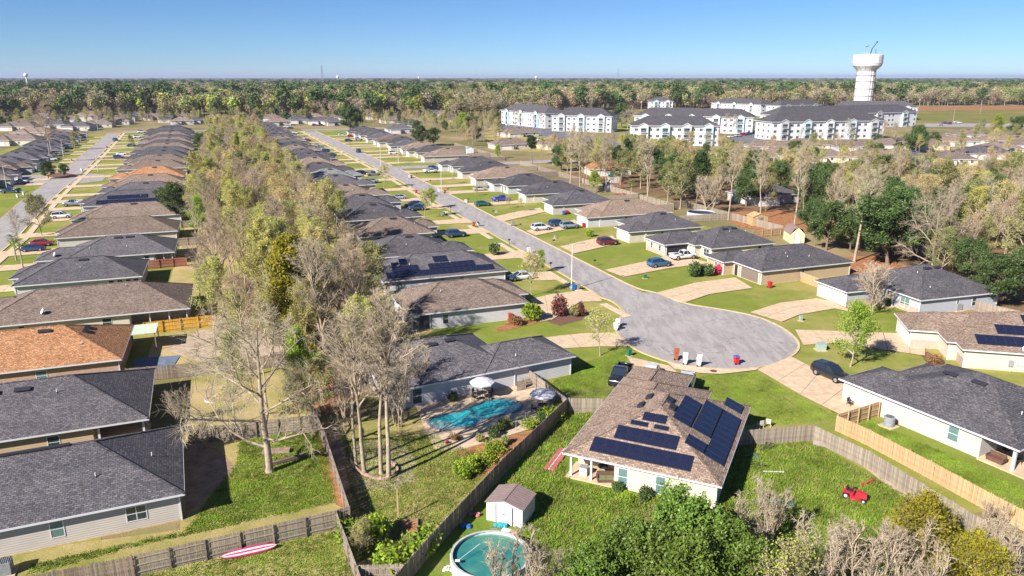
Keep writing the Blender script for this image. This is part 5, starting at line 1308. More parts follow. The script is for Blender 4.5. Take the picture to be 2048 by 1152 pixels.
carp('suv', 'black', 725, 350, 20, 'black suv at the kerb by the pale grey roof', 1)
carp('pickup', 'grey', 748, 352, 200, 'grey pickup at the kerb by the pale grey roof', 1)
carp('sedan', 'steel', 743, 366, 190, 'pale blue car beyond the dark roof, left of the street', 1)
carp('suv', 'navy', 717, 305, 112, 'dark blue car driving along the main street')
carp('suv', 'white', 787, 309, 20, 'white suv on a drive right of the street', 1)
MS = 'cars on the drives of the main street, far part'
for i, (k, c, u, v, a, w) in enumerate([('sedan','navy',663,313,200,'left'), ('suv','navy',650,305,200,'left'), ('sedan','silver',632,293,200,'left'), ('suv','silver',640,300,200,'left'), ('sedan','red',614,283,200,'left'), ('suv','white',606,279,200,'left'), ('sedan','white',592,267,200,'left'), ('suv','white',574,255,200,'left'), ('sedan','navy',580,258,200,'left'),
        ('sedan','silver',684,271,20,'right'), ('suv','red',702,275,20,'right'), ('sedan','navy',697,283,20,'right'), ('suv','silver',717,281,20,'right'), ('suv','purple',630,252,20,'right'), ('sedan','black',643,252,20,'right')]):
    carp(k, c, u, v, a, f'{c} {"suv" if k == "suv" else "sedan"}, {ORD[i]} of the small cars far down the main street', 1, MS)
LS = 'cars along the left street'
carp('sedan', 'navy', 67, 503, 22, 'dark blue sedan in front of the slate roofed house', 2, LS)
carp('sedan', 'red', 84, 492, 22, 'red sedan beyond the dark blue one, left street', 2, LS)
carp('suv', 'white', 124, 437, 22, 'white suv on the drive behind the leafy street tree', 2, LS)
carp('pickup', 'steel', 148, 412, 200, 'steel blue pickup on the drive by the solar rows', 2, LS)
carp('pickup', 'navy', 22, 386, 200, 'dark blue pickup beside the lamp post at left', 2, LS)
carp('pickup', 'silver', 42, 367, 0, 'silver pickup crossing the side street at left', 2, LS)
carp('suv', 'white', 64, 344, 10, 'white suv beside the traffic island', 2, LS)
carp('suv', 'black', 75, 334, 10, 'black car behind the white suv by the island', 1, LS)
carp('suv', 'white', 104, 322, 20, 'white suv in front of a far dark house, left street', 1, LS)
carp('suv', 'grey', 115, 313, 20, 'grey car in front of the blue grey houses, left street', 1, LS)
carp('suv', 'red', 253, 341, 20, 'red suv tucked beside the further orange roof', 2, LS)
carp('suv', 'navy', 238, 318, 15, 'dark blue suv on a far drive of the left street', 1, LS)
carp('sedan', 'white', 244, 311, 15, 'white sedan behind a blue suv, left street', 1, LS)
carp('sedan', 'teal', 263, 293, 15, 'teal car on a far drive of the left street', 1, LS)
carp('suv', 'blue', 231, 282, 100, 'blue suv driving on the left street', 1, LS)
carp('suv', 'white', 276, 276, 20, 'white suv at the far end of the left street', 1, LS)
carp('van', 'white', 284, 266, 20, 'white van at the far end of the left street', 1, LS)
carp('suv', 'black', 135, 291, 20, 'black suv by the far blue grey house', 1, LS)
carp('sedan', 'navy', 183, 262, 20, 'dark car under the far trees, left street', 1, LS)
AL = 'cars parked around the apartment blocks'
for i, (k, c, u, v) in enumerate([('suv','red',1487,271),('suv','navy',1497,270),('sedan','red',1519,271),('sedan','black',1508,268),('suv','silver',1476,274),('sedan','white',1462,276),('suv','purple',1900,249),('sedan','silver',1880,252),('suv','purple',1889,248),('sedan','white',1912,246),('sedan','white',1920,247),('sedan','red',1006,245),('sedan','white',1018,252),('sedan','black',1060,275),('suv','white',1080,282)]):
    carp(k, c, u, v, 15 + 8 * (i % 3), f'{c} {"suv" if k == "suv" else "sedan"}, {ORD[i]} of the tiny cars by the apartment blocks', 1, AL)
NB = 'cars of the second neighbourhood'
for i, (k, c, u, v) in enumerate([('sedan','white',1848,336),('suv','white',1918,326),('sedan','silver',1934,328),('sedan','white',1944,327),('suv','white',1926,330)]):
    carp(k, c, u, v, 10, f'{c} {"suv" if k == "suv" else "sedan"}, {ORD[i]} of the cars outside the far right homes', 1, NB)

# ---------------------------------------------------------------- street things
def bin_(u, v, color, label, lid=None, open_=False, ang=0, z=0.03, p=None):
    C_ = {'red': M_RED, 'blue': M_BLUE, 'green': M_GREEN, 'white': mat('white_plastic', (0.66, 0.68, 0.70), 0.5, noise=(4, .1)), 'brown': mat('brown_plastic', (0.34, 0.10, 0.05), 0.5, noise=(4, .15)), 'grey': M_ACGREY}
    def body():
        b = MB(); m = C_[color]
        vs = []
        for (hx, hy, z_) in ((.22, .26, .10), (.29, .34, .98), (.31, .36, .99), (.31, .36, 1.04)): vs += [(-hx, -hy, z_), (hx, -hy, z_), (hx, hy, z_), (-hx, hy, z_)]
        b.add(vs, [(3,2,1,0)] + [(4*k+i, 4*k+(i+1)%4, 4*k+4+(i+1)%4, 4*k+4+i) for k in range(3) for i in range(4)] + [(12,13,14,15)], m)
        b.box(-.30, .34, .92, .30, .42, .97, m)
        return b.mesh('bin_body')
    def lidm():
        b = MB(); m = C_[lid or color]; b.box(-.33, -.72, 0, .33, .0, .05, m); b.box(-.26, -.62, .05, .26, -.08, .09, m); return b.mesh('lid')
    def wh():
        b = MB(); b.tube((-.05,0,0),(.05,0,0),.13,.13,M_RUBBER,10); return b.mesh('wheel')
    g = p or G(u, v)
    r = link('wheelie_bin', None, loc=(g[0], g[1], z), rz=math.radians(ang), label=label, cat='bin')
    link('bin_body', cached(('bin', color), body), parent=r)
    link('lid', cached(('lid', lid or color), lidm), parent=r, loc=(0, .36, 1.05), rz=(math.radians(-100 if open_ else 0), 0, 0))
    for s in (-1, 1): link('wheel', cached('binw', wh), parent=r, loc=(s*.24, .32, .13))
bin_(1352, 720, 'brown', 'brown bin with raised lid, leftmost at the kerb of the turning circle', open_=True, ang=170, z=.08)
bin_(1370, 729, 'white', 'pale grey bin next to the brown one on the turning circle', open_=True, ang=165, z=.08)
bin_(1397, 733, 'white', 'pale grey bin standing alone between the others on the turning circle', ang=175, open_=True, z=.08)
bin_(1472, 729, 'red', 'red bin with dark blue lid on the turning circle', lid='blue', ang=190, z=.08)
bin_(1232, 661, 'white', 'pale bin at the left edge of the turning circle', ang=250, z=.12)
bin_(1236, 654, 'white', 'second pale bin behind the first at the circle left edge', ang=250, z=.12)
bin_(1539, 576, 'red', 'red bin on the lawn beside the tan sided house', ang=20)
bin_(1020, 641, 'brown', 'orange brown bin against the wall of the shadow streaked house', ang=20)
bin_(1147, 581, 'blue', 'blue bin at the foot of the lamp post', ang=20); bin_(1155, 580, 'grey', 'grey bin beside the blue one at the lamp post', ang=20)
bin_(1058, 507, 'white', 'white bin at the kerb beside the green street tree', ang=110, z=.12)
bin_(948, 453, 'brown', 'brown bin at the left kerb halfway down the main street', ang=110); bin_(957, 453, 'white', 'white bin beside the brown one at the left kerb', ang=110)
bin_(1127, 430, 'blue', 'blue bin beside a dark roofed garage, right row', ang=20); bin_(1133, 429, 'red', 'red bin next to the blue one by the garage, right row', ang=20)
bin_(1167, 455, 'red', 'red bin against the wall of the tan roofed house', ang=20)
bin_(833, 387, 'red', 'red bin on the left kerb near the young tree', ang=110); bin_(890, 387, 'brown', 'brown bin beside a lamp post, right kerb', ang=110); bin_(878, 385, 'white', 'white bin at the foot of the far lamp post', ang=110)
bin_(932, 407, 'white', 'white bin on the right kerb below the teal sedan', ang=110)
bin_(819, 357, 'white', 'pale bin at the right kerb past the side street', ang=110); bin_(823, 356, 'brown', 'brown bin at the right kerb past the side street', ang=110)
bin_(1026, 452, 'grey', 'dark grey bin at the right kerb beside the white suv', ang=110)
bin_(48, 391, 'white', 'white bin near the lamp post at the left street', ang=60); bin_(36, 396, 'white', 'second white bin near the lamp post at the left street', ang=60)
bin_(164, 343, 'white', 'white bin beside the traffic island', ang=60); bin_(214, 297, 'brown', 'brown bin on the far kerb of the left street', ang=60)
bin_(143, 323, 'grey', 'grey bin on the west kerb of the left street', ang=60)
bin_(1480, 868, 'blue', 'pale blue bin in the shade behind the solar roofed house', ang=-20) if False else None
def street_lamp(u, v, H, label, arm=1.6, ang=20, group='street lamps', p=None):
    g = p or G(u, v); r = link('street_lamp', None, loc=(g[0], g[1], 0), rz=math.radians(ang), label=label, cat='street lamp', group=group)
    def pole():
        b = MB(); b.tube((0,0,-.3),(0,0,8.0),.13,.08,mat('pole_concrete', (0.55, 0.54, 0.52), 0.8, noise=(2,.1)),8); return b.mesh('pole')
    def armm():
        b = MB(); b.tube((0,0,7.8),(.9,0,8.15),.035,.03,M_STEEL,6); b.tube((.9,0,8.15),(1.7,0,8.2),.03,.03,M_STEEL,6); return b.mesh('arm')
    def head():
        b = MB(); b.prism([(1.55,-.11),(2.15,-.15),(2.3,0),(2.15,.15),(1.55,.11)],8.12,8.26,M_STEEL); b.box(1.75,-.1,8.06,2.15,.1,8.12,mat('lamp_lens', (0.7,0.7,0.65),0.2)); return b.mesh('lamp_head')
    r.scale = (1, 1, H / 8.2)
    link('pole', cached('lp', pole), parent=r); link('arm', cached('la', armm), parent=r); link('lamp_head', cached('lh', head), parent=r)
for u, v, H, l in [(1143, 580, 8.2, 'concrete street lamp between turning circle and stepped solar roof'), (883, 385, 8, 'street lamp at the left kerb halfway down the main street'), (762, 333, 8, 'street lamp at the corner before the side street'), (797, 328, 7.5, 'street lamp right of the side street junction'),
                   (582, 257, 8, 'street lamp at the far end of the main street'), (15, 384, 8.5, 'street lamp at the far left beside dark pickup'), (104, 314, 8.5, 'street lamp at the west kerb of the left street'), (127, 313, 8, 'second street lamp at the west kerb of the left street'), (196, 343, 8, 'street lamp at the junction of the left street'), (175, 280, 8, 'far street lamp on the west side of the left street'), (196, 262, 8, 'last street lamp of the left street')]:
    street_lamp(u, v, H, l, ang=20 if u > 300 else 200 if u > 190 else 20)
def cabinet(u, v, w, d, h, label, m=M_GREEN, ang=20, name='utility_box'):
    g = G(u, v); r = link(name, None, loc=(g[0], g[1], 0), rz=math.radians(ang), label=label, cat='utility box')
    b = MB(); b.box(-w/2, -d/2, .08, w/2, d/2, h, m); link('cabinet', b.mesh('cabinet'), parent=r)
    b = MB(); b.box(-w/2-.03, -d/2-.03, h, w/2+.03, d/2+.03, h+.05, m); link('lid', b.mesh('lid'), parent=r)
    b = MB(); b.box(-w/2-.15, -d/2-.15, -.05, w/2+.15, d/2+.15, .08, M_CONC2); link('pad', b.mesh('pad'), parent=r)
M_TBOX = mat('grey_green_enamel', (0.30, 0.40, 0.36), 0.5, noise=(3, .1))
cabinet(1641, 700, 1.15, .9, .95, 'grey green transformer on the lawn by the tan roofed house', M_TBOX, 0)
cabinet(1601, 642, .4, .35, .8, 'small green utility pedestal on the round lawn', M_TBOX, 10)
cabinet(1258, 712, .5, .45, .85, 'green utility pedestal beside the black pickup', M_GREEN, 30)
cabinet(1290, 557, .55, .4, .6, 'small green pedestal on the lawn before the azalea', M_GREEN, 20)
cabinet(1110, 477, .4, .35, .7, 'small pedestal on the lawn below the yellow shrub', M_TBOX, 20)
cabinet(993, 425, .4, .35, .7, 'small pedestal on the lawn near the teal sedan', M_TBOX, 20)
cabinet(886, 430, .9, .7, .8, 'grey transformer beside the lamp post halfway down', M_TBOX, 20); cabinet(992, 492, .7, .6, .7, 'pale transformer on the lawn by the sidewalk', M_TBOX, 20)
def ac_unit(u, v, label, ang=20, round_=False, p=None):
    g = p or G(u, v); r = link('air_conditioner', None, loc=(g[0], g[1], 0), rz=math.radians(ang), label=label, cat='air conditioner', scale=1.25)
    b = MB()
    if round_: b.lathe([(.42, .12), (.44, .2), (.44, .85), (.40, .92)], M_ACGREY, 18)
    else: b.box(-.42, -.42, .1, .42, .42, .9, M_ACGREY)
    link('casing', b.mesh('casing'), parent=r)
    b = MB()
    for k in range(7): b.box(-.36 + k*.11, -.36, .93, -.33 + k*.11, .36, .95, M_STEEL)
    b.lathe([(.34, .925), (.34, .94)], M_DARK, 16); link('fan_grille', b.mesh('fan_grille'), parent=r)
    b = MB(); b.box(-.6, -.6, -.05, .6, .6, .1, M_CONC2); link('pad', b.mesh('pad'), parent=r)
ac_unit(1777, 853, 'grey round air conditioner by the new pine gate', -61, True)
ac_unit(10, 1148, 'grey air conditioner at the bottom left corner', 23); ac_unit(1913, 621, 'air conditioner behind the grey sided house', 17)
# ---------------------------------------------------------------- back yards
M_CANV = mat('pale_canvas', (0.62, 0.60, 0.64), 0.9, noise=(2, .12))
def umbrella(p, label, m=None):
    r = link('patio_umbrella', None, loc=(p[0], p[1], .06), label=label, cat='umbrella')
    n = 8; R = 1.45; b = MB()
    rim = [(R*math.cos(2*math.pi*i/n), R*math.sin(2*math.pi*i/n), 2.02) for i in range(n)]; mid = [(x*.55, y*.55, 2.34) for x, y, _ in rim]
    vs = [(0,0,2.55)] + mid + rim; fs = []
    for i in range(n):
        j = (i+1) % n; fs += [(0, 1+i, 1+j), (1+i, 9+i, 9+j, 1+j)]
    vs += [(x, y, 1.88) for x, y, _ in rim]; fs += [(9+i, 17+i, 17+(i+1)%n, 9+(i+1)%n) for i in range(n)]
    b.add(vs, fs, m or M_CANV); link('canopy', b.mesh('canopy'), parent=r)
    b = MB(); b.tube((0,0,0),(0,0,2.6),.025,.025,M_DARK,8); link('pole', b.mesh('pole'), parent=r)
    for i in range(n):
        q = MB(); q.beam((0,0,2.45),(rim[i][0]*.98, rim[i][1]*.98, 2.0),.02,.02,M_DARK); link('rib', q.mesh('rib'), parent=r)
    b = MB(); b.lathe([(.3,0),(.28,.06),(.05,.12)], M_DARK, 12); link('base', b.mesh('base'), parent=r)
def chair(p, ang, label, m=M_DARK, group=None, z=.06, lounge=False):
    r = link('garden_chair', None, loc=(p[0], p[1], z), rz=math.radians(ang), label=label, cat='chair', group=group)
    def seat(): b = MB(); b.box(-.25,-.25,.40,.25,.25,.44,m); return b.mesh('seat')
    def back():
        b = MB()
        for k in range(5): b.box(-.23+k*.1,.23,.48,-.17+k*.1,.26,.92,m)
        b.box(-.26,.22,.90,.26,.27,.96,m); return b.mesh('backrest')
    def leg(): b = MB(); b.box(-.02,-.02,0,.02,.02,.42,m); return b.mesh('leg')
    def arm(): b = MB(); b.box(-.025,-.25,.62,.025,.25,.65,m); b.box(-.02,-.24,.42,.02,-.2,.62,m); return b.mesh('armrest')
    link('seat', cached(('cs', m.name), seat), parent=r); link('backrest', cached(('cb', m.name), back), parent=r)
    for x in (-.23,.23):
        for y in (-.23,.23): link('leg', cached(('cl', m.name), leg), parent=r, loc=(x, y, 0))
        link('armrest', cached(('ca', m.name), arm), parent=r, loc=(x, 0, 0))
def table(p, label, R=.55, m=M_DARK, z=.06, h=.72):
    r = link('garden_table', None, loc=(p[0], p[1], z), label=label, cat='table')
    b = MB(); b.lathe([(R,h-.03),(R,h)], m, 16); link('tabletop', b.mesh('tabletop'), parent=r)
    for i in range(4):
        q = MB(); a = math.pi/4 + i*math.pi/2; q.beam((R*.8*math.cos(a), R*.8*math.sin(a), 0), (R*.5*math.cos(a), R*.5*math.sin(a), h-.03), .03, .03, m); link('leg', q.mesh('leg'), parent=r)
u1 = G(965, 797); u2 = G(1085, 822)
umbrella(u1, 'pale patio umbrella close to the grey roofed house by the pool'); umbrella(u2, 'pale patio umbrella at the right end of the pool deck')
table(u1, 'small dark table under the umbrella by the house'); table(u2, 'small dark table under the right hand umbrella')
for k, (a, w) in enumerate(((30, 'nearest the house wall'), (150, 'on the pool side'), (215, 'left of its table'), (320, 'right of its table'))):
    q = math.radians(a); chair((u1[0] + 1.05*math.cos(q), u1[1] + 1.05*math.sin(q)), a - 90, f'dark garden chair under the umbrella by the house, {w}', group='chairs on the pool deck')
for k, (a, w) in enumerate(((200, 'towards the pool'), (330, 'towards the fence'))):
    q = math.radians(a); chair((u2[0] + 1.0*math.cos(q), u2[1] + 1.0*math.sin(q)), a - 90, f'dark garden chair under the right hand umbrella, {w}', group='chairs on the pool deck')
# swimming pool with coping
PO = smooth_line(pxp((857, 846), (868, 836), (900, 829), (922, 826), (945, 815), (970, 805), (1000, 799), (1030, 803), (1043, 812), (1036, 822), (1010, 829), (985, 833), (968, 842), (950, 850), (935, 855), (900, 861), (872, 859), (857, 846)), 3)[:-1]
cxp, cyp = sum(p[0] for p in PO)/len(PO), sum(p[1] for p in PO)/len(PO)
def water_extra(nt, src, out, c1, b):
    f = node_noise(nt, src, 0.25, 3, 0.6, 0.35, 0.65); f2 = node_noise(nt, src, 2.2, 5, 0.8, 0.48, 0.62)
    a = node_mix(nt, f, (0.008, 0.25, 0.31, 1), (0.02, 0.37, 0.42, 1)); return node_mix(nt, f2, a, (0.07, 0.45, 0.49, 1))
M_WATER = mat('pool_water', (0.01, 0.18, 0.22), 0.06, spec=0.7, bump=(2.5, 0.25, 0.05), extra=water_extra)
root = link('swimming_pool', None, loc=(0, 0, 0), label='kidney shaped swimming pool with teal water in its deck', cat='swimming pool')
b = MB(); b.add([(p[0], p[1], .085) for p in PO], [tuple(range(len(PO)))[::-1]], M_WATER); link('water', b.mesh('water'), parent=root)
b = MB(); n = len(PO); rim = []
for i in range(n):
    a, c = Vector(PO[i-1]), Vector(PO[(i+1) % n]); d = (c-a).normalized(); nn = Vector((-d.y, d.x))
    if nn.dot(Vector(PO[i]) - Vector((cxp, cyp))) < 0: nn = -nn
    p = Vector(PO[i]); rim.append([(p.x, p.y, .07), (p.x, p.y, .16), (p.x + nn.x*.3, p.y + nn.y*.3, .16), (p.x + nn.x*.3, p.y + nn.y*.3, .05)])
vs = [q for l in rim for q in l]; b.add(vs, [(4*i+k, 4*((i+1)%n)+k, 4*((i+1)%n)+k+1, 4*i+k+1) for i in range(n) for k in range(3)], mat('pool_coping', (0.22, 0.19, 0.20), 0.8, noise=(4, .3)))
link('coping', b.mesh('coping'), parent=root)
b = MB(); st = pxp((858, 847), (880, 842), (905, 848), (930, 856), (900, 862), (870, 860)); b.poly(st, .10, mat('shallow_step', (0.20, 0.36, 0.36), 0.3, noise=(2.5, .35))); link('shallow_step', b.mesh('shallow_step'), parent=root)
# round above ground pool, near
def round_pool(c, R, h, label, water, wallm):
    r = link('above_ground_pool', None, loc=(c[0], c[1], 0), label=label, cat='pool')
    b = MB(); n = 36
    for i in range(n): pass
    vs = []; prof = [(R, 0), (R, h), (R-.04, h), (R-.04, .3)]
    for (q, z) in prof: vs += [(q*math.cos(2*math.pi*i/n), q*math.sin(2*math.pi*i/n), z) for i in range(n)]
    b.add(vs, [(k*n+i, k*n+(i+1)%n, (k+1)*n+(i+1)%n, (k+1)*n+i) for k in range(3) for i in range(n)], wallm); link('pool_wall', b.mesh('pool_wall'), parent=r)
    b = MB(); vs = []
    for (q, z) in ((R+.05, h-.02), (R+.05, h+.03), (R-.12, h+.03), (R-.12, h-.02)): vs += [(q*math.cos(2*math.pi*i/n), q*math.sin(2*math.pi*i/n), z) for i in range(n)]
    b.add(vs, [(k*n+i, k*n+(i+1)%n, ((k+1)%4)*n+(i+1)%n, ((k+1)%4)*n+i) for k in range(4) for i in range(n)], mat('pool_rim', (0.45, 0.45, 0.44), 0.5, noise=(2, .2))); link('rim', b.mesh('rim'), parent=r)
    b = MB(); b.lathe([(R-.05, h-.5), (R-.05, h-.26)], water, n); link('water', b.mesh('water'), parent=r)
    for i in range(0, n, 3):
        q = MB(); a = 2*math.pi*i/n; q.box(-.04, -.07, 0, .05, .07, h, M_WHITE2); link('upright', cached(('upr', h), lambda: q.mesh('upright')), parent=r, loc=((R+.03)*math.cos(a), (R+.03)*math.sin(a), 0), rz=a)
    return r
def water2(nt, src, out, c1, b):
    f = node_noise(nt, src, 0.5, 3, 0.5, 0.35, 0.65); return node_mix(nt, f, (0.02, 0.17, 0.17, 1), (0.09, 0.26, 0.20, 1))
rp = round_pool(G(981, 1108, 1.2), 2.95, 1.22, 'round above ground pool with green water beside the metal shed', mat('green_water', (0.05, 0.25, 0.23), 0.08, spec=0.6, extra=water2), M_WHITE2)
lad = MB()
for s in (-.25, .25): lad.tube((s, -.3, -1.2), (s, 0, .35), .025, .025, M_STEEL, 6)
for k in range(4): lad.tube((-.25, -.3 + .075*k, -1.1 + .37*k), (.25, -.3 + .075*k, -1.1 + .37*k), .02, .02, M_STEEL, 6)
link('pool_ladder', lad.mesh('pool_ladder'), parent=rp, loc=(0.2, 3.15, 1.2), rz=math.pi)
pc = G(981, 1108, 1.2)
b = MB(); b.tube((0,0,0),(1.6,1.6,.35),.02,.02,M_WHITE2,6); b.box(-.18,-.1,-.02,.18,.1,.06,M_WHITE2); link('pool_brush', b.mesh('pool_brush'), loc=(pc[0]-2.4, pc[1]-.9, 1.26), label='white long handled brush lying on the rim of the round green pool', cat='pool brush')
round_pool(G(1402, 425, 1.0), 3.6, 1.2, 'round pool with dark cover behind the tan roofed house', mat('dark_cover', (0.012, 0.02, 0.05), 0.4, noise=(1, .3)), M_WHITE2)
round_pool(G(722, 452, .8), 2.8, .9, 'blue round pool half hidden behind the brown roof, left of the street', mat('blue_cover', (0.03, 0.17, 0.48), 0.4, noise=(1, .3)), M_BLUE)
# metal shed
def shed(o, ang, w, d, h, label, roofm, wallm, trim=M_WHITE2, door='S', rise=.5, gambrel=False, ribs=True):
    r = link('garden_shed', None, loc=(o[0], o[1], 0), rz=math.radians(ang), label=label, cat='shed')
    b = MB(); b.box(0, 0, 0, w, d, h, wallm)
    b.add([(0, 0, h), (w, 0, h), (w/2, 0, h+rise), (0, d, h), (w, d, h), (w/2, d, h+rise)], [(0,1,2), (3,5,4)], wallm)
    link('wall', b.mesh('wall'), parent=r)
    b = MB(); e = .12
    if gambrel: P = [(-e, h-.05), (w*.18, h+rise*.72), (w/2, h+rise), (w*.82, h+rise*.72), (w+e, h-.05)]
    else: P = [(-e, h-.03), (w/2, h+rise+.05), (w+e, h-.03)]
    for i in range(len(P)-1):
        (x0, z0), (x1, z1) = P[i], P[i+1]
        b.add([(x0,-e,z0+.04),(x1,-e,z1+.04),(x1,d+e,z1+.04),(x0,d+e,z0+.04),(x0,-e,z0),(x1,-e,z1),(x1,d+e,z1),(x0,d+e,z0)], [(0,1,2,3),(7,6,5,4),(0,4,5,1),(2,6,7,3),(1,5,6,2),(3,7,4,0)], roofm)
    link('roof', b.mesh('roof'), parent=r)
    if ribs:
        b = MB()
        for i in range(len(P)-1):
            (x0, z0), (x1, z1) = P[i], P[i+1]
            n = int(d / .3)
            for k in range(n+1): b.beam((x0, k*d/n, z0+.05), (x1, k*d/n, z1+.05), .03, .03, roofm)
        b.beam((w/2, -e, h+rise+.1), (w/2, d+e, h+rise+.1), .12, .04, roofm)
        link('roof_rib', b.mesh('roof_rib'), parent=r, kind='stuff')
    for s in (-1, 1):
        q = MB(); q.box(0, -.03, .06, s*w*.21, -.005, h-.12, trim); q.box(s*.03, -.05, h*.5, s*.09, -.03, h*.58, M_DARK)
        link('door', q.mesh('door'), parent=r, loc=(w/2 + s*.006, 0, 0))
    b = MB()
    for x in (w*.5-w*.24, w*.5+w*.215): b.box(x, -.02, 0, x+w*.025, -.002, h-.05, M_DARK if trim is M_WHITE2 else M_WHITE2)
    link('door_frame', b.mesh('door_frame'), parent=r)
    return r
M_SHEDW = siding_mat('ribbed_white_steel', (0.62, 0.64, 0.68), 0.3, vertical=True)
M_TAUPE = mat('taupe_steel', (0.24, 0.18, 0.17), 0.6, noise=(2, .15))
s0 = G(973, 1040); s1 = G(1045, 1058)
an = math.degrees(math.atan2(s1[1]-s0[1], s1[0]-s0[0]))
shed(s0, an, math.hypot(s1[0]-s0[0], s1[1]-s0[1]), 2.7, 1.75, 'white metal shed with taupe roof beside the round pool', M_TAUPE, M_SHEDW, rise=.42)
shed(G(1580, 487), -2, 3.1, 5.0, 2.1, 'pale yellow barn shaped shed with a brown roof', M_TAUPE, mat('yellow_siding', (0.60, 0.57, 0.36), 0.7, noise=(2, .1)), M_WHITE2, rise=1.5, gambrel=True)
shed(G(1209, 383), 8, 3.0, 4.2, 2.0, 'dark shed with white trimmed doors behind the right row', M_DARK, M_ACGREY, M_WHITE2, rise=.7, ribs=False)
shed(G(1222, 366), 15, 3.2, 3.4, 2.1, 'cream shed with a green roof behind the dark one', M_GREEN, WALLS['cream'], M_WHITE2, rise=.9, ribs=False)
shed(G(1505, 452), 10, 4, 3.4, 2.2, 'orange brown timber shed among the trunks of the right woods', M_WOODN, M_WOODN, M_WOODD, rise=.8, ribs=False)
shed(G(935, 308), 15, 3.0, 3.4, 2.4, 'round topped pale shed behind the far tan roof', M_STEEL, M_WHITE2, M_WHITE2, rise=.9, gambrel=True, ribs=False)
# pale patio roof and clutter behind the orange roof
pr = link('patio_cover', None, loc=(*W(-8.5, -68.0), 0), rz=ROT, label='pale corrugated patio roof on posts behind the orange roofed house', cat='patio cover')
b = MB(); b.box(0, 0.8, 2.5, 3.1, 5.3, 2.56, mat('pale_green_sheet', (0.52, 0.60, 0.48), 0.6, noise=(2, .15)))
for k in range(11): b.box(0, .8+k*.43, 2.56, 3.1, .86+k*.43, 2.6, MATS['pale_green_sheet'])
link('roof_sheet', b.mesh('roof_sheet'), parent=pr)
for x, y in ((2.9, 1.0), (2.9, 5.1), (.2, 1.0)): link('post', cached(('pp',), lambda: (lambda k: (k.box(-.06,-.06,0,.06,.06,2.5,M_WOOD), k.mesh('post'))[1])(MB())), parent=pr, loc=(x, y, 0))
b = MB(); b.prism([(0,0),(4.6,.2),(5.6,6),(.2,7)], .02, .09, mat('blue_grey_paving', (0.13, 0.17, 0.24), 0.8, noise=(1.5, .35))); link('patio_paving', b.mesh('patio_paving'), loc=(*W(-17, -67.6), 0), rz=ROT, kind='structure')
# red and white striped board leaning on the fence
def board_mesh():
    b = MB(); n = 16; L, Wd = 4.1, .62
    pr_ = [(-L/2 + L*i/n, Wd/2 * (1 - abs(2*i/n-1)**3.2)**.6 if 0 < i < n else .02) for i in range(n+1)]
    CR = mat('crimson_foam', (0.52, 0.02, 0.09), 0.5, noise=(5, .1)); cols = [CR, M_WHITE2, CR, M_WHITE2, CR]
    for k in range(5):
        f0, f1 = -1 + 2*k/5, -1 + 2*(k+1)/5
        for i in range(n):
            (x0, h0), (x1, h1) = pr_[i], pr_[i+1]
            b.add([(x0, h0*f0, .05*(1-f0*f0)), (x1, h1*f0, .05*(1-f0*f0)), (x1, h1*f1, .05*(1-f1*f1)), (x0, h0*f1, .05*(1-f1*f1)), (x0, h0*f0, -.04), (x1, h1*f0, -.04), (x1, h1*f1, -.04), (x0, h0*f1, -.04)], [(0,1,2,3),(7,6,5,4),(0,4,5,1),(2,6,7,3)], cols[k])
    return b.mesh('paddle_board')
a0, a1 = G(447, 1121), G(551, 1098)
link('paddle_board', board_mesh(), loc=((a0[0]+a1[0])/2, (a0[1]+a1[1])/2, .36), rz=(math.radians(48), 0, math.atan2(a1[1]-a0[1], a1[0]-a0[0])), label='red and white striped paddle board leaning on the grey fence', cat='paddle board')
# mower, bicycles, odds and ends in the overgrown yard
g = G(1708, 997); mo = link('lawn_tractor', None, loc=(g[0], g[1], .02), rz=math.radians(-38), label='red ride-on mower standing in the overgrown yard', cat='mower')
b = MB(); b.add([(.15,-.28,.35),(1.05,-.25,.35),(1.05,.25,.35),(.15,.28,.35),(.2,-.27,.85),(1.0,-.2,.72),(1.0,.2,.72),(.2,.27,.85)], [(0,3,2,1),(4,5,6,7),(0,1,5,4),(1,2,6,5),(2,3,7,6),(3,0,4,7)], M_RED); link('hood', b.mesh('hood'), parent=mo)
b = MB(); b.box(-.9,-.34,.42,-.05,.34,.62,M_RED); b.box(-.9,-.5,.60,-.3,-.26,.68,M_RED); b.box(-.9,.26,.60,-.3,.5,.68,M_RED); link('rear_body', b.mesh('rear_body'), parent=mo)
b = MB(); b.lathe([(.52,.12),(.58,.16),(.55,.28),(.3,.32)], M_RED, 14, (.1, 0)); link('cutting_deck', b.mesh('cutting_deck'), parent=mo)
b = MB(); b.box(-.62,-.24,.66,-.2,.24,.74,M_DARK); b.box(-.70,-.23,.72,-.6,.23,1.02,M_DARK); link('seat', b.mesh('seat'), parent=mo)
b = MB(); b.tube((.18,0,.8),(.02,0,1.02),.02,.02,M_DARK,6); b.lathe([(.18,1.0),(.2,1.02),(.18,1.04)], M_DARK, 14, (.0,0)); link('steering_wheel', b.mesh('steering_wheel'), parent=mo)
b = MB(); b.tube((1.12,-.25,.45),(1.12,.25,.45),.03,.03,M_DARK,6); link('bumper', b.mesh('bumper'), parent=mo)
for x, r_, w_ in ((.85, .2, .14), (-.6, .29, .2)):
    for s in (-1, 1):
        q = MB(); q.tube((0,-w_/2,0),(0,w_/2,0),r_,r_,M_RUBBER,14); wq = link('wheel', q.mesh('wheel'), parent=mo, loc=(x, s*.42, r_))
        q = MB(); q.tube((0,-w_/2-.01,0),(0,w_/2+.01,0),r_*.5,r_*.5,M_WHITE2,10); link('rim', q.mesh('rim'), parent=wq)
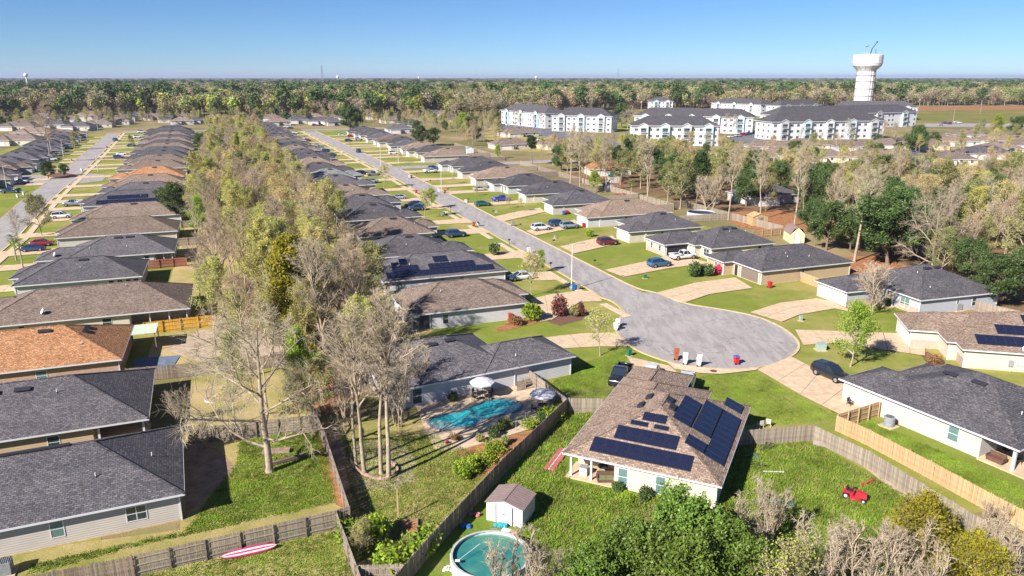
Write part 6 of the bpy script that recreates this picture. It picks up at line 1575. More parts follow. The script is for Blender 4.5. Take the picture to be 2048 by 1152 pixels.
def bicycle(p, ang, label, m, lying=False, s=1.0):
    r = link('bicycle', None, loc=(p[0], p[1], .06 if lying else 0.02), rz=(math.radians(82) if lying else .12, 0, math.radians(ang)), label=label, cat='bicycle', scale=s)
    def wheel():
        b = MB(); n = 18; R = .33; vs = []
        for k in range(n):
            a = 2*math.pi*k/n
            for j in range(4):
                c = 2*math.pi*j/4; q = R + .028*math.cos(c); vs.append((q*math.cos(a), .028*math.sin(c), q*math.sin(a)))
        b.add(vs, [(4*k+j, 4*((k+1)%n)+j, 4*((k+1)%n)+(j+1)%4, 4*k+(j+1)%4) for k in range(n) for j in range(4)], M_RUBBER)
        for k in range(8): a = math.pi*k/4; b.beam((0,0,0),(R*math.cos(a),0,R*math.sin(a)),.006,.006,M_STEEL)
        return b.mesh('wheel')
    for x in (-.5, .5): link('wheel', cached('bwheel', wheel), parent=r, loc=(x, 0, .36))
    b = MB()
    for a, c in (((-.5,0,.36),(-.05,0,.34)), ((-.05,0,.34),(-.2,0,.82)), ((-.05,0,.34),(.36,0,.78)), ((-.19,0,.78),(.36,0,.84)), ((-.5,0,.36),(-.19,0,.76)), ((.36,0,.9),(.5,0,.36))): b.tube(a, c, .02, .02, m, 6)
    link('frame', b.mesh('frame'), parent=r)
    b = MB(); b.tube((.34,-.28,1.0),(.34,.28,1.0),.014,.014,M_DARK,6); b.tube((.36,0,.88),(.34,0,1.0),.016,.016,M_DARK,6); link('handlebar', b.mesh('handlebar'), parent=r)
    b = MB(); b.box(-.33,-.06,.84,-.09,.06,.89,M_DARK); link('saddle', b.mesh('saddle'), parent=r)
bicycle(G(1533, 900), 20, 'dark bicycle standing by the curved picket fence', M_DARK); bicycle(G(1504, 918), 150, 'teal bicycle lying in the grass near the house shade', M_TEAL, True)
bicycle(G(1522, 926), -20, 'dark bicycle lying beside the teal one', M_DARK, True)
b = MB()
for k in range(9): b.box(-.7, k*.14, 0, .7, k*.14+.12, .03, M_WOOD)
for k in range(2): b.box(-.6+k*1.1, 0, -.06, -.5+k*1.1, 1.25, 0, M_WOOD)
g = G(1640, 895); pl = link('wooden_pallet', None, loc=(g[0], g[1], .1), rz=(math.radians(38), 0, math.radians(-25)), label='grey wooden pallet leaning against the curved fence', cat='pallet')
for k in range(9):
    link('board', cached('plb', lambda: (lambda q: (q.box(-.7,0,0,.7,.12,.03,M_WOOD), q.mesh('board'))[1])(MB())), parent=pl, loc=(0, k*.14, 0))
for x in (-.55, .55): link('bearer', cached('plr', lambda: (lambda q: (q.box(-.05,0,-.07,.05,1.25,0,M_WOOD), q.mesh('bearer'))[1])(MB())), parent=pl, loc=(x, 0, 0))
def plank(u, v, L, w, ang, m, label, tilt=0.0, z=.12, name='plank', cat='plank', th=.06):
    g = G(u, v); b = MB(); b.box(-L/2, -w/2, 0, L/2, w/2, th, m); link(name, b.mesh(name), loc=(g[0], g[1], z), rz=(0, tilt, math.radians(ang)), label=label, cat=cat)
plank(1735, 967, 1.9, .22, 30, M_RED, 'faded red plank in the grass above the mower', name='red_plank')
plank(1547, 946, 1.9, .07, -4, M_WHITE2, 'thin white pipe lying in the overgrown yard', name='white_pipe', cat='pipe')
g = G(1553, 1008); net = link('netting', None, loc=(g[0], g[1], .03), rz=math.radians(-14), label='crumpled teal netting lying in the overgrown yard', cat='netting')
b = MB(); R_ = random.Random(3)
for k in range(26):
    x = -1.4 + 2.8*k/25; b.beam((x, -.35+R_.uniform(-.1,.1), R_.uniform(.02,.2)), (x+R_.uniform(-.15,.15), .35+R_.uniform(-.1,.1), R_.uniform(.02,.25)), .03, .03, M_TEAL)
for y in (-.33, -.1, .1, .33):
    for k in range(14): b.beam((-1.4+.2*k, y+R_.uniform(-.08,.08), R_.uniform(.05,.22)), (-1.2+.2*k, y+R_.uniform(-.08,.08), R_.uniform(.05,.22)), .03, .03, M_TEAL)
link('mesh_strands', b.mesh('mesh_strands'), parent=net, kind='stuff')
g = G(1885, 1050); b = MB()
for k in range(7): b.box(-.8+k*.25, -.25+.05*(k%2), .03*k%.12, -.6+k*.25, .25, .12+.03*(k%3), mat('faded_pink', (0.62, 0.16, 0.24), 0.7))
link('pink_slide', b.mesh('pink_slide'), loc=(g[0], g[1], .05), rz=math.radians(-30), label='faded pink plastic toy by the overgrown fence at far right', cat='toy')
# red striped mat beside the patio of the solar roofed house
q0 = [G(1091, 935), G(1111, 938), G(1136, 905), G(1118, 900)]
g = ((q0[0][0]+q0[2][0])/2, (q0[0][1]+q0[2][1])/2); dd = (q0[3][0]-q0[0][0], q0[3][1]-q0[0][1]); an2 = math.atan2(dd[1], dd[0])
rt = link('plastic_ramp', None, loc=(g[0], g[1], .05), rz=an2, label='pink red plastic sheet with white stripe lying beside the patio', cat='plastic sheet')
L_ = math.hypot(*dd) + .6
b = MB(); b.box(-L_/2, -.5, 0, L_/2, -.04, .12, mat('pink_red', (0.52, 0.13, 0.16), 0.6, noise=(2, .15))); b.box(-L_/2, .04, 0, L_/2, .5, .12, MATS['pink_red']); link('sheet', b.mesh('sheet'), parent=rt)
b = MB(); b.box(-L_/2, -.04, 0, L_/2, .04, .14, M_WHITE2); link('stripe', b.mesh('stripe'), parent=rt)
# porch things of the solar roofed house
def lp(x, y, o=(4.6, 61.75), a=-24.7): q = rot2(x, y, math.radians(a)); return (o[0] + q[0], o[1] + q[1])
M_CUSH = mat('olive_cushion', (0.17, 0.19, 0.10), 0.9, noise=(3, .2)); M_WICK = mat('brown_wicker', (0.12, 0.07, 0.05), 0.8, noise=(5, .3))
def sofa(p, ang, w, label, cm, fm, z=.14, cat='sofa'):
    r = link('patio_sofa', None, loc=(p[0], p[1], z), rz=math.radians(ang), label=label, cat=cat)
    b = MB(); b.box(-w/2,-.38,.08,w/2,.38,.32,fm); link('base', b.mesh('base'), parent=r)
    b = MB(); b.box(-w/2,.26,.32,w/2,.40,.82,fm); link('backrest', b.mesh('backrest'), parent=r)
    for s in (-1,1): q = MB(); q.box(s*w/2-.06,-.38,.3,s*w/2+.06,.4,.6,fm); link('armrest', q.mesh('armrest'), parent=r)
    n = max(1, round(w/.7))
    for k in range(n): q = MB(); q.box(-w/2+.08+k*(w-.16)/n,-.34,.32,-w/2+.06+(k+1)*(w-.16)/n,.24,.46,cm); link('cushion', q.mesh('cushion'), parent=r)
sofa(lp(3.9, .95), 0, 1.6, 'olive cushioned sofa under the porch of the solar roofed house', M_CUSH, M_WICK)
p_ = lp(1.7, 1.2); b = MB(); b.box(-.35,-.3,0,.35,.3,.8,M_WHITE2); r_ = link('storage_chest', None, loc=(p_[0], p_[1], .14), rz=math.radians(-24.7), label='white storage chest on the porch of the solar roofed house', cat='chest'); link('box', b.mesh('box'), parent=r_); b = MB(); b.box(-.38,-.33,.8,.38,.33,.86,M_ACGREY); link('lid', b.mesh('lid'), parent=r_)
p_ = lp(3.2, 2.2); table(p_, 'dark round table at the back of the porch', R=.5, z=.14)
def lp2(x, y): q = rot2(x, y, math.radians(-61.3)); return (37.12 + q[0], 79.2 + q[1])
sofa(lp2(17.2, 1.0), -61, 1.5, 'brown wicker sofa on the covered patio, bottom right', mat('brown_cushion', (0.14, 0.06, 0.05), 0.9), M_WICK)
chair(lp2(18.4, 2.6), 60, 'dark chair at the far side of the covered patio, bottom right', z=.14); chair(lp2(16.8, 3.4), 20, 'dark chair by the wall of the covered patio, bottom right', z=.14)
M_WCH = mat('pale_wicker', (0.6, 0.54, 0.48), 0.7)
chair(G(1520, 856), 200, 'pale garden chair on the lawn behind the curved fence', M_WCH, z=0); chair(G(1537, 853), 150, 'second pale garden chair, right of the first behind the curved fence', M_WCH, z=0)
chair(G(1699, 812), 30, 'folding chair against the grey sided house by the gate', M_DARK, z=0)
for i, (x, y) in enumerate(((1.6, 1.4), (2.9, 1.6))): q = W(-12.5, -31.6); q = (q[0] + rot2(x, y, ROT)[0], q[1] + rot2(x, y, ROT)[1]); chair(q, 200, ('pale pink chair in the porch of the shadow streaked house', 'second pale chair in the porch of the shadow streaked house')[i], MATS['pale_wicker'], z=.14)
# brick ring round the tall trees
rg = link('tree_ring', None, loc=(0, 0, 0), label='low curved edging of bricks round the tall leafless trees', cat='edging')
RP = smooth_line(pxp((701, 920), (706, 935), (722, 948), (745, 958), (768, 962), (788, 956), (796, 944), (792, 932), (780, 926)), 2)
M_EDGE = mat('edging_brick', (0.40, 0.27, 0.21), 0.9, noise=(4, .3), rand=.6)
def dens(P, st):
    out = []; acc = 0.0
    for i in range(len(P)-1):
        a, c = Vector(P[i]), Vector(P[i+1]); L = (c-a).length; 
        while acc < L: q = a.lerp(c, acc/L); out.append((q.x, q.y, math.atan2(c.y-a.y, c.x-a.x))); acc += st
        acc -= L
    return out
bk_ = (lambda k: (k.box(-.11,-.1,0,.11,.1,.14,M_EDGE), k.mesh('brick'))[1])(MB())
for j in range(2):
    for i, (x, y, a) in enumerate(dens(RP, .235)):
        link('brick', bk_, parent=rg, loc=(x + rnd.gauss(0, .01), y + rnd.gauss(0, .01), j*.145), rz=a + rnd.gauss(0, .05))
# raised garden beds
for i, (c, l) in enumerate((((765, 1068), 'timber edged garden bed with blue toy beside the post'), ((820, 1062), 'second timber edged garden bed, right of the post'))):
    g = G(*c); r = link('garden_bed', None, loc=(g[0], g[1], 0), rz=math.radians(6), label=l, cat='garden bed')
    for (x0, y0, x1, y1) in ((-.65,-1.3,.65,-1.2),(-.65,1.2,.65,1.3),(-.65,-1.2,-.55,1.2),(.55,-1.2,.65,1.2)):
        q = MB(); q.box(x0,y0,0,x1,y1,.3,M_WOODD); link('plank', q.mesh('plank'), parent=r)
    q = MB(); q.box(-.55,-1.2,.05,.55,1.2,.22,M_STRAW); link('soil', q.mesh('soil'), parent=r)
g = G(761, 1082); b = MB(); b.box(-.25,-.3,.25,.25,.3,.4,M_BLUE); b.box(-.05,.2,.4,.05,1.2,.46,M_WHITE2); link('blue_scoop', b.mesh('blue_scoop'), loc=(g[0], g[1], 0.05), rz=.5, label='blue plastic scoop lying on the garden bed', cat='scoop')
g = G(797, 1043); b = MB(); b.box(-.05,-.05,-.2,.05,.05,3.05,M_WOODN); link('wooden_post', b.mesh('wooden_post'), loc=(g[0], g[1], 0), label='single tall wooden post standing in the pool yard lawn', cat='post')
for (u, v, l) in ((1032, 862, 'thin steel post at the edge of the pool deck'), (1051, 848, 'thin steel post nearer the right umbrella')):
    g = G(u, v); b = MB(); b.tube((0,0,0),(0,0,1.3),.025,.025,M_STEEL,6); b.lathe([(.1,0),(.1,.03)],M_STEEL,10); link('steel_post', b.mesh('steel_post'), loc=(g[0], g[1], .05), label=l, cat='post')
# low stone bench / raised edging behind the leafless tree
g = G(553, 905); b = MB(); b.box(-1.3,-.35,0,1.3,-.2,.35,M_WOODD); b.box(-1.3,.2,0,1.3,.35,.35,M_WOODD); b.box(-1.3,-.2,0,-1.15,.2,.35,M_WOODD); b.box(1.15,-.2,0,1.3,.2,.35,M_WOODD); b.box(-1.15,-.2,0,1.15,.2,.2,M_STRAW); link('planter', b.mesh('planter'), loc=(g[0], g[1], 0), rz=.1, label='long low timber planter behind the leafless tree', cat='planter')
g = G(560, 925); b = MB(); b.beam((-2.0,0,.2),(2.0,0,.35),.28,.28,M_WOODD); link('fallen_log', b.mesh('fallen_log'), loc=(g[0]+.5, g[1], 0), rz=.55, label='fallen log lying right of the leafless tree', cat='log')
g = G(432, 800); b = MB(); n=14
for k in range(n): a0_, a1_ = math.pi*(.6+.9*k/n), math.pi*(.6+.9*(k+1)/n); b.beam((1.2*math.cos(a0_), .9*math.sin(a0_), .1),(1.2*math.cos(a1_), .9*math.sin(a1_), .1),.06,.18,M_WHITE2)
link('curved_edging', b.mesh('curved_edging'), loc=(g[0], g[1], 0), label='short curved white edging in the lawn behind dark roof', cat='edging')
# clutter by the metal shed
def toy(u, v, m, s, label, name='pool_toy', cat='pool toy', z=0.0):
    g = G(u, v); b = MB(); R_ = random.Random(u)
    for k in range(7):
        x, y = R_.uniform(-.5,.5)*s, R_.uniform(-.3,.3)*s; b.lathe([(.05,0),(.22*s,.08),(.2*s,.2*s+.05*k%.2),(.05,.3*s)], m, 8, (x, y))
    link(name, b.mesh(name), loc=(g[0], g[1], z), label=label, cat=cat)
toy(1000, 1052, M_TEAL, .9, 'heap of teal pool toys before the shed doors')
toy(930, 1055, M_BLUE, .8, 'blue crumpled tarpaulin at the foot of the dark fence', 'tarpaulin', 'tarpaulin')
toy(948, 1032, mat('dusty_pink', (0.45, 0.16, 0.17), .7), .8, 'pink and red clutter left of the metal shed', 'toy_heap', 'toys')
toy(897, 1140, MATS['pale_wicker'], .7, 'pale brown clutter left of the round green pool', 'clutter_heap', 'clutter')
toy(1060, 745, M_TEAL, .7, 'teal and white cushions on the step by the pool deck fence', 'cushion_pile', 'cushions', .6)
g = G(1020, 1064); b = MB(); b.box(-.7,-.25,0,.0,.25,.1,M_WHITE2); b.box(.05,-.25,0,.75,.2,.14,M_WOODN); link('stepping_boards', b.mesh('stepping_boards'), loc=(g[0], g[1], 0), rz=-.4, label='pale boards lying between the shed doors and round pool', cat='boards')
# timber steps by the pool deck
g = G(1052, 780); st_ = link('timber_steps', None, loc=(g[0], g[1], .05), rz=math.radians(27), label='weathered timber steps and planter between house and pool deck', cat='steps')
for k in range(4): q = MB(); q.box(0, k*.35, 0, 1.3, k*.35+.33, .2+.2*k, M_WOOD); link('step', q.mesh('step'), parent=st_)
for x in (-.15, 1.35): q = MB(); q.box(x, 0, 0, x+.12, .12, 1.3, M_WOOD); link('post', q.mesh('post'), parent=st_)
q = MB()
for k in range(6): q.box(-1.2+k*.17, .02, 0, -1.06+k*.17, .05, 1.25, M_WOOD)
link('slat_panel', q.mesh('slat_panel'), parent=st_)
# play set behind the right row
g = G(1240, 392); r = link('picnic_table', None, loc=(g[0], g[1], 0), rz=.1, label='red picnic table behind the right row of houses', cat='picnic table')
q = MB(); q.box(-1.6,-.5,.75,1.6,.5,.82,M_RED); link('tabletop', q.mesh('tabletop'), parent=r)
for y in (-.95, .7): q = MB(); q.box(-1.6,y,.42,1.6,y+.25,.48,M_RED); link('bench', q.mesh('bench'), parent=r)
for x in (-1.2, 1.2): q = MB(); q.beam((x,-.9,0),(x,0,.75),.08,.08,M_RED); q.beam((x,.9,0),(x,0,.75),.08,.08,M_RED); q.beam((x,-.9,.42),(x,.9,.42),.08,.08,M_RED); link('leg_frame', q.mesh('leg_frame'), parent=r)
g = G(1236, 377); r = link('swing_set', None, loc=(g[0], g[1], 0), rz=.2, label='red framed swing set beside the dark shed', cat='swing set')
for x in (-1.4, 1.4): q = MB(); q.tube((x,-.9,0),(x,0,2.3),.05,.05,M_RED,6); q.tube((x,.9,0),(x,0,2.3),.05,.05,M_RED,6); link('leg', q.mesh('leg'), parent=r)
q = MB(); q.tube((-1.6,0,2.3),(1.6,0,2.3),.05,.05,M_RED,6); link('crossbar', q.mesh('crossbar'), parent=r)
for x in (-.5, .6): q = MB(); q.tube((x-.2,0,2.3),(x-.2,0,.5),.012,.012,M_STEEL,4); q.tube((x+.2,0,2.3),(x+.2,0,.5),.012,.012,M_STEEL,4); q.box(x-.22,-.1,.46,x+.22,.1,.5,M_TEAL); link('swing', q.mesh('swing'), parent=r)
# outboard clutter by the stepped solar roof
g = G(985, 566); b = MB()
for k in range(3): b.box(-1.0+k*.75, -.3, 0, -.35+k*.75, .3, .5+.12*(k%2), (M_RED, M_WOODN, M_WHITE2)[k])
link('crate_row', b.mesh('crate_row'), loc=(g[0], g[1], 0), rz=ROT, label='red and yellow crates against the wall under the solar roof', cat='crates')
g = G(1222, 505); 
# stop sign on the island
g = G(133, 353); r = link('stop_sign', None, loc=(g[0], g[1], .1), rz=math.radians(20), label='small red stop sign on the traffic island', cat='road sign')
q = MB(); q.tube((0,0,0),(0,0,2.2),.03,.03,M_STEEL,6); link('post', q.mesh('post'), parent=r)
q = MB(); pts = [(.38*math.cos(math.pi/8+i*math.pi/4), .38*math.sin(math.pi/8+i*math.pi/4)) for i in range(8)]
q.add([(x,-.04,2.4+y) for x, y in pts] + [(x,-.06,2.4+y) for x, y in pts], [tuple(range(8)), tuple(range(8,16))[::-1]] + [(i,(i+1)%8,8+(i+1)%8,8+i) for i in range(8)], M_RED); link('plate', q.mesh('plate'), parent=r)
# mailboxes along the kerbs
def mailbox(s, t, label, group='kerbside mailboxes'):
    g = W(s, t); r = link('mailbox', None, loc=(g[0], g[1], 0.05), rz=ROT, label=label, cat='mailbox', group=group)
    link('post', cached('mbp', lambda: (lambda q: (q.box(-.05,-.05,0,.05,.05,1.0,M_WOODD), q.mesh('post'))[1])(MB())), parent=r)
    link('box', cached('mbb', lambda: (lambda q: (q.box(-.25,-.1,1.0,.25,.1,1.18,M_DARK), q.tube((-.25,0,1.18),(.25,0,1.18),.1,.1,M_DARK,8), q.mesh('box'))[2])(MB())), parent=r)
for i, s in enumerate((14, 34, 54, 74, 96, 118, 140, 160)): mailbox(s, tmain(s) + 4.6, f'dark mailbox at the right kerb of the main street, {ORD[i]} from the circle')
for i, s in enumerate((15, 38, 60, 84, 106, 130)): mailbox(s, tmain(s) - 4.3, f'dark mailbox at the left kerb of the main street, {ORD[i]} from the circle')

# ---------------------------------------------------------------- apartment blocks, water tower, masts
M_APW = mat('apartment_white', (0.60, 0.61, 0.64), 0.7, noise=(.5, .05)); M_APB = mat('apartment_pale_blue', (0.46, 0.60, 0.66), 0.7, noise=(.5, .05)); M_APG = mat('apartment_grey', (0.45, 0.45, 0.47), 0.7, noise=(.5, .05))
def apartment(label, o, rz, w, d, seed=1, bays=4, detail=True):
    r = link('apartment_block', None, loc=(o[0], o[1], 0), rz=math.radians(rz), label=label, cat='apartment block', group='white apartment blocks')
    h = 10.6; d += 2; R_ = random.Random(seed)
    b = MB(); b.box(0, 0, 0, w, d, h, M_APW); link('wall', b.mesh('wall'), parent=r)
    b = MB(); uv = []; roof_faces(b, -.8, -.8, w+.8, d+.8, h, .52, 'hip', ROOFS['dark'], uv); b.uv = uv; link('roof', b.mesh('roof'), parent=r)
    b = MB(); b.box(-.85, -.85, h-.25, w+.85, -.8, h, M_WHITE); b.box(-.85, d+.8, h-.25, w+.85, d+.85, h, M_WHITE); b.box(-.85, -.8, h-.25, -.8, d+.8, h, M_WHITE); b.box(w+.8, -.8, h-.25, w+.85, d+.8, h, M_WHITE); link('fascia', b.mesh('fascia'), parent=r)
    spots = []
    for k in range(bays):      # gabled bays on both long sides
        bw = 5.0; x = (k + .5) * w / bays
        for side in (0, 1):
            m = (M_APB, M_APG, M_APB, M_APW)[(k + seed + side) % 4]
            y0, y1 = (-1.5, .01) if side == 0 else (d - .01, d + 1.5)
            b = MB(); b.box(x - bw/2, y0, 0, x + bw/2, y1, h + .05, m)
            yy = y0 if side == 0 else y1
            b.add([(x-bw/2, yy, h+.05), (x+bw/2, yy, h+.05), (x, yy, h+1.3)], [(0,1,2)], m)
            ro = MB(); s = -1 if side == 0 else 1
            for sx in (-1, 1):
                ro.add([(x, yy + s*.3, h+1.45), (x + sx*(bw/2+.4), yy + s*.3, h-.1), (x + sx*(bw/2+.4), yy - s*3.2, h-.1), (x, yy - s*5.0, h+1.45)], [(0,1,2,3)], ROOFS['dark'])
                ro.beam((x, yy + s*.32, h+1.4), (x + sx*(bw/2+.4), yy + s*.32, h-.13), .12, .25, M_WHITE)
            ro.uv = [(ro.v[i][0], ro.v[i][1]) for f in ro.f for i in f]
            q = link('bay', b.mesh('bay'), parent=r); link('gable_roof', ro.mesh('gable_roof'), parent=q)
            bal = cached('balcony', lambda: (lambda q: ([ (q.box(-1.5, -.02, z + .3, 1.5, .03, z + 2.5, M_GLASS), q.box(-1.7, -.9, z + .12, 1.7, 0, z + .26, M_WHITE), q.box(-1.7, -.9, z + 1.15, 1.7, -.84, z + 1.22, M_WHITE), [q.box(-1.65 + j*.33, -.88, z + .26, -1.61 + j*.33, -.85, z + 1.15, M_WHITE) for j in range(11)]) for z in (0, 3.4, 6.8)], q.mesh('balcony'))[1])(MB()))
            link('balcony', bal, parent=q, loc=(x, yy, 0), rz=0 if side == 0 else math.pi)
    if detail:
        wm = cached('apwin', lambda: (lambda q: (q.box(-.95,-.06,0,.95,.02,1.6,M_WHITE), q.box(-.82,-.075,.12,-.05,-.06,1.48,M_GLASS), q.box(.05,-.075,.12,.82,-.06,1.48,M_GLASS), q.mesh('window'))[3])(MB()))
        for fl in range(3):
            for k in range(bays + 1):
                for dx in (-2.2, 2.2):
                    x = k * w / bays + dx * .9
                    if .8 < x < w - .8:
                        link('window', wm, parent=r, loc=(x, 0, .9 + fl*3.4))
            for y in (d*.2, d*.5, d*.8):
                for x, a in ((0, -math.pi/2), (w, math.pi/2)): link('window', wm, parent=r, loc=(x, y, .9 + fl*3.4), rz=a)
    return r
def ap_at(u0, v0, u1, v1, d, label, seed, bays):
    a, c = G(u0, v0), G(u1, v1); apartment(label, a, math.degrees(math.atan2(c[1]-a[1], c[0]-a[0])), math.hypot(c[0]-a[0], c[1]-a[1]), d, seed, bays)
ap_at(1104, 262, 1222, 265, 16, 'white and grey apartment block, right one of the left pair', 1, 3)
ap_at(1003, 247, 1090, 257, 16, 'white apartment block, leftmost of all, behind leafless trees', 2, 3)
ap_at(1264, 291, 1436, 292, 15, 'apartment block with blue gable end nearest the camera', 3, 4)
ap_at(1268, 262, 1504, 268, 16, 'long apartment block behind the one with blue gable end', 4, 5)
ap_at(1542, 281, 1765, 277, 17, 'big pale blue and white apartment block in front of the water tower', 5, 5)
ap_at(1556, 262, 1830, 252, 17, 'apartment block right behind the big pale blue one', 6, 5)
ap_at(1670, 238, 1832, 240, 16, 'long white apartment block at the foot of the water tower', 7, 4)
ap_at(1560, 235, 1640, 232, 15, 'smaller apartment block left of the water tower', 8, 3)
ap_at(1422, 226, 1520, 232, 15, 'far apartment block at the upper edge of the green gap', 9, 3)
ap_at(1300, 222, 1345, 222, 14, 'small distant apartment block half hidden by trees', 10, 2)
# water tower
TW = (505.0 * 1.0, 0)
tx, ty = G(1722, 232)
k_ = 800 / math.hypot(tx, ty); tx, ty = tx * k_, ty * k_
M_TANK = mat('tank_white', (0.78, 0.76, 0.75), 0.6, noise=(.15, .08)); M_TANK2 = mat('tank_seam', (0.22, 0.17, 0.17), 0.7)
wt = link('water_tower', None, loc=(tx, ty, 0), label='white ribbed water tower rising above the woods', cat='water tower')
b = MB(); n = 32; vs = []
for z in (0, 45.2):
    for i in range(n): q = 2*math.pi*i/n; R_ = 9.6 if i % 2 else 9.9; vs.append((R_*math.cos(q), R_*math.sin(q), z))
b.add(vs, [(i, (i+1)%n, n+(i+1)%n, n+i) for i in range(n)], M_TANK); link('shaft', b.mesh('shaft'), parent=wt)
for z in (14, 20, 27, 34, 40, 44.6): q = MB(); q.lathe([(9.98, z), (9.98, z+.8)], M_TANK2, 32); link('band', q.mesh('band'), parent=wt)
for i in range(22):
    a = 2*math.pi*i/22; q = MB(); q.box(9.7, -.14, 0, 10.0, .14, 45, M_TANK2); link('flute', cached('wtfl', lambda: q.mesh('flute')), parent=wt, rz=a)
q = MB(); q.lathe([(9.9, 45.2), (10.6, 46.2), (14.8, 50.0), (15.4, 52.0), (15.4, 60.0), (15.1, 60.5), (0.5, 61.6)], M_TANK, 40); tk = link('tank', q.mesh('tank'), parent=wt)
for z in (52.0, 54.5, 57.2): q = MB(); q.lathe([(15.46, z), (15.46, z+.18)], M_TANK2, 40); link('seam', q.mesh('seam'), parent=tk)
for i in range(12):
    a = 2*math.pi*i/12; q = MB(); q.beam((10.2, 0, 45.8), (14.95, 0, 50.1), .25, .25, M_TANK2); link('rib', cached('wtrib', lambda: q.mesh('rib')), parent=tk, rz=a)
for i in range(16):
    a = 2*math.pi*i/16; q = MB(); q.box(15.42, -.1, 51.8, 15.52, .1, 60, M_TANK2); link('seam', cached('wtseam', lambda: q.mesh('seam')), parent=tk, rz=a)
q = MB(); q.tube((1, 0, 58), (3.0, 0, 66.5), .7, .5, M_DARK, 6); q.tube((3, 0, 66.5), (7.2, 0, 72.5), .5, .35, M_DARK, 6); q.tube((-4, 0, 61), (-4, 0, 68), .6, .4, M_ACGREY, 6); q.tube((-4, 0, 68), (-.5, 0, 69.2), .4, .3, M_DARK, 6); q.box(6.6,-.6,72,8,.6,73.4,M_DARK); q.tube((7, 0, 62), (7, 0, 66), .35, .3, M_DARK, 6); wt.scale = (.84, .84, PXH((tx, ty), 108) / 61.3)
link('antenna_crane', q.mesh('antenna_crane'), parent=wt, rz=-.3)
def mast(u, vtop, dist, label, r0=.9):
    d = (u - 1024) / FPX; y = dist; x = d * (dist * _c + CAM_H * _s); H = PXH((x, y), vtop)
    m_ = link('radio_mast', None, loc=(x, y, 0), label=label, cat='mast'); b = MB()
    for i in range(3): a = 2*math.pi*i/3; b.tube((r0*math.cos(a), r0*math.sin(a), 0), (r0*.6*math.cos(a), r0*.6*math.sin(a), H), .3, .22, M_ACGREY, 4)
    n = int(H / 4)
    for k in range(n):
        for i in range(3): a, c = 2*math.pi*i/3, 2*math.pi*(i+1)/3; b.beam((r0*math.cos(a), r0*math.sin(a), k*4), (r0*.8*math.cos(c), r0*.8*math.sin(c), k*4+4), .18, .18, M_ACGREY)
    link('lattice', b.mesh('lattice'), parent=m_)
mast(647, 130, 1500, 'tall lattice mast on the horizon left of centre', 1.6); mast(1235, 136, 2600, 'thin lattice mast on the horizon right of centre', 1.6)
def far_tank(u, v, dist, R_, label):
    x = (u - 1024) / FPX * (dist * _c + CAM_H * _s); H = PXH((x, dist), v); r = link('far_water_tower', None, loc=(x, dist, 0), label=label, cat='water tower')
    b = MB(); b.lathe([(.3*R_, H-2.0*R_), (R_*.8, H-1.5*R_), (R_, H-.9*R_), (R_*.8, H-.3*R_), (.1, H)], M_TANK, 16); link('tank', b.mesh('tank'), parent=r)
    b = MB(); b.tube((0,0,0),(0,0,H-1.5*R_),R_*.28,R_*.28,M_TANK,10); link('stem', b.mesh('stem'), parent=r)
far_tank(677, 151, 2200, 4.5, 'small round water tower on the horizon next to the mast'); far_tank(58, 146, 1700, 4.5, 'small pale water tower on the horizon at far left'); far_tank(1072, 152, 3600, 6, 'tiny white water tower on the horizon at centre'); far_tank(838, 153, 4200, 6, 'tiny pale water tower on the horizon left of the smoke')
b = MB(); b.box(-28, -15, 0, 28, 15, 7, M_WHITE2); link('warehouse', b.mesh('warehouse'), loc=((1419 - 1024) / FPX * 3000, 2950, 14), label='long low white warehouse on the horizon right of centre', cat='warehouse')
# utility poles by the field
for i, (u, v) in enumerate(((1888, 222), (1960, 228), (1905, 250))):
    g = G(u, v); r = link('utility_pole', None, loc=(g[0], g[1], 0), label=('utility pole left of the far field at upper right', 'utility pole in the far field at the right edge', 'utility pole nearest the purple van at upper right')[i], cat='utility pole', group='poles by the sports field')
    b = MB(); b.tube((0,0,0),(0,0,13),.3,.2,M_WOOD,6); link('pole', b.mesh('pole'), parent=r); b = MB(); b.box(-1.2,-.1,11.8,1.2,.1,12.1,M_WOODD); link('crossarm', b.mesh('crossarm'), parent=r)

# ---------------------------------------------------------------- planting
def T(kind, u, v, vtop, label, group=None, **k):
    p = G(u, v); return tree(kind, p, PXH(p, vtop) * (.92 if kind in ('bare', 'bare_wide', 'budding', 'tanbud', 'olive', 'lime', 'gold', 'oak') else 1), label, group, **k)
T('bare_wide', 540, 944, 592, 'wide leafless tree with thick trunk in the left hand back yard', var=0, rz=0.6)
T('tall_bare', 713, 930, 610, 'leftmost tall leafless tree of the four inside the brick ring', var=0, sxy=1.0)
T('tall_bare', 729, 946, 592, 'second from left tall leafless tree inside the brick ring', var=1, sxy=1.15, rz=2)
T('tall_bare', 763, 948, 600, 'third from left tall leafless tree inside the brick ring', var=0, sxy=1.15, rz=4)
T('tall_bare', 777, 957, 572, 'rightmost tall leafless tree inside the brick ring', var=1, sxy=1.2, rz=5.2)
T('gold', 592, 722, 448, 'tall golden green evergreen standing out in the middle belt', var=0, sxy=1.1)
T('gold', 560, 690, 500, 'shorter golden green evergreen left of the tall one', var=1, sxy=.9)
T('lime', 612, 800, 640, 'yellow green bushy tree below the tall golden evergreen', var=0, sxy=.8)
T('bare', 655, 740, 452, 'large grey leafless tree right of the golden evergreen', var=1, sxy=1.15)
T('bare', 690, 700, 470, 'leafless tree touching the large grey one on its right', var=3)
T('bare', 452, 640, 425, 'leafless tree with slanting trunks behind the brown roof', var=0, sxy=1.15)
T('bare', 492, 610, 400, 'leafless tree right of the one with slanting trunks', var=2)
T('budding', 430, 690, 505, 'budding tree between golden fence and sandy clearing', var=0)
T('budding', 505, 720, 560, 'budding yellow green tree at the sandy clearing', var=1)
T('budding', 548, 730, 575, 'budding tree right of the sandy clearing', var=2)
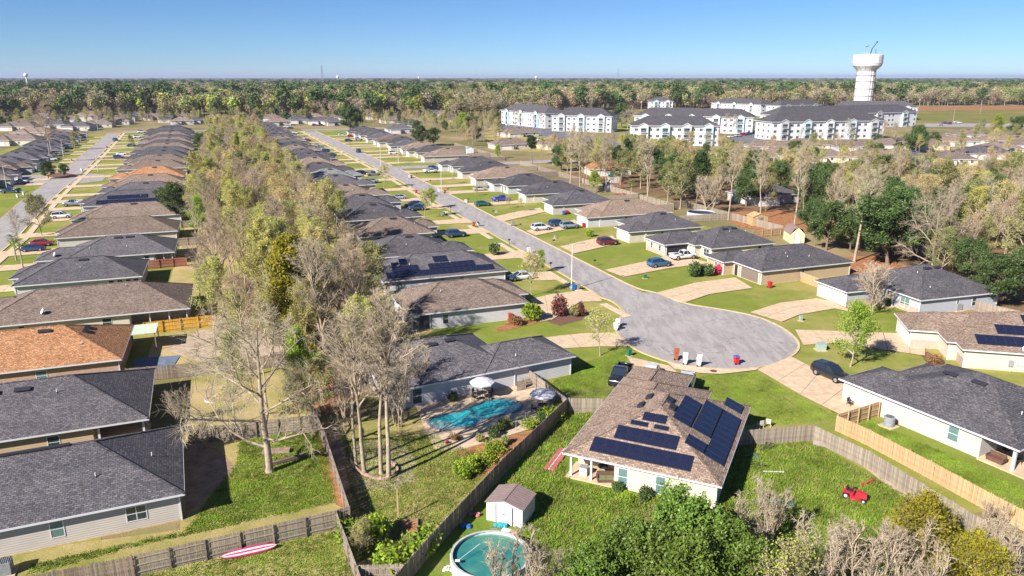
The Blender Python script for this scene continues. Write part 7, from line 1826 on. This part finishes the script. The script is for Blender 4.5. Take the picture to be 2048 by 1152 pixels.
T('budding', 470, 850, 640, 'budding tree behind the wide leafless tree', var=0, sxy=.8)
T('budding', 745, 770, 575, 'pale green budding tree left of the shadow streaked roof', var=1)
T('lime', 720, 740, 590, 'lime green tree behind the brick ring trees', var=1)
T('olive', 752, 620, 478, 'brown green tree covering the rear of the stepped solar roof', var=0)
T('olive', 640, 850, 700, 'dull green tree above the shaded path', var=1)
T('olive', 600, 850, 735, 'dull green low tree beside the fence end', var=0)
T('thicket', 800, 850, 690, 'leafless thicket left of the swimming pool', var=0); T('thicket', 690, 850, 700, 'leafless thicket between fence and pool', var=1)
T('thicket', 830, 800, 690, 'leafless thicket at the rear corner of the pool house', var=0)
T('thicket', 360, 850, 770, 'leafless shrub against the dark roof at left', var=1); T('thicket', 405, 900, 820, 'leafless shrub in the shade right of the dark roof', var=0)
T('bare', 610, 640, 470, 'grey leafless tree behind the golden evergreen', var=2); T('bare', 470, 575, 395, 'grey leafless tree left in the belt, above the golden fence', var=4, sxy=1.1); T('bare', 430, 560, 410, 'slim leafless tree nearest the slate roofed house', var=5); T('oak', 1700, 500, 420, 'dark oak behind the tallest pale leafless tree', var=1); T('oak', 1620, 470, 400, 'dark oak above the yellow shed', var=2); T('olive', 1880, 560, 450, 'olive green tree above the grey sided house', var=0); T('olive', 1950, 530, 430, 'olive green tree high among the right edge oaks', var=1)
T('lime', 520, 600, 455, 'yellow green tree left of the golden evergreen', var=0)
T('bare', 400, 600, 455, 'leafless tree beside the long brown roof', var=1, sxy=1.1); T('budding', 470, 560, 410, 'budding tree above the slanting trunks', var=2)
T('olive', 560, 600, 440, 'olive tree directly behind the golden evergreen', var=1); T('bare', 710, 600, 430, 'leafless tree left of the blue round pool', var=0)
T('oak', 368, 447, 366, 'dark oak behind the solar roof of the left row', var=0); T('oak', 345, 430, 372, 'smaller dark oak beside the first behind the solar roof', var=1)
T('thicket_bud', 725, 1110, 1040, 'leafy green shrub in the fence corner left of the garden beds'); T('bush_lime', 745, 1085, 1035, 'round green shrub beside the garden beds'); T('weeds', 712, 1080, 1045, 'tall weeds against the left fence'); T('weeds', 780, 1140, 1100, 'weeds below the garden beds'); T('weeds', 850, 1100, 1065, 'weeds between post and dark fence')
# cul-de-sac
T('young', 1200, 711, 622, 'slim young tree beside the driveway left of the turning circle')
T('young_green', 1701, 733, 610, 'leafy young tree with forked trunk on the round lawn', sxy=.95)
T('young_bare', 1745, 628, 525, 'leafless multi stemmed small tree before the grey sided house')
T('young', 1063, 592, 505, 'slim leafless tree on the lawn behind the lamp post'); T('young_green', 1082, 546, 502, 'small pale green tree on the sidewalk verge', sxy=.8)
T('bush_maroon', 1118, 633, 592, 'maroon shrub, left one of the pair by the front path'); T('bush_maroon', 1160, 632, 604, 'maroon shrub, right one of the pair by the front path', sxy=.8); T('bush_olive', 1148, 633, 612, 'grey green shrub between the two maroon ones')
T('bush_lime', 1064, 640, 605, 'tall ornamental grass at the corner of the shadow streaked house'); T('dry_bush', 1035, 650, 632, 'dry low plants along the house wall')
T('bush', 1390, 553, 526, 'dark round shrub on the lawn in front of the azalea'); T('bush', 1405, 551, 532, 'second dark shrub beside the first on the azalea lawn'); T('bush', 1418, 552, 530, 'third shrub next to the pink azalea')
T('bush_pink', 1433, 548, 528, 'pink flowering azalea at the porch of the bronze garage house')
T('dry_bush', 1870, 726, 708, 'dry shrub in the mulch bed by the tan roofed house'); T('bush', 1775, 612, 598, 'low dark shrub at the porch of the grey sided house')
T('bush_lime', 1178, 473, 458, 'small yellow shrub on the lawn below the tan roof'); T('bush', 988, 511, 488, 'small dark shrub on the lawn left of the sidewalk')
T('young', 850, 436, 380, 'young tree by the sidewalk halfway down, left side'); T('young_green', 862, 418, 378, 'pale green street tree at the left kerb'); T('young', 768, 376, 330, 'bare street tree before the pale grey roof')
for u, v, t, w in ((1043, 424, 396, 'below the blue bin'), (1017, 417, 392, 'beside the bright blue pickup'), (909, 367, 345, 'below the white pickup'), (951, 392, 372, 'between silver and teal sedans'), (800, 327, 305, 'at the side street corner'), (700, 300, 285, 'far up the street')): T('young', u, v, t, f'very slim sapling on a right row front lawn {w}', 'saplings on the right row lawns')
T('oak', 700, 268, 212, 'big grey green oak at the far right kerb of the main street', var=1, sxy=1.1); T('oak', 842, 292, 250, 'round dark oak behind the far tan roofs', var=2); T('oak', 866, 292, 255, 'second round dark oak behind the far tan roofs', var=0)
T('lime', 993, 318, 287, 'bright green small tree behind the right row', var=0); T('lime', 925, 262, 222, 'pale green tree between the far roofs', var=1)
# left street
T('olive', 84, 472, 384, 'leafy street tree with leaning trunks on the left street', var=0, sxy=1.15)
T('bare', 38, 492, 412, 'bare street tree left of the leafy one', var=1)
T('oak', 97, 358, 322, 'round green tree on the traffic island', var=2); T('oak', 127, 353, 328, 'smaller green tree at the right end of the traffic island', var=1)
T('bare', 100, 325, 195, 'tall bare tree among the far left roofs', var=2); T('olive', 265, 294, 268, 'round tree on a far lawn of the left street', var=1); T('olive', 150, 300, 262, 'olive tree beside the far blue grey house', var=0)
def palm(u, v, vtop, label):
    p = G(u, v); H = PXH(p, vtop); r = link('palm_tree', None, loc=(p[0], p[1], 0), rz=rnd.uniform(0, 6), label=label, cat='palm tree', group=None)
    b = MB(); b.tube((0,0,-.2),(0,0,H-.9),.17,.13,M_BARK,8); link('trunk', b.mesh('trunk'), parent=r)
    for i in range(22):
        a = i * 2.4; el = .9 - 1.5 * (i / 22); L = 1.5; q = MB(); p0 = Vector((0, 0, H - .8)); d = Vector((math.cos(el), 0, math.sin(el)))
        q.beam((0,0,0), (d.x*.7, 0, d.z*.7), .03, .03, M_BARKD); c0 = d * .7
        for k in range(11):
            f = (k - 5) / 5 * 1.1; e = Vector((math.cos(el - .35*abs(f)) * math.cos(f), math.sin(f), math.sin(el - .35*abs(f)) - .12)) * .75
            w = Vector((-math.sin(f), math.cos(f), 0)) * .05
            q.add([tuple(c0 - w*.3), tuple(c0 + w*.3), tuple(c0 + e*.6 + w), tuple(c0 + e), tuple(c0 + e*.6 - w)], [(0,1,2,3,4)], M_LEAF['dark'] if k % 2 else M_LEAF['lime'])
        link('frond', q.mesh('frond'), parent=r, loc=tuple(p0), rz=a)
palm(47, 541, 478, 'short palm tree at the front corner of the left row, nearer one'); palm(33, 521, 470, 'slim palm tree just left of the nearer palm'); palm(1262, 392, 362, 'small palm beside the red picnic table')
# pool side plants
for i, (u, v, k, t) in enumerate(((1005, 862, 'bush', 840), (1018, 855, 'bush_olive', 838), (985, 875, 'bush', 855), (960, 885, 'bush_olive', 868), (990, 905, 'weeds', 885), (1010, 890, 'bush_olive', 872), (1083, 845, 'bush', 825), (1100, 838, 'weeds', 815), (1120, 820, 'bush_olive', 800), (940, 945, 'bush_lime', 915), (925, 950, 'weeds', 925), (895, 888, 'bush_pink', 880), (905, 803, 'bush', 785), (970, 925, 'weeds', 905), (912, 880, 'dry_bush', 868), (1060, 855, 'weeds', 838))):
    T(k, u, v, t, f'{ {"bush": "dark green", "bush_olive": "dull green", "weeds": "low leafy", "bush_lime": "bright green", "bush_pink": "red flowering", "dry_bush": "dry brown"}[k]} plant by the pool, {ORD[i]} counting along the planting strip', 'plants around the pool')
for i, (u, v, k, t) in enumerate(((1235, 985, 'bush', 965), (1290, 1000, 'bush', 975), (1330, 1010, 'weeds', 990), (1370, 1005, 'dry_bush', 985), (1255, 1000, 'weeds', 985))): T(k, u, v, t, f'low plant on the rear wall of the solar roofed house, {ORD[i]} from left', 'plants behind the solar roofed house')
# right hand woods: landmarks first
T('tall_bare', 1708, 524, 322, 'tall pale leafless tree rising behind the tan sided house', var=0, sxy=1.35)
T('bare_wide', 1862, 552, 372, 'spreading leafless tree behind the grey sided house', var=1, sxy=.8)
T('oak', 1652, 500, 402, 'dark oak just right of the yellow shed', var=0, sxy=1.0); T('oak', 1775, 530, 385, 'big dark oak between the two pale leafless trees', var=1, sxy=1.2); T('oak', 1815, 515, 400, 'dark oak right of the big one', var=2)
T('oak', 1990, 612, 508, 'dark green oak at the right edge behind the grey sided house', var=0, sxy=1.25); T('oak', 2040, 600, 490, 'dark green oak cut by the right edge', var=2); T('oak', 1935, 570, 480, 'dark oak left of the right edge one', var=1)
T('lime', 1905, 540, 470, 'bright yellow green tree among the dark oaks at right', var=0)
T('tall_bare', 1212, 384, 268, 'pair forming tall bare tree, centre of the right woods', var=1, sxy=1.1); T('tall_bare', 1140, 372, 245, 'tall bare tree behind the dark roofs, left end of the woods', var=0, sxy=1.2); T('tall_bare', 1160, 374, 255, 'tall bare tree next to the left end one', var=1)
T('tall_bare', 1295, 400, 270, 'tall bare tree right of the swing set', var=0, sxy=1.3); T('olive', 1360, 418, 308, 'olive green tree with hanging foliage behind the round pool', var=0, sxy=1.2); T('olive', 1335, 405, 318, 'second olive green tree left of the hanging one', var=1)
T('lime', 1190, 386, 340, 'bright green small tree beside the dark shed', var=1); T('pine', 1065, 330, 270, 'dark pine left of the tall bare trees', var=0); T('pine', 1392, 420, 300, 'pine behind the pale grey fence', var=1)
T('tall_bare', 1456, 440, 280, 'tall bare tree above the pale grey fence', var=0); T('tall_bare', 1520, 440, 290, 'tall bare tree at the orange timber shed', var=1); T('tall_bare', 1588, 452, 275, 'bare tree right of the orange timber shed', var=0)
T('young_bare', 1418, 428, 350, 'slim bare tree beside the brown round pool fence')
# the wooded belts, kind by kind
REST = []
KL = {'tanbud': 'tan budding tree', 'bare': 'leafless grey tree', 'tall_bare': 'tall thin leafless tree', 'budding': 'budding yellow green tree', 'lime': 'bright green leafy tree', 'olive': 'dull olive green tree', 'oak': 'dark evergreen oak', 'pine': 'dark pine tree', 'gold': 'golden green evergreen', 'bare_wide': 'spreading leafless tree'}
NK = dict(bare=0)
def scatter(region_fn, box, spacing, kinds, hr, where, avoid=(), seed=5, maxn=900, keep=0):
    R_ = random.Random(seed); pts = []; n = int((box[2]-box[0]) * (box[3]-box[1]) / spacing**2 * 3)
    names = [k for k, w in kinds for _ in range(w)]
    for _ in range(n):
        p = (R_.uniform(box[0], box[2]), R_.uniform(box[1], box[3]))
        if len(pts) >= maxn: break
        if not region_fn(p): continue
        if any((p[0]-q[0])**2 + (p[1]-q[1])**2 < spacing**2 for q in pts): continue
        if any((p[0]-q[0])**2 + (p[1]-q[1])**2 < q[2]**2 for q in avoid): continue
        k = R_.choice(names); h = R_.uniform(*hr) * (1.12 if k == 'tall_bare' else .8 if k in ('oak', 'lime') else 1)
        pts.append((*p, k, h, R_.uniform(.85, 1.15), R_.uniform(0, 6.28)))
    pts.sort(key=lambda q: q[1]); near, rest = pts[:keep], pts[keep:]
    lab = {}
    for q in near:
        s, t = ST(q); i_ = int(max(0, s + 15) // 20)
        a = f'{KL[q[2]]} {where} by lot {i_ + 1}'.replace(f'by lot {i_ + 1}', f'by {ORD[min(i_, 25)]} house pair'); lab.setdefault(a, []).append(q)
    for a, Q in lab.items():
        Q.sort(key=lambda q: ST(q)[1])
        for i, q in enumerate(Q): tree(q[2], q, q[3], a + (f', {ORD[i]} from left' if len(Q) > 1 else ''), f'{KL[q[2]]}s {where}', sxy=q[4], rz=q[5])
    REST.extend(rest)
    return len(pts)
def inst(p, s0, s1, t0, t1):
    s, t = ST(p); return s0 < s < s1 and t0 < t < t1
def PXY(p):
    Y = p[1] * _c + CAM_H * _s; Z = p[1] * _s - CAM_H * _c; return (1024 + FPX * p[0] / Y, 576 - FPX * Z / Y)
def in_poly(q, P):
    c = False
    for i in range(len(P)):
        (x0, y0), (x1, y1) = P[i], P[i-1]
        if (y0 > q[1]) != (y1 > q[1]) and q[0] < (x1-x0) * (q[1]-y0) / (y1-y0) + x0: c = not c
    return c
MIX = [('bare', 9), ('tanbud', 4), ('budding', 7), ('lime', 2), ('olive', 1), ('oak', 1), ('tall_bare', 1)]
c0 = scatter(lambda p: inst(p, -26, 30, -54, -37), (-80, 60, 10, 170), 4.6, [('bare', 5), ('budding', 6), ('tall_bare', 2), ('lime', 1), ('tanbud', 2)], (11, 15), 'in the front belt', keep=60, seed=31)
c1 = scatter(lambda p: inst(p, 30, 150, -56 if ST(p)[0] < 62 else -63, -34.5), (-120, 120, 0, 290), 4.0, MIX, (10.5, 14.5), 'in the belt', keep=120)
c2 = scatter(lambda p: inst(p, 150, 425, -63.5, -35), (-260, 230, -20, 560), 5.6, MIX, (9, 13.5), 'in the belt', seed=9)
hs = [(o.location.x + 10, o.location.y + 3, 12) for o in COL.objects if o.get('category') == 'house' and o.location.x > 60 and o.location.y > 180]
WR = [(1085, 330), (1290, 325), (1400, 360), (1500, 378), (1760, 385), (2120, 385), (2140, 560), (2000, 560), (1800, 525), (1720, 505), (1600, 440), (1440, 405), (1300, 385), (1180, 362), (1090, 335)]
MIXR = [('bare', 5), ('tall_bare', 3), ('tanbud', 4), ('budding', 2), ('olive', 6), ('oak', 3), ('pine', 1)]
c3 = scatter(lambda p: in_poly(PXY(p), WR), (0, 135, 230, 400), 5.4, MIXR, (9.5, 14.5), 'in the right woods', avoid=hs, seed=12, keep=100)
WR3 = [(690, 262), (700, 240), (1000, 236), (1000, 262), (930, 300), (900, 275), (800, 262)]
c6 = scatter(lambda p: in_poly(PXY(p), WR3) and not inst(p, 0, 440, -20, 52), (-150, 300, 60, 640), 10, [('bare', 6), ('olive', 3), ('oak', 3), ('budding', 4), ('tanbud', 3)], (7, 11), 'beyond the right row', seed=44)
WR2 = [(800, 240), (1000, 232), (1000, 300), (1250, 330), (1250, 300), (1540, 300), (1840, 290), (2100, 268), (2100, 370), (1700, 370), (1400, 350), (1100, 315), (930, 285)]
c4 = scatter(lambda p: in_poly(PXY(p), WR2) and not inst(p, 0, 440, -20, 52), (-60, 200, 420, 640), 9.5, [('bare', 4), ('tanbud', 4), ('olive', 3), ('oak', 2), ('budding', 2)], (6, 10.5), 'among the far homes', avoid=hs, seed=14)
WL = [(-80, 262), (-80, 232), (300, 228), (700, 236), (860, 232), (860, 250), (640, 246), (300, 252)]
c5 = scatter(lambda p: in_poly(PXY(p), WL), (-480, 520, -40, 700), 12, [('bare', 4), ('tanbud', 3), ('olive', 3), ('oak', 3), ('budding', 4)], (6.5, 11), 'around the far houses', seed=15)
# trees standing between the apartment blocks
for i, (u, v, t, k) in enumerate(((1030, 258, 218, 'bare_wide'), (1082, 268, 222, 'bare'), (1065, 262, 225, 'bare'), (1243, 256, 206, 'oak'), (1255, 258, 216, 'bare_wide'), (1450, 272, 222, 'bare'), (1465, 268, 226, 'bare'), (1270, 320, 272, 'budding'), (1300, 335, 282, 'bare'), (1330, 330, 290, 'bare_wide'), (1600, 290, 250, 'bare'), (1690, 295, 232, 'bare'), (1640, 296, 262, 'bare'), (1760, 290, 238, 'bare'), (1790, 300, 240, 'bare'), (1830, 305, 250, 'oak'), (1995, 275, 225, 'lime'), (2030, 270, 232, 'oak'), (1960, 268, 235, 'olive'))):
    T(k, u, v, t, f'{KL.get(k, "tree")} near the apartment blocks, {ORD[i]} from the left', 'trees between the apartment blocks')
# foreground, at the lower edge
def F(kind, x, y, vtop, label, **k): p = (x, y); tree(kind, p, PXH(p, vtop + 5) * .92, label, None, **k)
F('magnolia', 12.0, 47.0, 992, 'glossy leaved tree, tallest of the dark green group in the foreground', rz=1, sxy=1.0); F('magnolia', 8.2, 44.6, 1055, 'glossy leaved tree at the left of the foreground group', rz=3, sxy=.95); F('magnolia', 15.0, 44.5, 1045, 'glossy leaved tree at the right of the foreground group', rz=5, sxy=.9)
F('magnolia', 11.0, 42.0, 1080, 'glossy leaved tree at the bottom edge, centre of the group', rz=2, sxy=1.0); F('magnolia', 5.6, 42.8, 1100, 'lowest glossy leaved tree at the bottom edge', rz=4, sxy=.9)
F('rustoak', 29.5, 47.0, 985, 'golden green small tree in front of the overgrown fence', rz=1); F('rustoak', 31.5, 44.0, 1060, 'second golden green small tree nearer the bottom edge', rz=2)
F('thicket', 0.2, 43.5, 1045, 'leafless thicket rising in front of the round green pool', var=0, sxy=1.1); F('thicket', 3.0, 44.5, 1065, 'leafless thicket right of the round green pool', var=1)
for i, (x, y, v, k, w) in enumerate(((18.5, 50, 965, 'thicket', 'at the corner of the solar roofed house'), (20.3, 52, 940, 'thicket', 'covering the house corner'), (21.5, 45, 1010, 'thicket', 'left of the leaning pair'), (24.0, 43.5, 1010, 'thicket', 'before the teal netting'), (27.0, 43, 1030, 'thicket', 'below the mower'), (34.5, 45, 1030, 'thicket', 'right of the golden green tree'), (38, 46, 1040, 'thicket_bud', 'at the lower right corner'), (36, 49, 1010, 'thicket', 'by the pink toy'), (41, 48, 1020, 'thicket', 'near the right edge bottom'), (33.5, 52, 985, 'thicket_bud', 'against the curved fence'), (18.2, 43, 1060, 'thicket_bud', 'beside the glossy group'), (43, 51, 1010, 'thicket_bud', 'at the right edge above the corner'), (24, 47, 1040, 'thicket_bud', 'low in the middle'), (38.5, 53, 980, 'thicket', 'between both right hand fences'))):
    F(k, x, y, v, f'leafless brushwood {w}' if 'bud' not in k and k == 'thicket' else f'brushwood with young leaves {w}', var=(i % 2 if k == 'thicket' else 0))

# far woods: tens of thousands of trees instanced from low-detail prototypes standing at their edge
def woods_proto(name, seed, leaf, n, size, bark, H=13.0, R_=4.2, label=''):
    rs = np.random.RandomState(seed); C = []
    lob = [(rs.normal(0, R_*.38), rs.normal(0, R_*.38), H * rs.uniform(.45, .85), R_ * rs.uniform(.4, .6)) for _ in range(9)]
    k = rs.randint(0, 9, n); v = rs.normal(size=(n, 3)); v /= np.linalg.norm(v, axis=1, keepdims=True); v *= rs.uniform(.5, 1.1, (n, 1))
    L_ = np.array(lob); C = L_[k, :3] + v * L_[k, 3:4] * np.array([1, 1, 1.1]); C[:, 2] = np.maximum(C[:, 2], .8)
    parts = [leaves_mesh('lv', C, size, leaf, rs)]
    segs = [((0, 0, -.5), (0, 0, H*.7), .25, .1)] + [((0, 0, H*.3), (l[0], l[1], l[2]), .1, .03) for l in lob]
    if bark is M_TWIG or bark is M_TWIGR:
        segs += [((l[0]*.3, l[1]*.3, l[2]*.6), (l[0] + rs.normal(0, 1.6), l[1] + rs.normal(0, 1.6), l[2] + rs.uniform(.5, 2.5)), .06, .02) for l in lob for _ in range(7)]
    parts.append(limbs_mesh('lb', segs, bark, 3))
    return join_meshes('crown', parts)
M_FB = mat('bare_twig_haze', (0.30, 0.235, 0.135), 0.95, spec=.05, noise=(.4, .4), rand=.75)
M_FB2 = mat('bare_twig_haze_grey', (0.30, 0.25, 0.165), 0.95, spec=.05, noise=(.4, .4), rand=.6)
M_FY = mat('spring_canopy', (0.36, 0.37, 0.08), .9, spec=.05, noise=(.4, .35), rand=.7)
M_FD = mat('evergreen_canopy', (0.10, 0.145, 0.045), .9, spec=.05, noise=(.4, .35), rand=.6)
M_FO = mat('olive_canopy', (0.25, 0.25, 0.09), .9, spec=.05, noise=(.4, .35), rand=.7)
WP = [('brown', woods_proto('p', 1, M_FB, 420, .62, M_TWIGR), 1.0, 3, 'brown leafless tree at the near edge of the far woods'),
      ('grey', woods_proto('p', 2, M_FB2, 360, .55, M_TWIG), 1.0, 3, 'grey leafless tree at the near edge of the far woods'),
      ('yellow', woods_proto('p', 3, M_FY, 520, .75, M_BARKD), 1.0, 3, 'yellow green tree at the near edge of the far woods'),
      ('dark', woods_proto('p', 4, M_FD, 560, .75, M_BARKD), 1.0, 3, 'dark green tree at the near edge of the far woods'),
      ('olive', woods_proto('p', 5, M_FO, 480, .7, M_BARKD), 1.0, 3, 'olive tree at the near edge of the far woods')]
EDGE = [(-600, 246), (0, 238), (120, 231), (300, 232), (560, 236), (720, 237), (860, 232), (960, 236), (1000, 232), (1250, 219), (1420, 219), (1560, 214), (1830, 211), (2100, 211), (2700, 211)]
rsW = np.random.RandomState(42)
def woods_points():
    P = []
    for d0, d1, sp, sc in ((560, 1250, 10.5, 1.5), (1250, 2500, 15, 1.8), (2500, 6000, 29, 3.1), (6000, 16000, 78, 7)):
        n = int(2 * 0.84 * (d1*d1 - d0*d0) / 2 / sp**2)
        y = np.sqrt(rsW.uniform(d0*d0, d1*d1, n)); x = y * rsW.uniform(-.84, .84, n)
        Y = y * _c + CAM_H * _s; Z = y * _s - CAM_H * _c; u = 1024 + FPX * x / Y; v = 576 - FPX * Z / Y
        ok = v < np.interp(u, [e[0] for e in EDGE], [e[1] for e in EDGE])
        P.append(np.stack([x, y, np.full(n, sc)], 1)[ok])
    return np.concatenate(P)
WPTS = woods_points()
# patches of like trees: smooth pseudo-noise decides the kind
def fld(x, y, s, ph): return np.sin(x/s + ph) * np.cos(y/s*1.3 + ph*2) + .6*np.sin(x/s*2.3 - y/s*1.7 + ph)
X, Y_ = WPTS[:, 0], WPTS[:, 1]
a1 = fld(X, Y_, 95, .3) + rsW.normal(0, .9, len(X)); a2 = fld(X, Y_, 150, 1.9) + rsW.normal(0, .8, len(X))
left_ = (X < -60) & (Y_ < 1400)
kind_ = np.where(a1 > 1.35, 3, np.where(a2 > .9, 4, np.where((a1 < -.9) | (left_ & (a1 < -.1)), np.where((left_ & (rsW.rand(len(X)) < .8)) | (rsW.rand(len(X)) < .25), 2, 4), np.where(a2 < -.2, 1, 0))))
def gn_instancer(obj, src):
    ng = bpy.data.node_groups.new('scatter_trees', 'GeometryNodeTree')
    ng.interface.new_socket(name='Geometry', in_out='INPUT', socket_type='NodeSocketGeometry'); ng.interface.new_socket(name='Geometry', in_out='OUTPUT', socket_type='NodeSocketGeometry')
    N = ng.nodes; gi = N.new('NodeGroupInput'); go = N.new('NodeGroupOutput')
    oi = N.new('GeometryNodeObjectInfo'); oi.inputs['Object'].default_value = src; oi.transform_space = 'ORIGINAL'
    ip = N.new('GeometryNodeInstanceOnPoints')
    ar = N.new('GeometryNodeInputNamedAttribute'); ar.data_type = 'FLOAT_VECTOR'; ar.inputs['Name'].default_value = 'turn'
    as_ = N.new('GeometryNodeInputNamedAttribute'); as_.data_type = 'FLOAT_VECTOR'; as_.inputs['Name'].default_value = 'size'
    L = ng.links; L.new(gi.outputs[0], ip.inputs['Points']); L.new(oi.outputs['Geometry'], ip.inputs['Instance']); L.new(ar.outputs['Attribute'], ip.inputs['Rotation']); L.new(as_.outputs['Attribute'], ip.inputs['Scale']); L.new(ip.outputs[0], go.inputs[0])
    md = obj.modifiers.new('scatter', 'NODES'); md.node_group = ng
for ki, (nm, me, _, n_edge, lab) in enumerate(WP):
    Q = WPTS[kind_ == ki]; Q = Q[np.argsort(Q[:, 1])]
    # the ones standing in front are things of their own
    vis = [i for i in range(min(len(Q), 4000)) if abs(Q[i, 0]) < .7 * Q[i, 1]]
    e = set(vis[:n_edge]); first = None
    for i in sorted(e):
        o = link('tree', me, loc=(Q[i, 0], Q[i, 1], 0), rz=rnd.uniform(0, 6.3), label=f'{lab}, {ORD[len([1 for z in e if z < i])]} of its kind', cat='tree', group=lab.replace('tree', 'trees'), scale=rnd.uniform(1.3, 1.7)); first = first or o
    rest = Q[[i for i in range(len(Q)) if i not in e]]
    m = bpy.data.meshes.new('woods_points'); m.vertices.add(len(rest)); co = rest.copy(); co[:, 2] = 0; m.vertices.foreach_set('co', co.astype(np.float32).ravel())
    tn = np.zeros((len(rest), 3), np.float32); tn[:, 2] = rsW.uniform(0, 6.28, len(rest))
    sz = rsW.uniform(.75, 1.3, (len(rest), 1)) * (1.2 if ki == 3 else 1.0); sx = sz * rest[:, 2:3]; zz = sz * np.where(rest[:, 2:3] < 2, 1.45, 1.4) * rsW.uniform(.8, 1.1, (len(rest), 1))
    S_a = np.concatenate([sx, sx, zz], 1).astype(np.float32)
    at = m.attributes.new('turn', 'FLOAT_VECTOR', 'POINT'); at.data.foreach_set('vector', tn.ravel())
    at = m.attributes.new('size', 'FLOAT_VECTOR', 'POINT'); at.data.foreach_set('vector', S_a.ravel())
    m.update(); w_ = link('far_woods', m, kind='stuff'); gn_instancer(w_, first)
# the remaining trees of the belts, past the number that can be told apart
def point_cloud(name, Q):
    m = bpy.data.meshes.new(name); m.vertices.add(len(Q)); m.vertices.foreach_set('co', np.array([[q[0], q[1], 0] for q in Q], np.float32).ravel())
    at = m.attributes.new('turn', 'FLOAT_VECTOR', 'POINT'); at.data.foreach_set('vector', np.array([[0, 0, q[5]] for q in Q], np.float32).ravel())
    at = m.attributes.new('size', 'FLOAT_VECTOR', 'POINT'); at.data.foreach_set('vector', np.array([[q[3]*q[4]/q[6], q[3]*q[4]/q[6], q[3]/q[6]] for q in Q], np.float32).ravel())
    m.update(); return m
by = {}
for q in REST: L_ = PROTO[q[2]]; v = int(q[5] * 1000) % len(L_); by.setdefault((q[2], v), []).append((*q, L_[v][2]))
for (k, v), Q in by.items():
    for part in (0, 1):
        me = PROTO[k][v][part]; src = next((o for o in COL.objects if o.data is me), None)
        if src is None: continue
        o = link('background_trees', point_cloud('tree_points', Q), kind='stuff'); gn_instancer(o, src)
# tall grass tufts of the overgrown yard
def tufts(name, region, n, h, m, seed, z=.02, w=.035, blades=5, spread=.14):
    rs = np.random.RandomState(seed); P = np.array(region); x0, y0 = P.min(0); x1, y1 = P.max(0)
    pts = []
    while len(pts) < n:
        q = (rs.uniform(x0, x1), rs.uniform(y0, y1))
        if in_poly(q, region): pts.append(q)
    B = np.repeat(np.array(pts), blades, axis=0); N_ = len(B); B = B + rs.normal(0, spread, (N_, 2))
    a = rs.uniform(0, 6.28, N_); hh = h * rs.uniform(.4, 1.25, N_); ln = hh * rs.uniform(.2, .8, N_); d = rs.uniform(0, 6.28, N_)
    V = np.zeros((N_, 4, 3)); V[:, 0] = np.stack([B[:, 0] - w*np.cos(a), B[:, 1] - w*np.sin(a), np.full(N_, z)], 1); V[:, 1] = np.stack([B[:, 0] + w*np.cos(a), B[:, 1] + w*np.sin(a), np.full(N_, z)], 1)
    top = np.stack([B[:, 0] + ln*np.cos(d), B[:, 1] + ln*np.sin(d), z + hh], 1); V[:, 2] = top + np.stack([w*.4*np.cos(a), w*.4*np.sin(a), 0*a], 1); V[:, 3] = top - np.stack([w*.4*np.cos(a), w*.4*np.sin(a), 0*a], 1)
    link(name, np_mesh(name, V.reshape(-1, 3), np.arange(4*N_).reshape(N_, 4), m, 4), kind='stuff')
M_GB = mat('grass_blades', (0.21, 0.31, 0.04), .8, spec=.1, noise=(.35, .55), transl=.3, coords='Object'); M_GB2 = mat('dry_grass_blades', (0.34, 0.31, 0.11), .8, spec=.1, noise=(.35, .4), transl=.3)
YR = [q for q in pxp((1142, 815), (1200, 815), (1125, 920), (1140, 965), (1240, 985), (1440, 1040), (1475, 885), (1620, 885), (1960, 1075), (2048, 1152), (2048, 1300), (1060, 1300), (1070, 1090), (1050, 1065), (1072, 1000), (1000, 985))]
tufts('overgrown_grass', YR, 16000, .20, M_GB, 1); tufts('overgrown_grass', YR, 3500, .26, M_GB2, 2)
YL = pxp((475, 925), (480, 880), (640, 860), (672, 1005), (262, 1095), (60, 1150), (60, 1130), (368, 1065), (410, 1010))
tufts('yard_grass_tufts', YL, 9000, .10, M_GB, 3)
YM = pxp((690, 880), (860, 870), (990, 925), (812, 1120), (716, 1120), (700, 1010))
tufts('yard_grass_tufts', YM, 7000, .09, M_GB, 4); tufts('yard_grass_tufts', YM, 3000, .12, M_GB2, 5)
tufts('lawn_tufts', pxp((1215, 800), (1300, 770), (1400, 752), (1510, 745), (1680, 838), (1620, 846), (1470, 850), (1440, 800)), 7000, .06, M_GB, 7)
tufts('lawn_tufts', pxp((1690, 800), (1640, 800), (1700, 860), (2048, 1060), (2100, 1000), (1760, 850)), 7000, .06, M_GB, 8)
tufts('lawn_tufts', pxp((1100, 770), (1150, 730), (1255, 700), (1250, 730), (1215, 800), (1145, 795)), 4500, .06, M_GB, 9)
tufts('yard_grass_tufts', pxp((280, 1152), (672, 1062), (712, 1152), (712, 1260), (280, 1260)), 4500, .09, M_GB, 6)

# ---------------------------------------------------------------- air
b = MB(); b.box(-17000, -260, -1.5, 17000, 17500, 78, None); b.mats = []
me = bpy.data.meshes.new('haze'); me.from_pydata(b.v, [], b.f); hz = bpy.data.materials.new('haze_air'); hz.use_nodes = True
nt = hz.node_tree; nt.nodes.clear(); pv = nt.nodes.new('ShaderNodeVolumePrincipled'); ou = nt.nodes.new('ShaderNodeOutputMaterial')
pv.inputs['Density'].default_value = 0.00007; pv.inputs['Color'].default_value = (0.58, 0.64, 0.92, 1); pv.inputs['Anisotropy'].default_value = 0.1
nt.links.new(pv.outputs[0], ou.inputs['Volume']); me.materials.append(hz); link('haze', me, kind='stuff')
